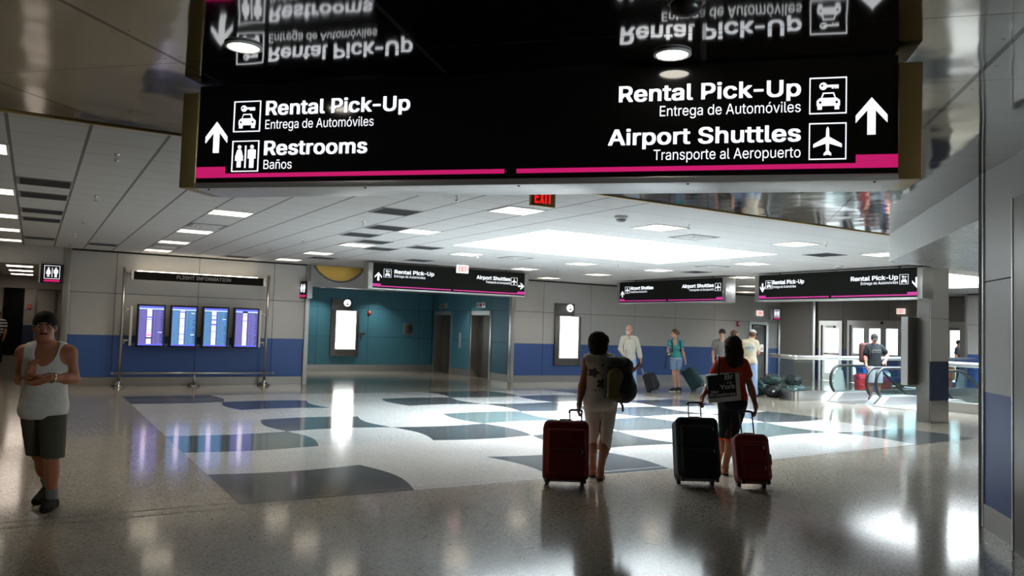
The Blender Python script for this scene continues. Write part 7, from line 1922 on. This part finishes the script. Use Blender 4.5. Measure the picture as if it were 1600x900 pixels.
# ------------------------------------------------------------------ luggage
CASE_RED = plain('suitcase_red', (.155, .012, .012), .75, spec=.2, var=.15, scale=30, bump=.25, bscale=200)
CASE_RED2 = plain('suitcase_crimson', (.20, .010, .014), .7, spec=.2, var=.15, scale=30, bump=.25, bscale=200)
CASE_BLACK = plain('suitcase_black', (.012, .012, .014), .75, spec=.25, var=.2, scale=30, bump=.25, bscale=200)
CASE_TEAL = plain('suitcase_dark_teal', (.012, .05, .06), .6, spec=.25, var=.2, scale=30, bump=.2, bscale=150)
PIPE = plain('suitcase_piping', (.03, .02, .02), .5)
TAGW, TAGR = plain('tag_white', (.8, .8, .8), .5), plain('tag_red', (.75, .06, .03), .5)
def suitcase(label, loc, rz, lean, w, h, d, hx0, hx1, hz, mat, pocket=None, bulge=.03, tags=False, side_handle=False, res=.008):
    """two-wheel trolley: wheels at the origin, leaning towards local +y where the handle is"""
    t = thing('suitcase', label, 'suitcase', loc, rz)
    t.rotation_euler = (-lean, 0, rz)
    z0, z1 = .035, h
    sdf_object('case_body', [('b', (0, -d / 2 + .05, (z0 + z1) / 2), (w / 2, d / 2, (z1 - z0) / 2), .06, None, .01),
                             ('b', (0, -d + .05 + .01, (z0 + z1) / 2 - .03), (w / 2 - .04, .01 + bulge, (z1 - z0) / 2 - .07), .03, None, .02)], res, mat, t)
    m = MB()
    def loop(y, ins=.0):
        r = .062; pts = []
        for cx_, cz_, a0_ in ((w / 2 - r, z1 - r, 0), (-w / 2 + r, z1 - r, PI / 2), (-w / 2 + r, z0 + r, PI), (w / 2 - r, z0 + r, 1.5 * PI)):
            for k in range(6):
                a_ = a0_ + k * PI / 10
                pts.append((cx_ + (r - ins) * math.cos(a_), y, cz_ + (r - ins) * math.sin(a_)))
        return pts
    m.tube(loop(-d + .055 + .045, .004), .006, PIPE, 6, True)
    m.build('piping', t)
    m = MB(); m.tube(loop(.0, .004), .006, PIPE, 6, True); m.build('piping', t)
    if pocket:
        for (pz0, pz1, pw_) in pocket:
            sdf_object('front_pocket', [('b', (0, -d + .05 - bulge * .55, (pz0 + pz1) / 2), (pw_ / 2, .02 + bulge * .5, (pz1 - pz0) / 2), .02, None, .01)], res, mat, t)
            m = MB(); m.tube([(-pw_ / 2 + .02, -d + .05 - bulge * 1.05 - .02, pz1 - .025), (pw_ / 2 - .02, -d + .05 - bulge * 1.05 - .02, pz1 - .025)], .004, PIPE, 6)
            m.tube([(pw_ / 2 - .04, -d + .03 - bulge * 1.05, pz1 - .025), (pw_ / 2 - .04, -d + .028 - bulge * 1.05, pz1 - .06)], .005, M['chrome'], 6); m.build('zip', t)
    for s_ in (-1, 1):
        m = MB(); m.tube([(s_ * (w / 2 - .05) - .018, .02, .03), (s_ * (w / 2 - .05) + .018, .02, .03)], .032, M['rubber'], 18)
        wh = m.build('wheel', t)
        m = MB(); m.box(s_ * (w / 2 - .05) - .028, s_ * (w / 2 - .05) + .028, -.03, .06, .03, .09, M['rubber'], .01); m.build('wheel_housing', t)
        m = MB(); m.box(s_ * (w / 2 - .05) - .018, s_ * (w / 2 - .05) + .018, -d + .06, -d + .10, .0, .05, M['rubber'], .006); m.build('foot', t)
    m = MB()
    for x in (hx0, hx1): m.tube([(x, .035, h - .05), (x, .035, hz - .02)], .0085, M['rubber'] if mat is not CASE_BLACK else M['steel'], 8)
    m.tube([(hx0 - .006, .035, hz - .035), (hx0, .035, hz - .006), (hx0 + .02, .035, hz), (hx1 - .02, .035, hz), (hx1, .035, hz - .006), (hx1 + .006, .035, hz - .035)], .0135, M['rubber'], 10)
    m.build('pull_handle', t)
    m = MB(); m.tube([(-.07, -d / 2 + .05, h - .005), (-.06, -d / 2 + .05, h + .022), (.06, -d / 2 + .05, h + .022), (.07, -d / 2 + .05, h - .005)], .011, M['rubber'], 8); m.build('carry_handle', t)
    if side_handle:
        m = MB(); m.tube([(w / 2 - .005, -d / 2 + .05, h * .42), (w / 2 + .03, -d / 2 + .05, h * .43), (w / 2 + .03, -d / 2 + .05, h * .62), (w / 2 - .005, -d / 2 + .05, h * .63)], .011, M['rubber'], 8); m.build('side_handle', t)
    if tags:
        m = MB(); m.tube([(hx1, .03, h + .06), (hx1 + .02, -.02, h + .02)], .003, TAGW, 6); m.box(hx1 - .02, hx1 + .05, -.06, -.05, h - .06, h + .03, TAGW, .003); m.box(hx1 - .07, hx1 - .01, -.065, -.055, h - .05, h + .02, TAGR, .003)
        m.build('luggage_tag', t)
    return t
suitcase('large dark red soft suitcase pulled by the woman in white', (4.968, 7.087, 0), PRZ, math.radians(15.5), .48, .66, .30, .055, .185, .815, CASE_RED, [(.10, .36, .40)], .04)
suitcase('large black soft suitcase pulled by the woman in red', (6.362, 6.563, 0), PRZ, math.radians(18.5), .47, .705, .30, -.03, .11, .93, CASE_BLACK, [(.10, .36, .38), (.40, .60, .38)], .03)
suitcase('small crimson suitcase with a side handle pulled by the woman in red', (6.858, 6.21, 0), PRZ, math.radians(22), .375, .555, .24, -.048, .092, .865, CASE_RED2, [(.06, .20, .27), (.23, .42, .27)], .03, side_handle=True)
suitcase('small black suitcase with white tags beside the bald old man', (14.88, 17.20, 0), PRZ + 1.15, math.radians(18), .36, .52, .30, -.06, .06, .76, CASE_BLACK, [(.1, .3, .27)], .03, tags=True, res=.01)
suitcase('dark teal suitcase tilted behind the young woman in denim shorts', (16.78, 17.40, 0), PRZ + 1.15, math.radians(33), .46, .66, .34, -.06, .06, .94, CASE_TEAL, [(.1, .34, .34)], .03, tags=True, res=.01)

# backpack of the woman in white (hangs from her right shoulder)
OLIVE = plain('backpack_olive', (.15, .125, .05), .8, var=.15, scale=25, bump=.3, bscale=60)
BPB = plain('backpack_black', (.012, .012, .012), .7, var=.2, scale=25, bump=.3, bscale=60)
rw = root_white.matrix_basis
bp = thing('backpack', 'black and olive backpack slung on right shoulder of the woman in white', 'backpack', tuple(rw @ Vector((.165, -.20, 1.13))), PRZ)
sdf_object('bag_body', [('b', (0, 0, 0), (.155, .10, .215), .075, None, .02), ('e', (.06, -.03, -.10), (.15, .13, .15), None, .06), ('e', (.02, .0, .16), (.13, .10, .10), None, .05)], .007, BPB, bp, ripple=(.003, 22, 5))
sdf_object('front_pocket', [('b', (-.045, -.105, -.06), (.085, .045, .155), .04, None, .02), ('e', (-.04, -.10, .07), (.06, .04, .07), None, .04)], .007, OLIVE, bp, ripple=(.002, 25, 6))
sdf_object('side_pocket', [('b', (.105, -.075, -.09), (.055, .06, .12), .045, None, .02)], .007, BPB, bp, ripple=(.002, 25, 7))
sdf_object('top_flap', [('e', (-.03, -.02, .19), (.13, .12, .07), None, .02), ('e', (-.12, .02, .20), (.06, .07, .05), None, .03)], .007, BPB, bp, ripple=(.003, 24, 8))
m = MB(); m.tube([(-.10, .02, .20), (-.11, .13, .245), (-.08, .24, .24), (-.06, .31, .10), (-.10, .27, -.10), (-.13, .12, -.18)], .018, BPB, 10); m.build('shoulder_strap', bp)
m = MB(); m.tube([(.02, -.02, -.22), (.05, -.05, -.28), (.055, -.05, -.34)], .012, BPB, 8); m.tube([(-.12, .03, -.15), (-.14, .02, -.20)], .012, BPB, 8); m.build('dangling_strap', bp)

# tote bag of the woman in red
rr = root_red.matrix_basis
TB = plain('tote_black', (.012, .012, .013), .55)
TW = plain('tote_white', (.62, .61, .58), .6)
tb = thing('tote_bag', 'black tote bag with white border reading York and Broadway', 'tote bag', tuple(rr @ Vector((-.11, -.235, .91))), PRZ)
tb.rotation_euler = (math.radians(6), math.radians(-7), PRZ)
m = MB()
m.box(-.17, .20, -.045, .055, -.02, .30, TB, .02); m.build('bag_body', tb)
m = MB()
m.box(.155, .202, -.053, -.043, -.018, .298, TW); m.box(-.172, .155, -.053, -.043, -.02, .035, TW); m.build('border', tb)
m = MB(); m.box(-.168, .155, -.050, -.043, .035, .296, TB); m.build('panel', tb)
LT = TW
for txt, a_, b2, z, c_, bld in (('Br', .03, .13, .235, .062, True), ('we', .05, .11, .185, .03, False), ('York', -.03, .145, .125, .055, True), ('New', -.14, -.05, .085, .04, True), ('Broadway', -.16, .148, .05, .034, True)):
    m = MB(); put_text(m, txt, a_, b2, z, c_, -.0535, LT, bld); m.build('lettering', tb)
m = MB()
m.tube([(-.03, -.03, .29), (-.02, -.02, .40), (.02, .10, .475), (.05, .235, .475), (.06, .34, .36), (.05, .30, .30)], .013, TB, 8); m.build('shoulder_strap', tb)

# bag of the young woman in teal: small black backpack and a hanging strap
bp = thing('backpack', 'black backpack worn by the young woman in teal', 'backpack', tuple(root_teal.matrix_basis @ Vector((.02, .19, 1.24))), PRZ)
sdf_object('bag_body', [('b', (.03, .02, 0), (.14, .08, .20), .06, None, .02)], .009, BPB, bp, ripple=(.003, 22, 5))
for s_, x in ((-1, -.20), (1, .035)):
    m = MB(); m.tube([(x - .02, -.06, .12), (x - .02, -.13, .20), (x - .02, -.26, .205), (x - .02, -.335, .10), (x - .01, -.325, -.05), (x + .02, -.18, -.12)], .016, BPB, 8); m.build('shoulder_strap', bp)
cm = thing('hand_camera', 'small dark camera with pale lens and strap carried by the young woman in teal', 'camera', tuple(root_teal.matrix_basis @ Vector((-.33, -.28, 1.06))), PRZ)
m = MB(); m.box(-.06, .06, -.035, .035, -.05, .05, M['black'], .01); m.build('camera_body', cm)
m = MB(); m.tube([(0, -.03, 0), (0, -.09, 0)], .035, M['steel'], 14); m.build('lens', cm)
m = MB(); m.tube([(-.05, 0, -.04), (-.06, .02, -.2), (-.08, .02, -.40)], .018, M['black'], 8); m.build('strap', cm)

# heap of duffel bags against the glass rail
DUF = plain('duffel_dark_green', (.020, .050, .048), .55, spec=.4, var=.3, scale=14, bump=.6, bscale=16)
DUF2 = plain('duffel_black', (.012, .014, .016), .6, var=.3, scale=14, bump=.6, bscale=16)
def duffel(label, loc, rz, L_, r, mat, seed, tiltx=0.0):
    t = thing('duffel_bag', label, 'bag', loc, rz, 'duffel bags heaped by the glass rail')
    t.rotation_euler = (tiltx, 0, rz)
    sdf_object('bag_body', [('c', (-L_ / 2 + r, 0, r), (L_ / 2 - r, 0, r), r, r * .92, .03), ('e', (.1 * L_, -.03, r * 1.1), (L_ * .34, r * .9, r * .98), None, .08)], .010, mat, t, cuts=[((0, 0, .003), (0, 0, -1))], ripple=(.014, 19, seed))
    m = MB()
    for s_ in (-1, 1): m.tube([(-.16, s_ * r * .80, r * 1.5), (-.12, s_ * r * .5, r * 2.3), (.12, s_ * r * .5, r * 2.3), (.16, s_ * r * .80, r * 1.5)], .012, M['rubber'], 8)
    m.build('carry_strap', t)
    m = MB(); m.box(-.05, .03, -r * 1.12, -r * 1.08, r * .9, r * 1.2, TAGW, .003); m.build('luggage_tag', t)
duffel('black duffel bag lowest and nearest in the heap by the glass rail', (17.52, 15.18, 0), PRZ - .1, .48, .165, DUF2, 21)
duffel('dark green duffel bag leaning at back of the heap by the glass rail', (17.93, 16.05, 0), 1.04, .80, .20, DUF, 22)
duffel('dark green duffel bag lying on top of the heap by the glass rail', (17.55, 15.25, .335), PRZ + .1, .50, .12, DUF, 23)

duffel('dark green duffel bag seen through the glass at the rail corner', (18.2, 15.05, 0), PRZ + .1, .72, .17, DUF, 25)
duffel('black duffel bag with pale tag lying over the one behind the glass', (18.25, 15.1, .345), PRZ - .2, .46, .11, DUF2, 26)

# ------------------------------------------------------------------ glass rail and escalators
def balustrade(label, pts, z0=.24, z1=1.08):
    t = thing('glass_balustrade', label, 'glass railing', (pts[0][0], pts[0][1], 0))
    P = [(p[0] - pts[0][0], p[1] - pts[0][1]) for p in pts]
    for a, b_ in zip(P[:-1], P[1:]):
        d = Vector((b_[0] - a[0], b_[1] - a[1])); L_ = d.length; d.normalize(); n = Vector((-d.y, d.x))
        q = lambda u, v: (a[0] + d.x * u + n.x * v, a[1] + d.y * u + n.y * v)
        m = MB(); m.slab([q(-.09, -.10), q(L_ + .09, -.10), q(L_ + .09, .10), q(-.09, .10)], 0, z0, M['steel']); m.build('curb', t)
        k = max(1, round(L_ / 1.5))
        for i in range(k):
            u0, u1 = L_ * i / k + .012, L_ * (i + 1) / k - .012
            m = MB(); m.slab([q(u0, -.008), q(u1, -.008), q(u1, .008), q(u0, .008)], z0, z1 + .02, M['glass']); m.build('glass_panel', t)
    m = MB()
    for a, b_ in zip(P[:-1], P[1:]):
        d = Vector((b_[0] - a[0], b_[1] - a[1])).normalized() * .045
        m.tube([(a[0] - d.x, a[1] - d.y, z1 + .05), (b_[0] + d.x, b_[1] + d.y, z1 + .05)], .06, M['steel_light'], 14)
    m.build('handrail', t)
    return t
balustrade('glass rail with thick metal handrail around the escalator well, bags against it', [(18.15, 15.8), (17.22, 14.22), (25.9, 14.22)])
balustrade('glass rail right of the column with bright round handrail', [(18.95, 11.1), (18.8, 4.2)])
def escalator(label, y0, y1):
    t = thing('escalator', label, 'escalator', (18.4, (y0 + y1) / 2, 0))
    h = (y1 - y0) / 2
    xs, xe, ang = 1.65, 6.6, math.radians(30)
    for s_ in (-1, 1):
        y = s_ * h
        arc = [(.36 - .36 * math.cos(k) , .555 + .38 * math.sin(k)) for k in [-.98 + (PI / 2 + .98) * i / 12 for i in range(13)]]
        top = [(.9, .935), (xs, .935)] + [(xs + u, .935 - .5 * u * u if u < .58 else .935 - .168 - (u - .58) * math.tan(ang)) for u in (.2, .4, .58, 2.0, 4.9)]
        rail = [(x, y, z) for x, z in arc + top]
        m = MB(); m.tube(rail, .036, M['rubber'], 10); m.build('handrail', t)
        gl = [(x + (.03 if x < .4 else 0), z - .035) for x, z in arc + top]
        low = [(gl[-1][0], gl[-1][1] - .72), (xs + .58, .02 - .168), (xs + .1, .12), (.30, .12)]
        m = MB(); m.prism([(x, z) for x, z in gl + low], y - .006, y + .006, M['glass']); m.build('balustrade_glass', t)
        m = MB(); m.prism([(.10, .0), (.42, .22), (.62, .22), (xs + .05, .22), (xs + .6, .05), (xe, .05 - (xe - xs - .6) * math.tan(ang)), (xe, -.4 - (xe - xs - .6) * math.tan(ang)), (xs + .6, -.30), (xs, -.02), (.1, -.02)], y - .10, y + .10, M['steel_light'])
        m.build('deck', t)
    m = MB(); m.box(-.3, xs, -h + .1, h - .1, .0, .012, M['steel']); m.build('landing_plate', t)
    m = MB()
    for k in range(11):
        x0_, z0_2 = xs + .4 * k, -.01 - .215 * max(0, k - .5)
        m.box(x0_, x0_ + .42, -h + .1, h - .1, z0_2 - .22, z0_2, M['grille_dark'])
        m.box(x0_, x0_ + .03, -h + .1, h - .1, z0_2, z0_2 + .004, MATS.get('step_edge') or plain('step_edge', (.5, .42, .05), .5))
    m.build('steps', t)
    return t
escalator('left escalator with curved black handrails beside the glass rail', 12.93, 14.0)
escalator('right escalator with curved black handrails, partly behind the column', 11.55, 12.66)
m = MB(); m.box(18.3, 20.1, 11.35, 14.05, .0013, .004, M['grille']); struct(m, 'floor_landing')

def floor_sign(label, loc, rz):
    t = thing('floor_sign', label, 'floor sign', loc, rz, 'pale folding floor signs')
    for s_ in (-1, 1):
        m = MB()
        v = [(-.17, s_ * .17, .0), (.17, s_ * .17, .0), (.10, s_ * .02, .68), (-.10, s_ * .02, .68)]
        v2 = [(x, y + s_ * .012, z) for x, y, z in v]
        m.add(v + v2, [(0, 1, 2, 3), (7, 6, 5, 4), (0, 4, 5, 1), (1, 5, 6, 2), (2, 6, 7, 3), (3, 7, 4, 0)], MATS.get('pale_plastic') or plain('pale_plastic', (.62, .68, .68), .5))
        m.build('board', t)
    m = MB(); m.tube([(-.05, 0, .67), (-.04, 0, .72), (.04, 0, .72), (.05, 0, .67)], .012, MATS['pale_plastic'], 8); m.build('handle', t)
floor_sign('pale folding floor sign behind the left escalator', (21.7, 16.2, 0), -PI / 2 + .4)
floor_sign('pale folding floor sign behind the right escalator handrails', (22.1, 14.85, 0), -PI / 2 + .5)
floor_sign('pale folding floor sign seen through the glass right of the column', (26.4, 15.0, 0), -PI / 2)
# luggage waiting beyond the rail
suitcase('bright red suitcase standing beyond the glass rail', (21.55, 15.35, 0), PRZ + .3, 0.02, .40, .62, .26, -.06, .06, .70, plain('suitcase_bright_red', (.5, .02, .03), .5), [(.1, .3, .3)], .02, res=.012)
suitcase('dark red suitcase standing beside the bright red one beyond the rail', (22.0, 14.9, 0), PRZ - .2, 0.02, .40, .58, .26, -.06, .06, .66, CASE_RED2, [(.1, .3, .3)], .02, res=.012)
t = thing('storage_bin', 'bright blue plastic bin beyond the glass rail behind the man in black', 'bin', (22.35, 15.55, 0), PRZ)
BIN = plain('blue_plastic', (.02, .14, .60), .4)
m = MB(); m.add([(-.30, -.22, 0), (.30, -.22, 0), (.30, .22, 0), (-.30, .22, 0), (-.36, -.27, .78), (.36, -.27, .78), (.36, .27, .78), (-.36, .27, .78)], [(3, 2, 1, 0), (0, 1, 5, 4), (1, 2, 6, 5), (2, 3, 7, 6), (3, 0, 4, 7), (4, 5, 6, 7)], BIN); m.build('bin_body', t)
m = MB(); m.box(-.38, .38, -.29, .29, .76, .81, BIN, .01); m.build('rim', t)
t = thing('seat_bench', 'dark blue upholstered bench beyond the glass rail by the entrance doors', 'bench', (24.3, 16.4, 0), PRZ)
NB = plain('navy_upholstery', (.015, .02, .05), .7)
m = MB(); m.box(-.55, .55, -.28, .28, .25, .45, NB, .03); m.build('seat', t)
m = MB(); m.box(-.55, .55, .2, .32, .45, 1.05, NB, .03); m.build('backrest', t)
for sx in (-1, 1):
    m = MB(); m.box(sx * .5 - .03, sx * .5 + .03, -.24, .24, 0, .26, M['steel']); m.build('leg', t)
    m = MB(); m.box(sx * .55 - .03, sx * .55 + .03, -.25, .2, .45, .65, M['steel_light'], .01); m.build('armrest', t)
t = thing('shoulder_bag', 'small orange and yellow bag beyond the rail by the right-hand glass door', 'bag', (26.3, 15.35, 0), PRZ)
OY, YY = plain('orange_cloth', (.8, .18, .02), .6), plain('yellow_cloth', (.85, .6, .04), .6)
sdf_object('bag_body', [('b', (0, 0, .62), (.13, .09, .22), .06, None, .02), ('c', (0, 0, .0), (0, 0, .5), .05, .05, .05)], .012, [OY, YY], t, pick=lambda c: (c[:, 0] > .02).astype(int))
